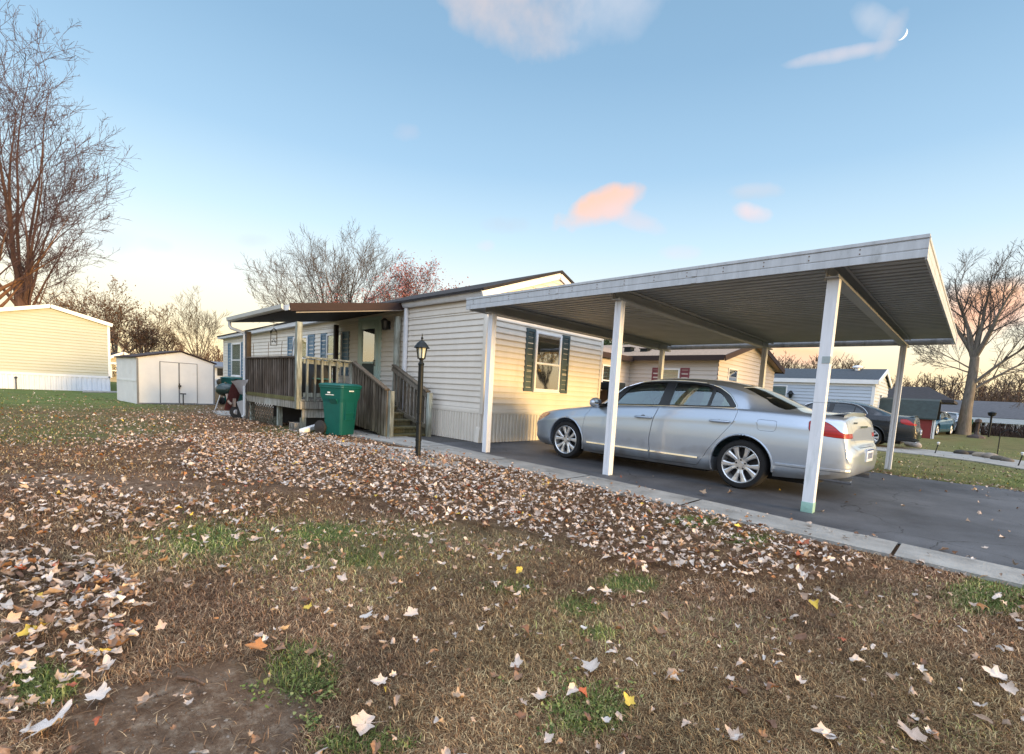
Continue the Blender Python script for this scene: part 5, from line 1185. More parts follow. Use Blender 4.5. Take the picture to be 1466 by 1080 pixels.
q = MB(); sw = [(1.12+0.06*math.sin(2*PI*i/24), -0.36+0.18*math.cos(2*PI*i/24), 0.90+0.17*math.sin(2*PI*i/24)) for i in range(25)]; q.tube(sw, 0.015, 6, caps=False); q.tube([(0.9, -0.36, 0.80), (1.11, -0.36, 0.88)], 0.03, 6); q.box(1.10, -0.5, 0.88, 1.13, -0.22, 0.92); q.build('steering_wheel', seatm, car, local=True)
q = MB(); q.tube([(1.02, 0, 1.27), (1.07, 0, 1.22)], 0.01, 6); q.box(1.06, -0.11, 1.165, 1.085, 0.11, 1.225); q.build('rear_view_mirror', blackt, car, local=True)
def make_wheel(parent, s, sg):
    def ring(prof, n=48):
        m_ = MB(); rows = []
        for i in range(n+1):
            a_ = 2*PI*i/n; rows.append([(s+r*math.cos(a_), sg*y, WZ+r*math.sin(a_)) for r, y in prof])
        return m_.sheet(rows)
    w_ = ring([(0.215, 0.70), (0.235, 0.69), (0.280, 0.692), (0.300, 0.715), (0.304, 0.74), (0.305, 0.80), (0.304, 0.855), (0.299, 0.876), (0.283, 0.893), (0.250, 0.898), (0.232, 0.892), (0.226, 0.884)])
    t_ = w_.build('wheel', rubber, parent, local=True, smooth=True)
    r_ = ring([(0.227, 0.883), (0.231, 0.893), (0.226, 0.897), (0.217, 0.890), (0.212, 0.875), (0.200, 0.80), (0.196, 0.74)])
    for k in range(5):
        a0 = PI/2+2*PI*k/5+(0.0 if s < 1 else 0.63)
        for sd_ in (-1, 1):
            a1, a2 = a0+sd_*R(10), a0+sd_*R(16.5)
            def pt_(r, a_, off, y):
                return (s+r*math.cos(a_)-off*math.sin(a_), sg*y, WZ+r*math.sin(a_)+off*math.cos(a_))
            P = []
            for r, a_, w2, y in ((0.045, a1, 0.019, 0.868), (0.11, a1+sd_*R(1), 0.020, 0.880), (0.17, a2-sd_*R(2), 0.027, 0.882), (0.218, a2, 0.037, 0.886)):
                P.append([pt_(r, a_, -w2, y-0.035), pt_(r, a_, -w2, y-0.006), pt_(r, a_, -w2*0.55, y), pt_(r, a_, w2*0.55, y), pt_(r, a_, w2, y-0.006), pt_(r, a_, w2, y-0.035)])
            r_.sheet(P)
    for r0, y0, y1 in ((0.075, 0.845, 0.872), (0.034, 0.872, 0.884)):
        r_.tube([(s, sg*y0, WZ), (s, sg*y1, WZ)], r0, 24)
    r_.build('rim', rimm, t_, local=True)
    for k in range(5):
        l_ = MB(); a_ = PI/2+2*PI*(k+0.5)/5+(0.0 if s < 1 else 0.63); l_.tube([(s+0.056*math.cos(a_), sg*0.872, WZ+0.056*math.sin(a_)), (s+0.056*math.cos(a_), sg*0.879, WZ+0.056*math.sin(a_))], 0.0115, 8)
        l_.build('lug_nut', pm('dark steel', (0.04, 0.04, 0.045), 0.4, 0.1, metal=0.6), t_, local=True)
    d_ = MB(); d_.tube([(s, sg*0.70, WZ), (s, sg*0.79, WZ)], 0.197, 32); d_.build('brake', pm('dark brake', (0.028, 0.028, 0.03), 0.6, 0.2, metal=0.4), t_, local=True)
for s in (0, WB_):
    for sg in (-1, 1): make_wheel(car, s, sg)
def repaint(root, table):
    for ch in root.children_recursive:
        for sl in ch.material_slots:
            new = table.get(sl.material.name) if sl.material else None
            if new: sl.link = 'OBJECT'; sl.material = new
def car_copy(name, loc, rz, paint, label, glassm=None, sc=1.0):
    c = copy_tree(car); c.name = name; c.location = loc; c.rotation_euler = (0, 0, rz); c.scale = (sc, sc, sc); c['label'] = label
    tb = {silver.name: paint}
    if glassm: tb[cglass.name] = glassm
    repaint(c, tb); return c
navy = dark_paint('dark navy paint', (0.004, 0.007, 0.012), 0.0, 0.25, 0.12)
p = ground_at(1250, 641)
car_copy('parked_sedan', (p.x-2.82-0.15, p.y+1.1, 0.0), 0.0, navy, 'dark navy sedan parked on the neighbouring drive behind the silver one', cglass_d)
teal = dark_paint('teal blue paint', (0.012, 0.09, 0.19), 0.3, 0.3); pal = dark_paint('pale silver paint', (0.38, 0.42, 0.46), 0.5, 0.35)
p = ground_at(1366, 624); car_copy('parked_sedan', (p.x-0.9, p.y+4.0, 0), R(80), pal, 'pale silver car far off beside the white house, right of the red shed', cglass_d)
p = ground_at(1350, 625); car_copy('parked_sedan', (p.x-1.2, p.y+1.5, 0), R(80), teal, 'bright blue car far off, half hidden by the red shed', cglass_d)
# ---------------------------------------------------------------- neighbouring buildings
cream = pm('pale yellow vinyl siding', (0.40, 0.415, 0.355), 0.5, 0.05, 1.0, spec=0.3)
bwhite = pm('bluish white skirting', (0.58, 0.63, 0.70), 0.5, 0.06, 3)
def gable_box(parent, x0, x1, y0, y1, ze, za, wallm, roofm, axis=0, ov=0.3, trim=None, th=0.12, ends=(1, 1), course=0.16, z0=0.0, sid=True):
    """house body with ridge along axis; wall and roof parts"""
    w_ = MB()
    ym = (y0+y1)/2 if axis == 0 else (x0+x1)/2
    if axis == 0:
        w_.prism([(y0+0.02, z0-0.1), (y1-0.02, z0-0.1), (y1-0.02, ze), (ym, za), (y0+0.02, ze)], 0, x0+0.02, x1-0.02)
        if sid:
            siding(w_, (0, y0, 0), (1, 0, 0), (0, -1, 0), lambda z: x0, lambda z: x1, z0, ze, course, 0.026)
            siding(w_, (x1, 0, 0), (0, 1, 0), (1, 0, 0), lambda z: y0+max(0, (z-ze)/(za-ze))*(ym-y0), lambda z: y1-max(0, (z-ze)/(za-ze))*(y1-ym), z0, za-0.04, course, 0.026)
    else:
        w_.prism([(x0+0.02, z0-0.1), (x1-0.02, z0-0.1), (x1-0.02, ze), (ym, za), (x0+0.02, ze)], 1, y0+0.02, y1-0.02)
        if sid:
            siding(w_, (x1, 0, 0), (0, 1, 0), (1, 0, 0), lambda z: y0, lambda z: y1, z0, ze, course)
            siding(w_, (0, y0, 0), (1, 0, 0), (0, -1, 0), lambda z: x0+max(0, (z-ze)/(za-ze))*(ym-x0), lambda z: x1-max(0, (z-ze)/(za-ze))*(x1-ym), z0, za-0.04, course)
    w_.build('wall', wallm, parent, normals=False)
    sl = (za-ze)/((y1-y0)/2 if axis == 0 else (x1-x0)/2)
    lo, hi = (y0, y1) if axis == 0 else (x0, x1); a, b = (x0, x1) if axis == 0 else (y0, y1)
    pf = [(lo-ov, ze-sl*ov+0.01), (ym, za+0.01), (hi+ov, ze-sl*ov+0.01), (hi+ov, ze-sl*ov+th), (ym, za+th), (lo-ov, ze-sl*ov+th)]
    r_ = MB().prism(pf, 0 if axis == 0 else 1, a-ov*ends[0], b+ov*ends[1]); rf_ = r_.build('roof', roofm, parent)
    if trim:
        t_ = MB()
        for k, (p, q) in enumerate(((pf[0], pf[1]), (pf[2], pf[1]))):
            for e in (a-ov*ends[0]-0.02, b+ov*ends[1]+0.02):
                A_ = (e, p[0], p[1]+0.02) if axis == 0 else (p[0], e, p[1]+0.02); B_ = (e, q[0], q[1]+0.02) if axis == 0 else (q[0], e, q[1]+0.02)
                t_.bar(A_, B_, 0.04, 0.20)
            sg = -1 if k == 0 else 1
            if axis == 0: t_.box(a-ov*ends[0], p[0]+sg*0.002, p[1]-0.06, b+ov*ends[1], p[0]+sg*0.03, p[1]+th)
            else: t_.box(p[0]+sg*0.002, a-ov*ends[0], p[1]-0.06, p[0]+sg*0.03, b+ov*ends[1], p[1]+th)
        t_.build('fascia', trim, parent)
    return rf_
# left: pale yellow home, gable end towards us
A0 = Vector((-29.2, 3.3, 0)); yl = thing('yellow_mobile_home', A0, 'pale yellow sided home with white ribbed skirting at the left edge of the lawn', 'mobile home', None, 0)
# the wall facing us runs from the right corner towards the left, slightly turned; built along -Y at x = -29
LY0, LY1, LXX = -4.6, 3.3, -29.0; AYY, LZE, LZA = -0.55+0.0, 3.02, 3.95
ap = on_x(72, 440, LXX); AYY, LZA = ap.y, ap.z+0.02; LY0 = 2*AYY-LY1
w_ = MB(); siding(w_, (LXX, 0, 0), (0, 1, 0), (1, 0, 0), lambda z: LY0+max(0, (z-LZE)/(LZA-LZE))*(AYY-LY0), lambda z: LY1-max(0, (z-LZE)/(LZA-LZE))*(LY1-AYY), 0.70, LZA-0.05, 0.125, 0.022)
w_.prism([(LY0+0.02, 0.0), (LY1-0.02, 0.0), (LY1-0.02, LZE), (AYY, LZA-0.02), (LY0+0.02, LZE)], 0, LXX-18, LXX-0.03); w_.build('wall', cream, yl, normals=False)
s_ = MB(); skirting(s_, (LXX, 0, 0), (0, 1, 0), (1, 0, 0), LY0, LY1, 0.0, 0.60, 0.16, 0.02); s_.box(LXX, LY0, 0.60, LXX+0.035, LY1, 0.70); s_.build('skirting', bwhite, yl, normals=False)
r_ = MB(); pf = [(LY0-0.12, LZE-0.04), (AYY, LZA+0.0), (LY1+0.12, LZE-0.04), (LY1+0.12, LZE+0.05), (AYY, LZA+0.10), (LY0-0.12, LZE+0.05)]; r_.prism(pf, 0, LXX-18, LXX+0.10); r_.build('roof', pm('grey shingle', (0.12, 0.115, 0.115), 0.9, 0.3, 12), yl)
t_ = MB()
for p, q in ((pf[0], pf[1]), (pf[2], pf[1])): t_.bar((LXX+0.13, p[0], p[1]+0.02), (LXX+0.13, q[0], q[1]+0.02), 0.05, 0.15)
t_.box(LXX-0.02, LY1-0.06, 0.62, LXX+0.035, LY1+0.03, LZE); t_.build('trim', white, yl)
t_ = MB(); hp = on_x(23, 545, LXX+0.12); t_.tube([(LXX+0.12, hp.y, -0.02), (LXX+0.12, hp.y, 0.42), (LXX+0.10, hp.y-0.03, 0.48)], 0.022, 6); t_.ball((LXX+0.12, hp.y, 0.47), 0.05, 8, 6)
tag(t_.build('yard_tap', pm('dark iron', (0.03, 0.035, 0.04), 0.5)), 'dark yard tap pipe in front of the white skirting of the yellow home', 'yard tap')
slab('patio_slab', [(120, 559.5), (172, 561.2), (178, 563.0), (118, 562.2)], 0.03, concrete)
# small tan house far behind
th_ = at_dist(176, 555, 52); tx, ty = th_.x, th_.y
hs_ = thing('tan_house', (tx, ty, 0), 'small tan gabled house with dark porch openings between the yellow home and the shed', 'house')
tanw = pm('tan stucco', (0.42, 0.37, 0.25), 0.7, 0.08, 2)
f_ = lambda u, v: on_x(u, v, tx)
zE, zA = f_(195, 518).z, f_(176, 506).z
a_, b_ = f_(150, 550).y, f_(203, 550).y
gable_box(hs_, tx-9, tx, a_, b_, zE, zA, tanw, shingle_dark, 0, 0.25, white, 0.12, course=0.3)
t_ = MB(); t_.box(tx+0.01, a_+0.4, f_(180, 541).z, tx+0.05, b_-0.3, f_(180, 523).z); wn_ = t_.build('porch_opening', pm('dark glass', (0.012, 0.015, 0.018), 0.1, 0.2, spec=0.8), hs_)
t_ = MB()
for u in (158, 170, 185): yy = f_(u, 530).y; t_.box(tx+0.05, yy-0.10, f_(u, 541).z, tx+0.12, yy+0.10, f_(u, 521).z)
t_.box(tx+0.05, a_+0.4, f_(180, 532.5).z, tx+0.10, b_-0.3, f_(180, 531).z); t_.box(tx+0.05, a_+0.2, f_(180, 523).z, tx+0.5, b_-0.2, f_(180, 520).z); t_.build('porch_frame', white, hs_)
t_ = MB(); t_.cyl((tx-2.5, f_(161, 500).y, zA-0.6), (tx-2.5, f_(161, 500).y, zA+0.35), 0.13, 10); t_.build('roof_pipe', white, hs_)
# metal shed
S0, S1, SB = ground_at(197, 578.5), ground_at(307, 580), None
shed = thing('garden_shed', (S0.x, S0.y, 0), 'low white metal garden shed with grey framed double doors on the lawn edge', 'shed')
ux = (S1-S0).normalized(); uy = Vector((-1, 0, 0)); uy = Vector((ux.y, -ux.x, 0)); uy = uy if uy.x < 0 else -uy
SW = (S1-S0).length; SD = 2.3; ZWL, ZAP = 1.46, 1.72
def SP(a, b, z): v = S0+ux*a+uy*b; return (v.x, v.y, z)
shw = pm('white shed steel', (0.70, 0.69, 0.66), 0.5, 0.06, 2.0, col2=(0.60, 0.58, 0.52), spots=0.62); shg = pm('grey shed trim', (0.16, 0.165, 0.17), 0.5, 0.1)
def SBX(mb, a0, a1, b0, b1, z0, z1): return mb.add([SP(a, b, z) for z in (z0, z1) for a, b in ((a0, b0), (a1, b0), (a1, b1), (a0, b1))], [(0, 3, 2, 1), (4, 5, 6, 7), (0, 1, 5, 4), (1, 2, 6, 5), (2, 3, 7, 6), (3, 0, 4, 7)])
t_ = MB(); t_.add([SP(0, 0, 0), SP(SW, 0, 0), SP(SW, 0, ZWL-0.05), SP(SW/2+0.1, 0, ZAP), SP(0, 0, ZWL), SP(0, SD, 0), SP(SW, SD, 0), SP(SW, SD, ZWL-0.05), SP(SW/2+0.1, SD, ZAP), SP(0, SD, ZWL)], [(0, 1, 2, 3, 4), (9, 8, 7, 6, 5), (0, 5, 6, 1), (1, 6, 7, 2), (4, 3, 8, 9), (3, 2, 7, 8), (0, 4, 9, 5)])
for k in range(16): SBX(t_, -0.012, -0.001, 0.12+k*0.14, 0.16+k*0.14, 0.04, ZWL-0.03)
SBX(t_, -0.016, -0.001, 0.05, SD-0.05, 0.70, 0.76)
t_.build('wall', shw, shed)
t_ = MB(); t_.add([SP(-0.06, -0.05, ZWL-0.02), SP(SW/2+0.1, -0.05, ZAP+0.015), SP(SW+0.06, -0.05, ZWL-0.06), SP(-0.06, SD, ZWL-0.02), SP(SW/2+0.1, SD, ZAP+0.015), SP(SW+0.06, SD, ZWL-0.06), SP(-0.06, -0.05, ZWL+0.02), SP(SW/2+0.1, -0.05, ZAP+0.055), SP(SW+0.06, -0.05, ZWL-0.02), SP(-0.06, SD, ZWL+0.02), SP(SW/2+0.1, SD, ZAP+0.055), SP(SW+0.06, SD, ZWL-0.02)], [(0, 1, 7, 6), (1, 2, 8, 7), (6, 7, 10, 9), (7, 8, 11, 10), (0, 3, 4, 1), (1, 4, 5, 2), (0, 6, 9, 3), (2, 5, 11, 8)]); t_.build('roof', brown_fascia, shed)
t_ = MB(); SBX(t_, -0.014, 0.035, -0.016, -0.001, 0, ZWL-0.03); SBX(t_, SW-0.035, SW+0.012, -0.016, -0.001, 0, ZWL-0.08); SBX(t_, 0, SW, -0.03, -0.001, -0.03, 0.04); t_.build('corner_trim', shg, shed)
D0, D1 = 0.27*SW, 0.76*SW; DM = (D0+D1)/2
for a0, a1 in ((D0, DM), (DM, D1)):
    t_ = MB(); SBX(t_, a0+0.02, a1-0.02, -0.022, -0.002, 0.05, 1.36); d_ = t_.build('door', shw, shed)
    t_ = MB(); SBX(t_, a0, a0+0.02, -0.026, -0.001, 0.04, 1.38); SBX(t_, a1-0.02, a1-0.001, -0.026, -0.001, 0.04, 1.38); SBX(t_, a0+0.02, a1-0.02, -0.0255, -0.001, 1.36, 1.38); SBX(t_, a0+0.02, a1-0.02, -0.0255, -0.001, 0.035, 0.05); g = t_.build('door_frame', shg, None); reparent(g, d_)
t_ = MB(); SBX(t_, DM-0.03, DM+0.05, -0.06, -0.027, 0.58, 0.64); SBX(t_, DM-0.018, DM+0.018, -0.05, -0.027, 0.52, 0.70); t_.build('latch', MATS['black metal'], shed)
sp0 = S0+ux*(DM+0.08)-uy*0.12; t_ = MB(); t_.tube([(sp0.x, sp0.y, 0), (sp0.x, sp0.y, 0.36)], 0.018, 6); t_.tube([(sp0.x, sp0.y-0.08, 0.36), (sp0.x, sp0.y+0.08, 0.36)], 0.02, 6); tag(t_.build('door_prop', MATS['black metal']), 'short dark T shaped prop standing against the white shed doors', 'prop')
b0 = ground_at(176, 571.5); b1 = ground_at(205, 576); t_ = MB(); t_.bar((b0.x, b0.y, 0.06), (b1.x, b1.y, 0.05), 0.28, 0.04); tag(t_.build('plank', pm('bleached board', (0.5, 0.5, 0.49), 0.8, 0.15, 5)), 'bleached board lying on the grass along the shed side', 'plank')
# far white house left of the main home
p = at_dist(313, 556, 46); wh_ = thing('white_house', (p.x, p.y, 0), 'white house with dark windows far off beyond the green bin', 'house')
gable_box(wh_, p.x-4, p.x+0.0, p.y-0.35, p.y+6, at_dist(313, 527, 46).z, at_dist(313, 520, 46).z, pm('far white wall', (0.62, 0.64, 0.66), 0.6, 0.05, 2), pm('far grey roof', (0.16, 0.17, 0.19), 0.8, 0.1, 3), 1, 0.2, None, 0.15, course=0.3)
for k in (0.1, 0.8):
    t_ = MB(); t_.box(p.x+0.02, p.y+k-0.2, 1.0, p.x+0.06, p.y+k+0.2, 1.7); t_.build('window', MATS['dark glass'], wh_)
t_ = MB()
for k in range(7):
    t_.ball((p.x+1.2, p.y-0.2+k*0.3, 0.5+0.12*(k % 2)), 0.28, 8, 6)
tag(t_.build('shrub', pm('dark shrub', (0.03, 0.03, 0.022), 0.9, 0.4, 6)), 'low dark shrub below the windows of the far white house', 'shrub')
# right: tan house with brown fascia and a wing
rsid = pm('tan grey vinyl siding', (0.46, 0.41, 0.365), 0.5, 0.05, 1.0, spec=0.3); rsh = pm('light brown shingle', (0.33, 0.235, 0.165), 0.9, 0.35, 14, bump=0.5, bscale=30)
rh = thing('tan_ranch_house', (-7.1, 17.8, 0), 'tan sided house with brown fascia and maroon shutters beyond the carport', 'house')
rY0, rY1, rX1 = 17.8, 24.3, -7.1; rE, rA = 2.72, 3.55
gable_box(rh, -20, rX1, rY0, rY1, rE, rA, rsid, rsh, 0, 0.32, brown_fascia, 0.13)
# wing in front at the left
w_ = MB(); wx1 = -10.75; siding(w_, (wx1, 0, 0), (0, 1, 0), (1, 0, 0), lambda z: 13.2, lambda z: rY0-0.01, 0, rE, 0.16); w_.box(-17, 13.2, -0.1, wx1-0.01, rY0-0.02, rE); w_.build('wing_wall', rsid, rh, normals=False)
w_ = MB(); w_.prism([(-17.4, 2.60), (-14, 3.45), (wx1+0.32, 2.60), (wx1+0.32, 2.72), (-14, 3.58), (-17.4, 2.72)], 1, 12.9, rY0+2.0); w_.build('wing_roof', rsh, rh)
w_ = MB(); w_.box(wx1+0.322, 12.9, 2.54, wx1+0.35, rY0-0.33, 2.73); w_.build('wing_fascia', brown_fascia, rh)
maroon = pm('maroon shutter', (0.165, 0.032, 0.045), 0.5, 0.15, 8)
wa, wb2 = on_y(948, 522, rY0), on_y(971, 541, rY0)
window(rh, (0, rY0, 0), (1, 0, 0), (0, -1, 0), wa.x, wb2.x+0.05, 1.25, 2.30, shutters=(-1, 1), shmat=maroon, blind=blind_mat('pale blind', (0.52, 0.55, 0.52), 160, 0.25), shw=0.36)
wa, wb2 = on_x(1042, 530, rX1), on_x(1054, 530, rX1)
window(rh, (rX1, 0, 0), (0, 1, 0), (1, 0, 0), wa.y, wb2.y+0.1, 1.3, 2.42, blind=MATS['cream curtain'], frame=trim_tan, pane=wpane)
wq = on_x(866, 525, wx1); window(rh, (wx1, 0, 0), (0, 1, 0), (1, 0, 0), wq.y-0.2, wq.y+0.5, 1.1, 2.3)
for u, v in ((900, 500), (923, 502)):
    q = on_y(u, v, rY0+0.9); t_ = MB(); t_.box(q.x-0.16, q.y-0.1, 2.8, q.x+0.16, q.y+0.2, q.z+0.05); t_.box(q.x-0.2, q.y-0.14, q.z+0.05, q.x+0.2, q.y+0.24, q.z+0.08); t_.build('roof_vent', bk, rh)
# canopy between the houses
q = on_y(865, 552, 12.6); cpn = thing('small_canopy', (q.x, q.y, 0), 'small black topped canopy on thin posts between the two tan houses', 'canopy')
t_ = MB(); t_.add([(q.x-0.55, 12.2, 1.28), (q.x+0.45, 12.2, 1.28), (q.x+0.45, 13.1, 1.28), (q.x-0.55, 13.1, 1.28), (q.x-0.55, 12.2, 1.42), (q.x+0.45, 12.2, 1.52), (q.x+0.45, 13.1, 1.52), (q.x-0.55, 13.1, 1.42)], [(0, 3, 2, 1), (4, 5, 6, 7), (0, 1, 5, 4), (1, 2, 6, 5), (2, 3, 7, 6), (3, 0, 4, 7)]); t_.build('canopy_top', bk, cpn, bevel=0.03)
for x_ in (q.x-0.5, q.x+0.4):
    t_ = MB(); t_.box(x_-0.04, 12.25, 0, x_+0.04, 12.33, 1.30); t_.build('post', bk, cpn)
t_ = MB(); t_.box(q.x-0.46, 12.9, 0.1, q.x+0.36, 12.95, 1.27); t_.build('back_panel', pm('rust brown panel', (0.16, 0.085, 0.055), 0.7, 0.2, 6), cpn)
# blue grey mobile home
bsid = pm('blue grey vinyl siding', (0.43, 0.485, 0.56), 0.5, 0.05, 1.0, spec=0.3); bY = 28.0; bX1 = on_y(1252, 560, bY).x; bX0 = bX1-13
bh = thing('blue_mobile_home', (bX1, bY, 0), 'blue grey mobile home with dark roof beyond the dark sedan', 'mobile home')
bE = on_y(1200, 546, bY).z; 
gable_box(bh, bX0, bX1, bY, bY+4.3, bE-0.02, bE+0.62, bsid, pm('blue black shingle', (0.045, 0.055, 0.065), 0.85, 0.3, 10), 0, 0.12, white, 0.14)
t_ = MB(); t_.box(bX0, bY-0.03, bE-0.22, bX1, bY-0.018, bE-0.10); t_.box(bX1-0.1, bY-0.035, 0.3, bX1+0.03, bY+0.03, bE-0.23); t_.build('trim', white, bh)
wq0 = on_y(1112, 560, bY).x; window(bh, (0, bY, 0), (1, 0, 0), (0, -1, 0), wq0-0.4, on_y(1127, 560, bY).x, 0.9, on_y(1120, 552, bY).z, blind=MATS['pale blind'])
lq = on_y(1132, 566, bY-0.1); t_ = MB(); t_.lathe((lq.x, bY-0.16, lq.z-0.16), [(0.05, 0), (0.10, 0.2), (0.17, 0.21), (0.10, 0.32), (0.03, 0.40)], 8); t_.box(lq.x-0.05, bY-0.16, lq.z-0.1, lq.x+0.05, bY-0.016, lq.z); t_.build('wall_lantern', bk, bh)
wy = on_x(1263, 560, bX1).y; window(bh, (bX1, 0, 0), (0, 1, 0), (1, 0, 0), bY+1.5, bY+2.3, 0.9, 2.0, pane=wpane)
rv = on_y(1228, 533, bY+2.1); t_ = MB(); t_.lathe((rv.x, bY+1.9, bE+0.5), [(0.12, 0), (0.12, 0.28), (0.24, 0.30), (0.20, 0.38), (0.05, 0.42)], 12); t_.build('roof_vent', white, bh)
# pale house with dark hip roof
q0 = at_dist(1275, 600, 36); q1 = at_dist(1328, 600, 38)
kh = thing('cream_house', (q0.x, q0.y, 0), 'cream house with dark brown roof between the blue home and the red shed', 'house')
zt = at_dist(1300, 574, 36).z; za = at_dist(1300, 556, 38).z
w_ = MB(); w_.box(q0.x-4, q0.y, 0, q0.x+1.55, q0.y+5, zt); 
for k in range(int(zt/0.16)): w_.box(q0.x-4, q0.y-0.015, k*0.16, q0.x+1.55, q0.y-0.001, k*0.16+0.13)
w_.build('wall', pm('cream siding', (0.50, 0.49, 0.36), 0.6, 0.05, 2), kh)
w_ = MB(); a_, b_ = q0.x-5, q0.x+2.7; w_.add([(a_, q0.y-0.5, zt-0.02), (b_, q0.y-0.5, zt-0.02), (b_, q0.y+5.5, zt-0.02), (a_, q0.y+5.5, zt-0.02), (a_, q0.y-0.5, zt+0.12), (b_, q0.y-0.5, zt+0.12), (b_, q0.y+5.5, zt+0.12), (a_, q0.y+5.5, zt+0.12), (a_, q0.y+2.5, za+0.1), (b_-1.3, q0.y+2.0, za+0.1)], [(0, 3, 2, 1), (0, 1, 5, 4), (1, 2, 6, 5), (2, 3, 7, 6), (3, 0, 4, 7), (4, 5, 9, 8), (5, 6, 9), (6, 7, 8, 9), (7, 4, 8)]); w_.build('roof', pm('very dark shingle', (0.028, 0.026, 0.028), 0.9, 0.3, 6), kh)
w_ = MB(); w_.box(q0.x+0.9, q0.y-0.05, 0.8, q0.x+1.3, q0.y-0.016, 1.6); w_.build('window', white, kh)
# red barn shed
q = at_dist(1333, 625, 29.5); rs = thing('red_barn_shed', (q.x, q.y, 0), 'small red barn shed with tall dark green roof behind the dark sedan', 'shed')
X1_, X0_, Yr = q.x, q.x-2.9, q.y; zw = at_dist(1310, 598, 29.5).z; zr_ = at_dist(1310, 574, 30).z
redw = pm('barn red boards', (0.175, 0.018, 0.016), 0.6, 0.12, 5)
w_ = MB(); w_.box(X0_, Yr, -0.02, X1_, Yr+2.0, zw)
for k in range(14): w_.box(X0_+0.2*k, Yr-0.008, 0.03, X0_+0.2*k+0.19, Yr-0.001, zw-0.02)
w_.prism([(Yr, zw), (Yr+2.0, zw), (Yr+1.45, zr_-0.05), (Yr+0.5, zr_-0.05)], 0, X0_, X1_-0.01); w_.build('wall', redw, rs)
w_ = MB(); w_.prism([(Yr-0.14, zw-0.06), (Yr+0.42, zr_-0.04), (Yr+1.0, zr_+0.06), (Yr+1.6, zr_-0.04), (Yr+2.14, zw-0.06), (Yr+2.14, zw), (Yr+1.62, zr_+0.02), (Yr+1.0, zr_+0.12), (Yr+0.40, zr_+0.02), (Yr-0.14, zw)], 0, X0_-0.12, X1_+0.12); w_.build('roof', pm('dark green roll roofing', (0.022, 0.035, 0.034), 0.8, 0.3, 6), rs)
w_ = MB(); w_.box(X1_-0.02, Yr-0.02, 0, X1_+0.10, Yr-0.001, zw-0.05); w_.box(X1_+0.001, Yr-0.02, 0, X1_+0.03, Yr+0.1, zw); w_.box(X0_+1.5, Yr-0.03, zw-0.20, X0_+2.15, Yr-0.009, zw-0.1); w_.build('white_trim', white, rs)
# long low white house in the distance
q = at_dist(1352, 620, 52); X0_, Yl = q.x, 50.0
X0_ = on_y(1350, 600, Yl).x
lw_ = thing('long_white_house', (X0_, Yl, 0), 'long low white house with dark roof behind the big bare tree', 'house')
zt, zr_ = on_y(1440, 600, Yl).z, on_y(1440, 579, Yl+4).z
w_ = MB(); siding(w_, (0, Yl, 0), (1, 0, 0), (0, -1, 0), lambda z: X0_, lambda z: X0_+24, -0.3, zt, 0.22); w_.prism([(Yl+0.02, -0.3), (Yl+8, -0.3), (Yl+8, zt), (Yl+4, zr_-0.1), (Yl+0.02, zt)], 0, X0_, X0_+24); w_.build('wall', pm('white board wall', (0.60, 0.585, 0.52), 0.6, 0.05, 2), lw_, normals=False)
w_ = MB(); w_.prism([(Yl-1.6, zt-0.12), (Yl+4, zr_), (Yl+8.5, zt-0.1), (Yl+8.5, zt+0.06), (Yl+4, zr_+0.18), (Yl-1.6, zt+0.04)], 0, X0_-0.4, X0_+24.4); w_.build('roof', pm('dark grey shingle', (0.075, 0.075, 0.082), 0.85, 0.3, 5), lw_)
w_ = MB(); w_.box(X0_-0.4, Yl-1.66, zt-0.34, X0_+24, Yl-1.6, zt+0.0); w_.prism([(Yl, zt-0.05), (Yl+4, zr_-0.1), (Yl+8, zt-0.05)], 0, X0_-0.05, X0_-0.01); w_.build('fascia', pm('blue white fascia', (0.58, 0.63, 0.68), 0.5, 0.05), lw_)
for u in (1394, 1437, 1462):
    x_ = on_y(u, 605, Yl).x; w_ = MB(); w_.box(x_-1.0, Yl-0.05, zt-1.35, x_+1.1, Yl-0.01, zt-0.45); f_ = w_.build('window', pm('dark window frame', (0.10, 0.10, 0.09), 0.5), lw_)
    w_ = MB(); w_.box(x_-0.9, Yl-0.07, zt-1.27, x_+0.02, Yl-0.052, zt-0.53); w_.box(x_+0.1, Yl-0.07, zt-1.27, x_+1.0, Yl-0.052, zt-0.53); g = w_.build('pane', MATS['dark glass'], None); reparent(g, f_)
for u in (1413, 1418, 1451, 1459):
    x_ = on_y(u, 605, Yl-1.5).x; w_ = MB(); w_.box(x_-0.09, Yl-1.55, -0.3, x_+0.09, Yl-1.37, zt-0.1); w_.build('porch_post', white, lw_)
w_ = MB()
for z_ in (0.15, 0.5, 0.85): w_.box(on_y(1405, 605, Yl-1.6).x, Yl-1.62, z_, on_y(1452, 605, Yl-1.6).x, Yl-1.58, z_+0.05)
for k in range(12): x_ = on_y(1405, 605, Yl-1.6).x+k*0.42; w_.box(x_-0.03, Yl-1.64, -0.2, x_+0.03, Yl-1.56, 0.9)
w_.build('porch_rail', pm('grey rail', (0.35, 0.35, 0.32), 0.6), lw_)

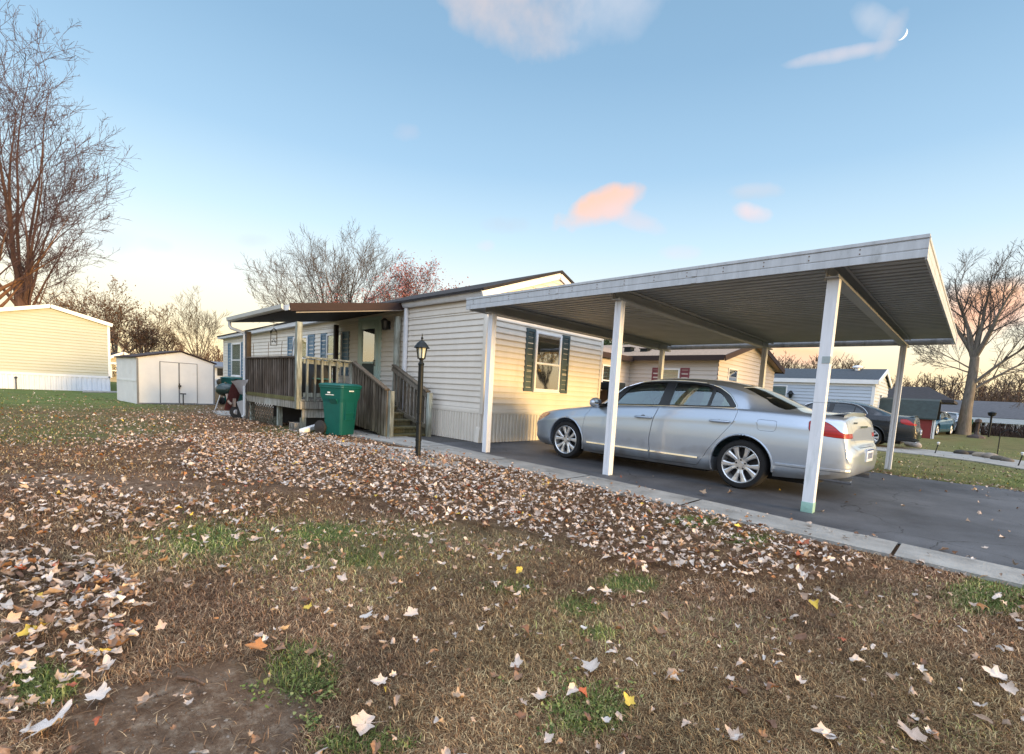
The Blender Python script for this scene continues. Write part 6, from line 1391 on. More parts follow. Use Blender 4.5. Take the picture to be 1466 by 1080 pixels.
# ---------------------------------------------------------------- small things on the right
slab('neighbour_drive', [(1195, 634), (1250, 637), (1330, 645), (1400, 652), (1466, 661), (1520, 668), (1520, 682), (1466, 673), (1400, 662), (1330, 653), (1250, 645), (1195, 641)], 0.02, concrete)
for u, v, lab in ((1270, 646, 'solar path light beside the pale rock at the neighbouring drive'), (1338, 650, 'solar path light with bright cap at the concrete drive edge'), (1457, 668, 'solar path light at the far right edge of the photo')):
    q = ground_at(u, v); t = thing('path_light', (q.x, q.y, 0), lab, 'path light', 'path lights along the neighbouring drive')
    m_ = MB(); m_.tube([(q.x, q.y, -0.02), (q.x+0.05, q.y, 0.28)], 0.014, 6); m_.build('stake', bk, t)
    m_ = MB(); m_.lathe((q.x+0.05, q.y, 0.27), [(0.02, 0), (0.036, 0.04), (0.038, 0.055), (0.015, 0.07)], 10); m_.build('lamp_head', pm('pale lamp cap', (0.6, 0.6, 0.58), 0.35, 0.1), t)
rocks = [(1306, 640, 0.36, (0.27, 0.255, 0.25), 'rounded pale grey rock behind the dark sedan')]
for k, (u, v, r0, cc) in enumerate([(1375, 651, 0.26, (0.04, 0.036, 0.03)), (1390, 652, 0.24, (0.05, 0.042, 0.034)), (1403, 655, 0.26, (0.24, 0.20, 0.15)), (1416, 657, 0.28, (0.20, 0.17, 0.14)), (1431, 660, 0.24, (0.09, 0.08, 0.065)), (1444, 662, 0.20, (0.12, 0.10, 0.08))]):
    rocks.append((u, v, r0, cc, ['flat dark edging stone, leftmost in the row along the drive', 'dark edging stone, second from the left along the drive', 'tan edging stone, left of the two tan ones', 'tan edging stone, right of the two tan ones', 'grey brown edging stone right of the tan ones', 'small low edging stone at the right end of the row'][k]))
for k, (u, v, r0, cc, lab) in enumerate(rocks):
    q = ground_at(u, v); m_ = MB(); m_.ball((0, 0, 0), r0*0.5, 14, 9, (1.3, 0.8, 0.7))
    m_.v = [tuple(Vector(p)*(1+0.35*mnoise.noise(Vector(p)*4+Vector((k*7, 0, 0))))+Vector((q.x, q.y, r0*0.22))) for p in m_.v]
    tag(m_.build('rock', pm('rock '+str(k), cc, 0.9, 0.3, 8, bump=0.5), smooth=True), lab, 'rock', 'edging rocks')
q = ground_at(1427, 655); q2 = at_dist(1434, 620, math.hypot(q.x, q.y)); m_ = MB(); m_.tube([(q.x, q.y, -0.03), (q.x, q.y, q2.z), (q.x+0.14, q.y, q2.z+0.10), (q.x+0.34, q.y, q2.z+0.05), (q.x+0.40, q.y, q2.z-0.06)], 0.014, 6); tag(m_.build('plant_hook', bk), 'thin black shepherd hook standing at the neighbouring drive', 'hook')
q = at_dist(1410, 616, 40); m_ = MB(); zz = at_dist(1413, 596, 40).z; m_.tube([(q.x+0.2, q.y, -0.05), (q.x+0.2, q.y, zz)], 0.05, 8); m_.lathe((q.x+0.2, q.y, zz), [(0.06, 0), (0.16, 0.05), (0.2, 0.22), (0.05, 0.28)], 8); tag(m_.build('yard_lamp', bk), 'thin dark yard lamp in front of the long white house', 'lamp post')
q = at_dist(1398, 622, 36); m_ = MB(); m_.lathe((q.x, q.y, 0), [(0.40, 0), (0.36, 0.10), (0.12, 0.2), (0.08, 0.35), (0.08, 0.8), (0.16, 0.85), (0.13, 1.0), (0.02, 1.05)], 10); tag(m_.build('bird_bath', pm('dark and pale stone', (0.06, 0.045, 0.04), 0.9, 0.6, 3)), 'dark garden ornament with pale top on the lawn before the white house', 'ornament')
q = at_dist(1391, 613, 46); wheelie_bin((q.x-0.3, q.y, 0), 0.2, 'dark green wheelie bin beside the trunk of the big bare tree', binm)
q = at_dist(1455, 622, 44); m_ = MB()
for k in range(420):
    bx, by = q.x+rr.uniform(-1.6, 1.6), q.y+rr.uniform(-0.4, 0.4); m_.tube([(bx, by, -0.05), (bx+rr.uniform(-0.35, 0.35), by+rr.uniform(-0.3, 0.3), rr.uniform(0.3, 0.85))], [0.03, 0.012], 3, caps=False)
tag(m_.build('shrub', pm('bare brown shrub', (0.055, 0.035, 0.028), 0.9, 0.5, 5)), 'brown bare shrub bed under the porch of the long white house', 'shrub')
# ---------------------------------------------------------------- bare trees
def bark(name, c, c2=None): return pm(name, c, 0.9, 0.35, 3, stretch=(6, 6, 1.0), spec=0.15, bump=0.5, bscale=8, col2=c2, spots=0.55)
bark_grey = bark('grey maple bark', (0.125, 0.105, 0.09), (0.10, 0.11, 0.06)); twig_red = bark('reddish twig', (0.075, 0.047, 0.047)); twig_brown = bark('brown twig', (0.11, 0.072, 0.05)); twig_grey = bark('grey twig', (0.105, 0.09, 0.082)); twig_pale = bark('pale tan twig', (0.20, 0.145, 0.09))
def tree(base, H, fork, radius, seed, label, trunkm, twigm, r0, cat='bare tree', nl=(6, 7, 6, 5, 0), rmin=0.012, lean=(0, 0), up=0.25, leaves=None, leafn=0, leafsize=0.12, droop=0.0, name='bare_tree', stems=1, limbs=None):
    rd = random.Random(seed); base = Vector(base)
    t = thing(name, base, label, cat)
    tr_, cr_ = MB(), MB(); tips = []
    def branch(p, d, ln, r, lv):
        k = max(2, min(7, int(ln/0.7)+1)) if lv < 4 else 2
        if lv == 1: k = 7
        pts = [p.copy()]; rad = [r]; dirs = []
        q = p.copy(); dd = d.copy()
        wob = (0.08, 0.09, 0.13, 0.17, 0.22, 0.25)[lv]
        for i in range(k):
            dd = (dd+Vector((rd.uniform(-1, 1), rd.uniform(-1, 1), rd.uniform(-1, 1)))*wob+Vector((0, 0, up*0.22 if lv < 3 else up*0.1-droop))).normalized()
            q = q+dd*(ln/k); pts.append(q.copy()); dirs.append(dd.copy()); rad.append(max(rmin*0.6, r*(1-(0.90 if lv < 2 else 0.75)*(i+1)/k)))
        (tr_ if lv < 2 else cr_).tube(pts, rad, (9, 7, 5, 4, 3, 3)[lv], caps=False)
        if lv >= len(nl) or (lv < len(nl) and nl[lv] == 0): tips.append((q, dd)); return
        n = nl[lv]
        for j in range(n):
            f = (0.22+0.78*(j+rd.random())/n) if lv > 0 else (0.80+0.20*(j+1)/n)
            fi = min(k-1e-3, f*k); i0 = int(fi); pp = pts[i0].lerp(pts[i0+1], fi-i0); bd = dirs[i0]
            side = Vector((rd.uniform(-1, 1), rd.uniform(-1, 1), rd.uniform(-0.6, 1))); side = (side-bd*side.dot(bd)).normalized()
            ang = rd.uniform(0.38, 0.85)
            nd_ = (bd*math.cos(ang)+side*math.sin(ang)).normalized()
            ll = ln*rd.uniform(0.42, 0.66)*(1.15-0.55*f) if lv > 0 else ln
            branch(pp, nd_, max(0.25, ll), max(rmin, rad[i0]*rd.uniform(0.34, 0.5)), lv+1)
        if lv > 0: tips.append((q, dd))
    for s_ in range(stems):
        off = Vector((0, 0, 0)) if stems == 1 else Vector((math.cos(s_*2.4+seed)*r0*1.3, math.sin(s_*2.4+seed)*r0*1.3, 0))
        d0 = Vector((lean[0]+off.x*0.35/r0*0.3, lean[1]+off.y*0.35/r0*0.3, 1)).normalized()
        pts = [base+off+Vector((0, 0, -0.2))]; rad = [r0*1.35]; q = base+off; kk = 6
        for i in range(kk):
            q = q+d0*(fork/kk)+Vector((rd.uniform(-1, 1), rd.uniform(-1, 1), 0))*r0*0.09; pts.append(q.copy()); rad.append(r0*(1.0-0.28*(i+1)/kk) if i else r0*1.08)
        tr_.tube(pts, rad, 12, caps=False)
        n = nl[0]; a0 = rd.random()*6.28
        if limbs is None:
            for j in range(n):
                az = a0+2*PI*j/n+rd.uniform(-0.35, 0.35); vert = rd.uniform(0.25, 1.0) if j else 0.02
                dx = Vector((math.cos(az)*radius*vert, math.sin(az)*radius*vert, (H-fork)*rd.uniform(0.75, 1.0)*(1.12-0.45*vert)))
                st_ = pts[-1].lerp(pts[-2], rd.random()) if j else pts[-1]
                branch(st_, dx.normalized(), dx.length*0.92, rad[-1]*rd.uniform(0.45, 0.68), 1)
        else:
            for (zf, tgt, rr_) in limbs:
                st_ = pts[-1] if zf >= 1 else base+Vector((0, 0, fork*zf)); dx = Vector(tgt)-st_
                branch(st_, dx.normalized(), dx.length, r0*rr_, 1)
    tr_.build('trunk', trunkm, t, smooth=True, normals=False); cr_.build('crown', twigm, t, smooth=False, normals=False)
    if leaves:
        lf = MB()
        for _ in range(leafn):
            q, dd = rd.choice(tips); c = q+Vector((rd.gauss(0, 0.25), rd.gauss(0, 0.25), rd.gauss(0, 0.25))); a = Vector((rd.uniform(-1, 1), rd.uniform(-1, 1), rd.uniform(-1, 1))).normalized(); b = a.orthogonal().normalized(); sz = leafsize*rd.uniform(0.6, 1.3)
            lf.add([c-a*sz*0.5, c+b*sz*0.35, c+a*sz*0.6, c-b*sz*0.35], [(0, 1, 2, 3)])
        lf.build('leaves', leaves, t, normals=False)
    return t
def top_z(u, v, d): return at_dist(u, v, d).z
# big maple behind the yellow home, mostly beyond the left edge
b = at_dist(38, 520, 37); H_ = top_z(10, 20, 37)
def L_(u, v, d): p = at_dist(u, v, d); return (p.x, p.y, p.z)
b.z = 0
tree(b, H_, 5.2, 7, 3, 'huge bare maple with reddish limbs behind the yellow home', bark('warm maple bark', (0.10, 0.06, 0.048)), twig_red, 0.30, nl=(6, 8, 6, 5, 2), rmin=0.010, up=0.10, lean=(0.0, -0.03),
     limbs=[(1, L_(-30, 150, 37), 0.40), (0.8, L_(38, 130, 38), 0.30), (0.75, L_(86, 215, 36), 0.30), (0.7, L_(100, 280, 37), 0.26), (0.62, L_(98, 330, 38), 0.24), (0.7, L_(-90, 300, 36), 0.3), (0.8, L_(60, 265, 34), 0.24), (1, L_(-80, 60, 37), 0.34), (0.55, L_(84, 395, 37), 0.2), (1, L_(-10, 300, 40), 0.24), (0.9, L_(0, 85, 39), 0.30), (0.6, L_(88, 245, 39), 0.24), (0.5, L_(75, 330, 36), 0.20)])
b = at_dist(-6, 520, 34); b.z = 0
tree(b, 8, 4.2, 4, 8, 'second bare tree with orange brown limbs at the left edge beside the huge maple', bark('orange brown bark', (0.13, 0.07, 0.04)), twig_red, 0.20, nl=(5, 7, 6, 5, 0), rmin=0.008, up=0.15,
     limbs=[(1, L_(20, 330, 34), 0.5), (1, L_(85, 370, 34), 0.45), (0.8, L_(60, 400, 34), 0.4), (1, L_(-30, 300, 34), 0.5), (0.9, L_(120, 330, 34), 0.4)])
brownleaf = pm('dry brown leaf', (0.155, 0.082, 0.045), 0.8, 0.4, 3)
for k, (u, v, d, rad_, lab) in enumerate([(165, 425, 62, 5.5, 'dense russet tree behind the yellow home and the shed'), (122, 420, 66, 4.5, 'russet tree close behind the roof end of the yellow home'), (205, 466, 60, 3.2, 'low russet tree left of the small slender tree')]):
    b = at_dist(u, 520, d); b.z = 0
    tree(b, top_z(u, v, d), 2.0, rad_, 20+k, lab, bark_grey, twig_brown, 0.24, nl=(8, 8, 7, 4, 0), rmin=0.016, up=0.15, leaves=brownleaf, leafn=700, leafsize=0.18, cat='tree', name='autumn_tree')
b = at_dist(238, 520, 64); b.z = 0; tree(b, top_z(236, 472, 64), 2.0, 2.6, 31, 'thin bare tree left of the slender one behind the shed', bark_grey, twig_brown, 0.16, nl=(6, 6, 5, 4, 0), rmin=0.02, up=0.3)
b = at_dist(283, 520, 50); b.z = 0; tree(b, top_z(283, 432, 50), 2.2, 3.3, 33, 'slender pale bare tree rising behind the white shed', twig_pale, twig_pale, 0.12, nl=(8, 7, 6, 4, 0), rmin=0.010, up=0.35)
# behind the tan home
b = at_dist(480, 520, 34); b.z = 0
tree(b, top_z(490, 322, 34), 2.6, 6.5, 41, 'wide bare tree with several stems behind the tan home', bark_grey, twig_grey, 0.22, nl=(7, 9, 8, 6, 0), rmin=0.009, up=0.2,
     limbs=[(1, L_(368, 432, 33), 0.42), (0.9, L_(388, 408, 34), 0.45), (1, L_(430, 388, 35), 0.5), (1, L_(470, 382, 33), 0.5), (1, L_(506, 374, 34), 0.55), (0.95, L_(540, 388, 33), 0.45), (1, L_(450, 380, 35), 0.4), (0.9, L_(400, 400, 35), 0.35), (0.9, L_(520, 380, 32), 0.4), (0.9, L_(545, 402, 34), 0.35)])
redleaf = pm('red autumn leaf', (0.27, 0.105, 0.095), 0.7, 0.45, 2)
b = at_dist(588, 520, 31); b.z = 0
tree(b, top_z(588, 398, 31), 2.0, 5.0, 47, 'rounded tree with sparse red leaves behind the tan home', bark_grey, twig_red, 0.16, nl=(9, 9, 7, 5, 0), rmin=0.009, up=0.28, leaves=redleaf, leafn=5200, leafsize=0.10, cat='tree', name='autumn_tree')
# big bare tree on the right and its neighbour beyond the edge
b = ground_at(1378, 622.5); d_ = math.hypot(b.x, b.y)
tree(b, 0, top_z(1372, 512, d_), 0, 53, 'big bare tree with thick grey trunk before the long white house', bark('pale grey bark', (0.15, 0.13, 0.11), (0.09, 0.10, 0.05)), twig_grey, 0.31, nl=(5, 8, 7, 5, 0), rmin=0.010, up=0.12,
     limbs=[(1, L_(1345, 408, d_), 0.50), (1, L_(1382, 394, d_+1), 0.5), (1, L_(1420, 392, d_), 0.5), (1, L_(1468, 400, d_-1), 0.52), (0.93, L_(1362, 425, d_), 0.3), (0.62, L_(1505, 455, d_), 0.36), (0.55, L_(1500, 490, d_+1), 0.36), (0.85, L_(1312, 500, d_-1), 0.16), (0.80, L_(1318, 520, d_), 0.15), (1, L_(1402, 425, d_+1), 0.32), (0.7, L_(1340, 560, d_), 0.10), (0.9, L_(1445, 432, d_), 0.33)])
b = at_dist(1530, 640, 46); b.z = 0
tree(b, 15, 4.0, 6, 59, 'bare tree beyond the right edge with only its branches in view', bark_grey, twig_grey, 0.26, nl=(6, 7, 6, 5, 0), rmin=0.010, up=0.15,
     limbs=[(1, L_(1455, 480, 46), 0.4), (0.9, L_(1445, 530, 46), 0.35), (1, L_(1480, 420, 46), 0.45), (1, L_(1540, 380, 46), 0.5), (0.8, L_(1440, 560, 46), 0.25)])
# evergreen tip between the two tan houses
b = at_dist(872, 530, 34); b.z = 0; gl_ = pm('dark evergreen needle', (0.02, 0.045, 0.018), 0.8, 0.4, 3)
tree(b, top_z(872, 478, 34), 1.2, 1.6, 61, 'dark evergreen tree glimpsed under the carport roof between the tan houses', bark_grey, twig_brown, 0.2, nl=(8, 7, 6, 0), rmin=0.02, up=0.3, leaves=gl_, leafn=9000, leafsize=0.16, cat='tree', name='evergreen_tree')
# tree on the neighbouring lawn just out of frame: it shows in the reflection of the gable window
gold_ = pm('golden leaf', (0.55, 0.36, 0.09), 0.7, 0.3, 2)          # thin leaves, the low sun shines through them
gn5 = gold_.node_tree; tl5 = nd(gn5, 'ShaderNodeBsdfTranslucent'); tl5.inputs[0].default_value = (0.75, 0.48, 0.12, 1); ms5 = nd(gn5, 'ShaderNodeMixShader'); ms5.inputs[0].default_value = 0.6; o5 = [n for n in gn5.nodes if n.type == 'OUTPUT_MATERIAL'][0]
gn5.links.new(gn5.nodes['Principled BSDF'].outputs[0], ms5.inputs[1]); gn5.links.new(tl5.outputs[0], ms5.inputs[2]); gn5.links.new(ms5.outputs[0], o5.inputs['Surface'])
tree((8.8, 26.5, 0), 8, 1.6, 4.5, 71, 'golden leaved tree out of frame on the right, mirrored in the gable window', bark_grey, twig_brown, 0.2, nl=(7, 6, 5, 3, 0), rmin=0.012, up=0.2, leaves=gold_, leafn=9000, leafsize=0.22, cat='tree', name='autumn_tree')
# far woods: one mass
wr = random.Random(77); wm = MB()
def sapling(p, h, rbase):
    d = Vector((wr.uniform(-0.1, 0.1), wr.uniform(-0.1, 0.1), 1)); top = p+d*h; wm.tube([p, p+d*h*0.5+Vector((wr.uniform(-0.3, 0.3), 0, 0)), top], [rbase, rbase*0.6, 0.03], 4, caps=False)
    for j in range(13):
        f = 0.25+0.7*wr.random(); q = p+d*h*f; az = wr.uniform(0, 6.28); ln = h*(0.42-0.30*f)*wr.uniform(0.7, 1.3); e = q+Vector((math.cos(az)*ln*0.55, math.sin(az)*ln*0.55, ln*0.9)); wm.tube([q, e], [rbase*0.32, 0.025], 3, caps=False)
        for i in range(3):
            q2 = q.lerp(e, wr.uniform(0.3, 0.9)); e2 = q2+Vector((wr.uniform(-1, 1), wr.uniform(-1, 1), wr.uniform(0.2, 1.2)))*ln*0.33; wm.tube([q2, e2], [0.035, 0.02], 3, caps=False)
for k in range(330):
    u = wr.uniform(1085, 1560) if k < 230 else wr.uniform(1085, 1250); d = wr.uniform(80, 125); p = at_dist(u, 600, d); p.z = -0.5
    hh = top_z(u, 548+wr.uniform(-14, 24) if u > 1215 else 528+wr.uniform(-16, 22), d)+0.0; sapling(p, max(3, hh+0.5), 0.12)
for k in range(110):
    u = wr.uniform(-60, 420); d = wr.uniform(85, 120); p = at_dist(u, 540, d); p.z = -0.5; hh = top_z(u, 492+wr.uniform(-12, 16), d); sapling(p, max(3, hh), 0.12)
tag(wm.build('far_woods', twig_brown, normals=False), 'brown bare woods along the horizon behind the houses', 'woods', kind='stuff')
# low undergrowth closing the horizon
hm = MB()
for (u0, u1, n, v0) in ((1080, 1600, 260, 580), (-120, 430, 180, 528)):
    for k in range(n):
        u = wr.uniform(u0, u1); d = wr.uniform(95, 135); p = at_dist(u, 560, d); zt_ = top_z(u, v0+wr.uniform(-9, 10), d)
        for i in range(16):
            b0 = Vector((p.x+wr.uniform(-1.8, 1.8), p.y+wr.uniform(-1.8, 1.8), -0.3)); e = b0+Vector((wr.uniform(-0.8, 0.8), wr.uniform(-0.8, 0.8), max(1.0, zt_)*wr.uniform(0.5, 1.0))); hm.tube([b0, e], [0.10, 0.03], 3, caps=False)
tag(hm.build('undergrowth', twig_brown, normals=False), 'low brown brush at the foot of the far woods', 'brush', kind='stuff')
# ---------------------------------------------------------------- fallen leaves and grass
lrng = np.random.default_rng(21)
PAL = np.array([(0.43, 0.335, 0.27), (0.50, 0.42, 0.36), (0.49, 0.43, 0.38), (0.33, 0.235, 0.17), (0.235, 0.14, 0.085), (0.155, 0.085, 0.052), (0.36, 0.165, 0.06), (0.30, 0.09, 0.045), (0.60, 0.42, 0.07), (0.40, 0.29, 0.20), (0.53, 0.48, 0.44)])
PW = np.array([0.17, 0.17, 0.13, 0.14, 0.13, 0.10, 0.014, 0.016, 0.010, 0.09, 0.075]); PW = PW/PW.sum()
def leaf_shape(seed, fine=True):
    """one curled maple leaf about a metre across lying near z = 0: verts, triangles"""
    r = np.random.default_rng(seed)
    lob = [(-2.6, 0.50), (-2.25, 0.68), (-1.95, 0.52), (-1.55, 0.58), (-1.28, 0.92), (-1.05, 0.74), (-0.85, 0.70), (-0.66, 0.52), (-0.42, 0.70), (-0.22, 0.82), (0.0, 1.04), (0.22, 0.82), (0.42, 0.70), (0.66, 0.52), (0.85, 0.70), (1.05, 0.74), (1.28, 0.92), (1.55, 0.58), (1.95, 0.52), (2.25, 0.68), (2.6, 0.50), (3.0, 0.18)]
    if not fine: lob = [(-2.4, 0.58), (-1.7, 0.55), (-1.2, 0.85), (-0.7, 0.56), (0.0, 1.0), (0.7, 0.56), (1.2, 0.85), (1.7, 0.55), (2.4, 0.58), (3.05, 0.2)]
    kind = seed % 4; soft = (0.0, 0.35, 0.75, 0.15)[kind]; asp = (1.0, 0.9, 0.55, 0.8)[kind]     # maple, blunt maple, oval leaf, narrow maple
    bite = r.uniform(0, 6.28)
    o = np.array([(math.sin(a)*(q*(1-soft)+0.72*soft)*r.uniform(0.84, 1.12)*asp, math.cos(a)*(q*(1-soft)+0.8*soft)*r.uniform(0.86, 1.1)) for a, q in lob])*0.5
    if r.random() < 0.45:                                   # a torn-off piece
        for i_, (a, q) in enumerate(lob):
            dd_ = abs((a-bite+3.1416) % 6.2832-3.1416)
            if dd_ < 0.8: o[i_] *= 0.45+0.5*dd_/0.8
    P = [(0, 0)]+list(map(tuple, o)); tri = []
    n = len(o)
    if fine:
        P += list(map(tuple, o*0.55))
        for i in range(n):
            j = (i+1) % n; tri += [(0, 1+n+i, 1+n+j), (1+n+i, 1+i, 1+j), (1+n+i, 1+j, 1+n+j)]
    else:
        for i in range(n): tri.append((0, 1+i, 1+(i+1) % n))
    P = np.array(P); x, y = P[:, 0], P[:, 1]
    fold = r.uniform(0.1, 1.5); curl = r.uniform(-1.4, 2.0); tw = r.uniform(-1.3, 1.3); cup = r.uniform(0.0, 1.9)
    z = fold*np.abs(x)*0.6+curl*y*y*0.9+tw*x*y*1.2+cup*(x*x)*0.9+0.05*np.sin(x*17+r.uniform(0, 6))*np.cos(y*15+r.uniform(0, 6))
    rr_ = np.sqrt(x*x+y*y); z = z+0.12*rr_*rr_*np.sin(np.arctan2(x, y)*5+r.uniform(0, 6))
    sh = 1-0.42*np.clip(np.abs(z), 0, 1.0)          # curling pulls the tips in
    nar = r.uniform(0.55, 1.0); V = np.stack([x*sh*nar, y*sh, (z-z.min())*0.8], -1); T = np.array(tri)
    # stalk
    k = len(V); s0 = np.array([0, -0.04, V[0, 2]]); 
    st_ = np.array([[0.008, 0, V[0, 2]], [-0.008, 0, V[0, 2]], [r.uniform(-.15, .15), -0.55, V[0, 2]+r.uniform(0.0, 0.2)]])
    V = np.vstack([V, st_]); T = np.vstack([T, [[k, k+1, k+2]]])
    return V, T
NVAR = 24
FINE = [leaf_shape(100+i, True) for i in range(NVAR)]; COARSE = [leaf_shape(300+i, False) for i in range(NVAR)]
# where leaves lie: random points kept with a probability that follows the drifts
def scatter(n, x0, x1, y0, y1, dens, mx):
    x = lrng.uniform(x0, x1, n); y = lrng.uniform(y0, y1, n); keep = lrng.random(n) < dens(x, y)/mx; return x[keep], y[keep]
dens_lawn = lambda x, y: leaf_density(x, y)*lawn_mask(x, y)
LX, LY = [], []
for (x0, x1, y0, y1, per) in ((-9.5, 2.6, 0.2, 5.2, 520), (-22, -9.5, -1.0, 5.4, 130), (-9.5, 2.5, -3.0, 0.2, 400)):
    a, b_ = scatter(int((x1-x0)*(y1-y0)*per), x0, x1, y0, y1, dens_lawn, 1.0); LX.append(a); LY.append(b_)
a, b_ = scatter(1100, -5, 6, 10.3, 14, lambda x, y: np.full_like(x, 0.55), 1.0); LX.append(a); LY.append(b_)
a, b_ = scatter(900, -28, -10, -6, 3, lambda x, y: np.full_like(x, 0.4), 1.0); LX.append(a); LY.append(b_)
a, b_ = scatter(5200, -8, 6, -6, 4.4, lambda x, y: 1.0*(~((x*FWD.x+y*FWD.y > 0.6) & (project_np(x, y, 0*x)[1] < 1100) & (np.abs(project_np(x, y, 0*x)[0]-733) < 800)))*lawn_mask(x, y)*(0.1+0.9*(fbm(x*0.8, y*0.8, 17) > 0.56)), 1.0); LX.append(a); LY.append(b_)   # and round about the photographer
# strays on the drive, the strip and the walk; a drift along the far edge of the drive and under the porch
a, b_ = scatter(330, -3.5, 4, 4.6, 10.3, lambda x, y: np.where(y < 6, 0.35, 0.6)*np.where(x < 0, 0.5, 1), 1.0); LX.append(a); LY.append(b_)
a, b_ = scatter(170, -9, 0.5, 4.3, 5.0, lambda x, y: np.full_like(x, 0.8), 1.0); LX.append(a); LY.append(b_)
a, b_ = scatter(2600, -4.2, -1.3, -1.2, 1.0, lambda x, y: in_poly(*project_np(x, y, np.zeros_like(x)), PILE)*1.0, 1.0); LX.append(a); LY.append(b_)
a, b_ = scatter(420, -4, 4, 10.15, 10.6, lambda x, y: np.full_like(x, 1.0), 1.0); LX.append(a); LY.append(b_)
a, b_ = scatter(260, -13, -10, 3.6, 5.0, lambda x, y: np.full_like(x, 0.7), 1.0); LX.append(a); LY.append(b_)
nbig_ = sum(map(len, LX)); a, b_ = scatter(3600, -6.5, 2.6, 0.2, 4.9, lambda x, y: lawn_mask(x, y)*(0.25+0.75*fbm(x*1.6, y*1.6, 91)), 1.0); LX.append(a); LY.append(b_)   # small dull scraps
LX = np.concatenate(LX); LY = np.concatenate(LY); scrap = np.arange(len(LX)) >= nbig_
us, vs_ = project_np(LX, LY, np.zeros_like(LX)); dist = np.sqrt(LX**2+LY**2+CH**2)
front = (LX*FWD.x+LY*FWD.y) > 0.6
a_out = (np.hypot(LX, LY) < 9)
sel = (front & (us > -120) & (us < 1590) & (vs_ < 1180)) | a_out
LX, LY, us, vs_, dist, scrap = LX[sel], LY[sel], us[sel], vs_[sel], dist[sel], scrap[sel]
nL = len(LX)
size = (lrng.normal(0.060, 0.020, nL).clip(0.024, 0.11))*np.where(dist < 3, 0.92, 1.0)*np.where(scrap, 0.5, 1.0)
den = leaf_density(LX, LY)
hgt = np.where(den > 0.45, lrng.uniform(0.004, 0.045, nL), lrng.uniform(0.004, 0.018, nL))
ongrass = lawn_mask(LX, LY)
z0 = np.where(ongrass, zg(LX, LY)+0.012+hgt, np.where((LY > strip_out(LX)) & (LY < strip_in(LX)), 0.037, 0.016))
rotz = lrng.uniform(0, 2*PI, nL); tx_ = lrng.normal(0, 0.30, nL); ty_ = lrng.normal(0, 0.30, nL); flip = lrng.random(nL) < 0.4
ci = lrng.choice(len(PAL), nL, p=PW); ci = np.where(scrap & (lrng.random(nL) < 0.75), lrng.choice([3, 4, 4, 5, 9, 0], nL), ci); var = lrng.integers(0, NVAR, nL)
tone = lrng.normal(0.97, 0.2, nL).clip(0.5, 1.4)
tone = tone*np.where(den < 0.4, 0.84, 1.0)
inframe = front[sel] & (us > 5) & (us < 1461) & (vs_ < 1075) & (vs_ > 545)
order = np.argsort(-(size/dist)*inframe); big = order[:300]; isbig = np.zeros(nL, bool); isbig[big] = True
leafm = D.materials.new('dry maple leaf'); leafm.use_nodes = True; ln_ = leafm.node_tree; lb = ln_.nodes['Principled BSDF']; LL = ln_.links.new
la = nd(ln_, 'ShaderNodeAttribute'); la.attribute_name = 'tint'; tcl = nd(ln_, 'ShaderNodeTexCoord'); n1 = nd(ln_, 'ShaderNodeTexNoise'); n1.inputs['Scale'].default_value = 90; n1.inputs['Detail'].default_value = 5; LL(tcl.outputs['Object'], n1.inputs['Vector'])
rp = nd(ln_, 'ShaderNodeValToRGB'); rp.color_ramp.elements[0].position = 0.3; rp.color_ramp.elements[0].color = (0.62, 0.58, 0.54, 1); rp.color_ramp.elements[1].position = 0.7; rp.color_ramp.elements[1].color = (1.18, 1.16, 1.14, 1); LL(n1.outputs['Fac'], rp.inputs[0])
mu = nd(ln_, 'ShaderNodeMix', data_type='RGBA', blend_type='MULTIPLY'); mu.inputs['Factor'].default_value = 1; LL(la.outputs['Color'], mu.inputs['A']); LL(rp.outputs[0], mu.inputs['B']); LL(mu.outputs['Result'], lb.inputs['Base Color']); lb.inputs['Roughness'].default_value = 0.62; lb.inputs['Specular IOR Level'].default_value = 0.3
def vtone(V):
    """mottled blade: browner towards the rim, paler along the midrib"""
    r = np.hypot(V[:, 0], V[:, 1])/0.55; f = 1.08-0.30*np.clip(r, 0, 1.2)**2*lrng.uniform(0.2, 1.3, len(V)); f = f*np.where(np.abs(V[:, 0]) < 0.03, 1.12, 1.0)
    return np.stack([f, f*0.985, f*0.96], -1)
def place(V, i):
    """leaf i: scale, tip over, turn"""
    a, b, c = tx_[i], ty_[i], rotz[i]
    v = V*size[i]*np.array([1, 1, -1 if flip[i] else 1])
    if flip[i]: v = v-np.array([0, 0, v[:, 2].min()])
    ca, sa, cb, sb, cc, sc = math.cos(a), math.sin(a), math.cos(b), math.sin(b), math.cos(c), math.sin(c)
    y = v[:, 1]*ca-v[:, 2]*sa; z = v[:, 1]*sa+v[:, 2]*ca; x = v[:, 0]*cb+z*sb; z = -v[:, 0]*sb+z*cb
    X = x*cc-y*sc; Y = x*sc+y*cc
    z = z-np.minimum(0, z.min())*0.75
    return np.stack([X, Y, z], -1)
AV, AT, AC = [], [], []; off = 0
for i in np.nonzero(~isbig)[0]:
    V, T = (FINE if dist[i] < 3.2 else COARSE)[var[i]]
    p = place(V, i)+np.array([LX[i], LY[i], z0[i]]); AV.append(p); AT.append(T+off); AC.append(PAL[ci[i]]*tone[i]*vtone(V)); off += len(V)
lm = np_mesh('leaf_litter', np.vstack(AV), np.vstack(AT), True); col_attr(lm, 'tint', np.vstack(AC))
tag(link('leaf_litter', lm, leafm), 'drifts of dry fallen leaves covering the brown lawn', 'leaf litter', kind='stuff')
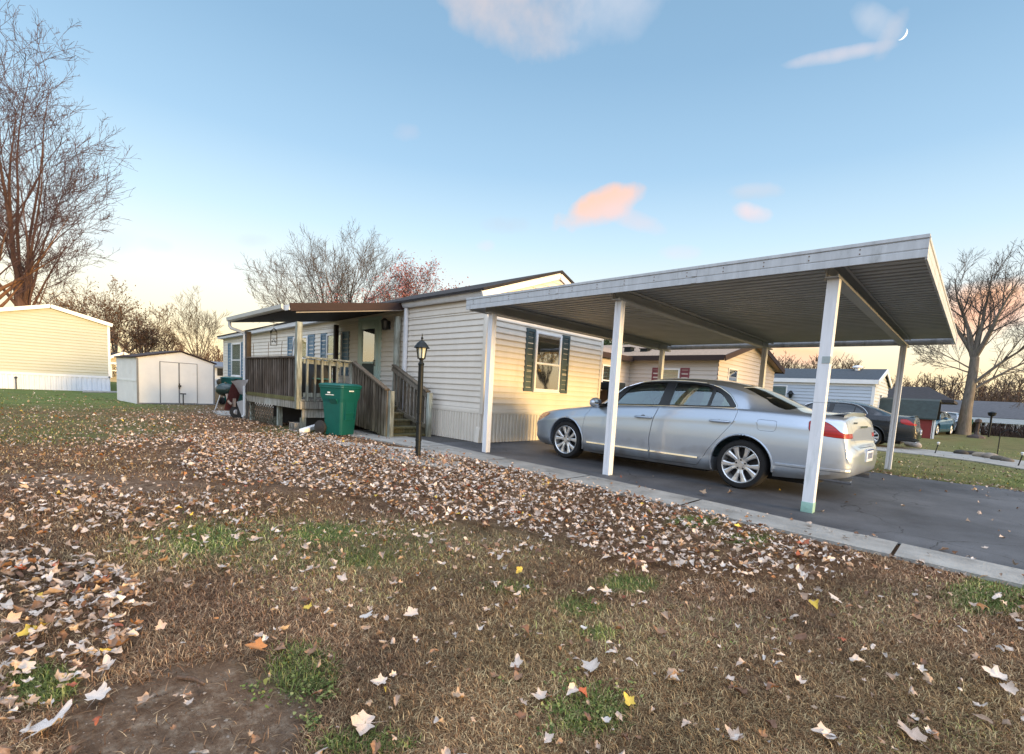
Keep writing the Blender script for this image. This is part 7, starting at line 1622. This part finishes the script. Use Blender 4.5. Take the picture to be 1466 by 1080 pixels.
# the three hundred largest-looking leaves, each its own object
WORD = ['dry tan leaf', 'pale beige leaf', 'whitish grey leaf', 'dull tan leaf', 'brown leaf', 'dark brown leaf', 'rust orange leaf', 'red brown leaf', 'yellow leaf', 'plain light brown leaf', 'bleached white leaf']
leaf_meshes = {}
def leaf_object(x, y, z, sz, vr, c, ax, ay, rz, label, tn=1.0):
    key = (vr, c)
    if key not in leaf_meshes:
        V, T = FINE[vr]; me = np_mesh('fallen_leaf', V, T, True); col_attr(me, 'tint', PAL[c]*vtone(V)); me.materials.append(leafm); leaf_meshes[key] = me
    o = D.objects.new('fallen_leaf', leaf_meshes[key]); COL.objects.link(o); o.location = (x, y, z); o.scale = (sz, sz, sz); o.rotation_euler = (ax, ay, rz)
    return tag(o, label, 'leaf', 'loose fallen leaves on the near lawn')
def spot(u, v):
    gd = dirt_amount(np.array([0.0]), np.array([0.0]))
    return gd
for i in big:
    u, v = us[i], vs_[i]
    x1, y1 = np.array([LX[i]]), np.array([LY[i]])
    where = 'on the bare dirt patch' if dirt_amount(x1, y1)[0] > 0.45 else 'on a green clover patch' if green_amount(x1, y1)[0] > 0.35 else 'in the leaf pile at the left edge' if (den[i] > 0.7 and u < 330) else 'in the leaf drift' if den[i] > 0.6 else 'on the straw coloured grass' if straw_amount(x1, y1)[0] > 0.3 else 'on the brown matted grass'
    szw = 'large ' if size[i] > 0.10 else 'small ' if size[i] < 0.066 else 'middling '
    leaf_object(LX[i], LY[i], z0[i]+0.004, size[i], int(var[i]), int(ci[i]), tx_[i]*0.8, ty_[i]*0.8, rotz[i], szw+WORD[ci[i]]+' lying '+where)
# the ones that catch the eye in the photograph
for u, v, sz, c, rz, lab in [(46, 916, 0.15, 8, 0.6, 'bright yellow maple leaf standing out in the leaf pile, left edge'), (66, 1058, 0.17, 10, 0.3, 'big whitish maple leaf at the bottom left corner'), (150, 971, 0.11, 2, 1.2, 'grey green maple leaf with stalk at the dirt patch edge'), (140, 1012, 0.11, 10, 0.9, 'pale maple leaf with long stalk on the dirt patch'), (370, 940, 0.12, 6, 2.2, 'orange brown curled leaf beside the green weeds'), (490, 838, 0.11, 1, 1.6, 'rolled pinkish tan leaf alone on the brown grass'), (523, 890, 0.09, 10, 0.2, 'small white maple leaf alone left of centre'), (590, 886, 0.10, 1, 1.4, 'folded pale leaf with stalk right of the white one'), (738, 960, 0.10, 1, 0.5, 'pale cream leaf standing up on the grass, centre bottom'), (845, 964, 0.12, 2, 0.1, 'broad pinkish white leaf above the clover clump'), (524, 1048, 0.13, 1, 2.6, 'large tan leaf folded over green weeds, bottom edge'), (1427, 982, 0.12, 10, 1.5, 'large white leaf near the right edge of the lawn'), (1180, 1060, 0.10, 1, 2.2, 'slim rolled pale leaf near the bottom edge'), (1305, 1062, 0.14, 0, 0.8, 'large flat tan leaf at the bottom right'), (1006, 712, 0.17, 9, 0.9, 'single large tan leaf lying on the concrete strip edge by the drive'), (440, 878, 0.07, 8, 0.4, 'small golden leaf among tan ones left of centre'), (900, 1015, 0.08, 8, 1.1, 'golden leaf beside the clover clump, bottom centre')]:
    q = ground_at(u, v); lo_ = leaf_object(q.x, q.y, (0.03 if u != 1006 else 0.045)+float(zg(np.array([q.x]), np.array([q.y]))[0]), sz, ((u*7) % 6)*4, c, 0.18, -0.15, rz, lab); lo_.scale = (sz, sz, sz*0.6)
stick = ground_at(277, 978); m_ = MB(); m_.tube([(stick.x-0.05, stick.y-0.035, 0.012), (stick.x, stick.y, 0.016), (stick.x+0.05, stick.y+0.02, 0.012)], [0.006, 0.007, 0.004], 6); tag(m_.build('stick', twig_brown), 'short bare stick lying on the dirt patch', 'stick')

# grass blades: matted dry turf with green clumps; thinner with distance
def grass(name, n, label, kindcols, maskf, lo, hi, flat, vmin=585, wid=0.0026):
    u = lrng.uniform(-90, 1560, n); v = vmin+(1150-vmin)*lrng.random(n)**0.9
    d = (np.outer((u-CPX)/CF, np.array(RIGHT))-np.outer((v-CPY)/CF, np.array(UP))+np.array(FWD)); t = -CH/d[:, 2]; x, y = d[:, 0]*t, d[:, 1]*t
    k = lawn_mask(x, y) & (t > 0) & (np.hypot(x, y) < 24); x, y = x[k], y[k]
    xo, yo = lrng.uniform(-8, 6.5, n//3), lrng.uniform(-6, 4.5, n//3); uo, vo = project_np(xo, yo, 0*xo)      # the same turf round about the photographer
    ko = lawn_mask(xo, yo) & ~((xo*FWD.x+yo*FWD.y > 0.3) & (vo < 1150) & (uo > -90) & (uo < 1560)); x, y = np.concatenate([x, xo[ko]]), np.concatenate([y, yo[ko]])
    k = lrng.random(len(x)) < maskf(x, y); x, y = x[k], y[k]; n = len(x)
    ds = np.sqrt(x*x+y*y+CH*CH); az = lrng.uniform(0, 2*PI, n); h = lrng.uniform(lo, hi, n); lean_ = lrng.uniform(flat[0], flat[1], n); w = wid*np.maximum(1, ds/2.6)*lrng.uniform(0.7, 1.4, n)
    z = zg(x, y); ca, sa = np.cos(az), np.sin(az); ox, oy = -sa*w/2, ca*w/2
    def pt(f, zz, ww): return np.stack([x+ca*h*f*np.sin(lean_)+ox*ww, y+sa*h*f*np.sin(lean_)+oy*ww, z+zz*h*np.cos(lean_)], -1)
    V = np.stack([pt(0, -0.05, 1), pt(0, -0.05, -1), pt(0.55, 0.72, -0.8), pt(0.55, 0.72, 0.8), pt(1.25, 0.85, 0)], 1)
    F = np.array([[0, 1, 2], [0, 2, 3], [3, 2, 4]]); T = (np.arange(n)[:, None, None]*5+F[None]).reshape(-1, 3)
    cols = np.array(kindcols)[lrng.integers(0, len(kindcols), n)]*lrng.normal(1, 0.2, (n, 1)).clip(0.5, 1.6)*(0.30+1.4*fbm(x*1.9, y*1.9, 71)**1.0)[:, None]*(1+np.stack([0*x, 0.22*(fbm(x*1.2, y*1.2, 81)-0.45), -0.1*fbm(x*1.2, y*1.2, 81)], -1))
    me = np_mesh(name, V.reshape(-1, 3), T); col_attr(me, 'tint', np.repeat(cols, 5, 0))
    return tag(link(name, me, grassm), label, 'grass', kind='stuff')
grassm = D.materials.new('grass blade'); grassm.use_nodes = True; gn_ = grassm.node_tree; gbb = gn_.nodes['Principled BSDF']; ga = nd(gn_, 'ShaderNodeAttribute'); ga.attribute_name = 'tint'; gn_.links.new(ga.outputs['Color'], gbb.inputs['Base Color']); gbb.inputs['Roughness'].default_value = 0.7; gbb.inputs['Specular IOR Level'].default_value = 0.2
DEAD = [(0.18, 0.098, 0.052), (0.26, 0.152, 0.083), (0.37, 0.24, 0.135), (0.075, 0.040, 0.022), (0.21, 0.115, 0.06), (0.45, 0.325, 0.195), (0.115, 0.063, 0.034)]
STRAW = [(0.42, 0.34, 0.165), (0.50, 0.42, 0.22), (0.33, 0.27, 0.12), (0.30, 0.31, 0.11)]
GREEN = [(0.095, 0.125, 0.028), (0.15, 0.17, 0.05), (0.22, 0.22, 0.08), (0.06, 0.09, 0.02)]
grass('dead_grass', 480000, 'matted brown dead grass of the near lawn', DEAD, lambda x, y: (1-np.clip(dirt_amount(x, y)*1.7-1.3*fbm(x*7, y*7, 61)+0.45, 0, 0.99)*(dirt_amount(x, y) > 0.02))*(1-0.8*green_amount(x, y))*(y < 10)*(1-0.8*(leaf_density(x, y) > 0.6)), 0.014, 0.045, (0.6, 1.5), wid=0.0021)
grass('straw_grass', 110000, 'straw coloured dry grass patches on the lawn', STRAW, lambda x, y: straw_amount(x, y)*(1-np.clip(dirt_amount(x, y)*1.7, 0, 1))*(1-0.8*(leaf_density(x, y) > 0.6)), 0.018, 0.05, (0.5, 1.45), wid=0.0021)
grass('green_grass', 170000, 'patches of short green grass and weeds', GREEN, lambda x, y: np.clip(green_amount(x, y)*1.1, 0, 1), 0.02, 0.05, (0.3, 1.3), vmin=556)
# clover clumps: small rounded leaflets close to the ground
cu = []
for a_, b_, ra, rb_, n in [(430, 965, 58, 44, 1000), (845, 1022, 66, 40, 900), (300, 778, 66, 22, 380), (520, 1074, 60, 14, 160), (510, 803, 60, 14, 200), (830, 868, 34, 14, 90), (60, 990, 44, 28, 160), (735, 842, 40, 10, 60), (465, 768, 60, 14, 120), (900, 838, 40, 10, 70), (1090, 930, 30, 14, 25), (800, 990, 40, 20, 90)]:
    k = 7
    for _ in range(k): cu.append((a_+lrng.normal(0, ra*0.62), b_+lrng.normal(0, rb_*0.62), ra*lrng.uniform(0.25, 0.6), rb_*lrng.uniform(0.25, 0.6), int(0.40*n/k*lrng.uniform(0.3, 1.7))))
CV, CT_, CC = [], [], []; off = 0
for a_, b_, ra, rb_, n in cu:
    for _ in range(n):
        u, v = a_+lrng.normal(0, ra*0.5), b_+lrng.normal(0, rb_*0.5); q = ground_at(u, v)
        s = lrng.uniform(0.003, 0.008)*max(1.0, math.hypot(q.x, q.y)/3.4); h = lrng.uniform(0.002, 0.018); an_ = lrng.uniform(0, 6.28); tl = lrng.normal(0, 0.4, 2)
        ring = [(math.cos(an_+2*PI*i/6)*s*(1.0 if i % 2 else 0.75), math.sin(an_+2*PI*i/6)*s*(1.0 if i % 2 else 0.75)) for i in range(6)]
        z = float(h); CV += [(q.x+p[0], q.y+p[1], z+p[0]*tl[0]+p[1]*tl[1]) for p in ring]; CT_ += [(off, off+i, off+i+1) for i in range(1, 5)]; off += 6
        c = np.array(GREEN[lrng.integers(0, 4)])*lrng.uniform(0.5, 1.35); CC += [c]*6
cm_ = np_mesh('clover', np.array(CV), np.array(CT_)); col_attr(cm_, 'tint', np.array(CC)); tag(link('clover', cm_, grassm), 'bright green clover clumps in the brown lawn', 'clover', kind='stuff')

# crumbs of soil and leaf bits on the bare patch
n_ = 2600; u = lrng.uniform(40, 520, n_); v = lrng.uniform(930, 1110, n_); P_ = np.array([ground_at(a, b) for a, b in zip(u, v)]); kk = lrng.random(n_) < dirt_amount(P_[:, 0], P_[:, 1]); P_ = P_[kk]; n_ = len(P_)
oc = np.array([(1, 0, 0), (0, 1, 0), (-1, 0, 0), (0, -1, 0), (0, 0, 0.8), (0, 0, -0.6)]); of = np.array([(0, 1, 4), (1, 2, 4), (2, 3, 4), (3, 0, 4)])
sz = lrng.exponential(0.0016, n_).clip(0.0007, 0.007); V_ = P_[:, None, :]+oc[None]*sz[:, None, None]*lrng.uniform(0.5, 1.4, (n_, 6, 3)); V_[:, :, 2] += zg(P_[:, 0], P_[:, 1])[:, None]+0.001
F_ = (np.arange(n_)[:, None, None]*6+of[None]).reshape(-1, 3); cm2 = np_mesh('soil_crumbs', V_.reshape(-1, 3), F_)
cc_ = np.array([(0.10, 0.065, 0.042), (0.14, 0.10, 0.07), (0.24, 0.19, 0.145), (0.07, 0.045, 0.03)])[lrng.integers(0, 4, n_)]; col_attr(cm2, 'tint', np.repeat(cc_, 6, 0)); tag(link('soil_crumbs', cm2, grassm), 'crumbs of soil on the bare patch of the lawn', 'soil', kind='stuff')
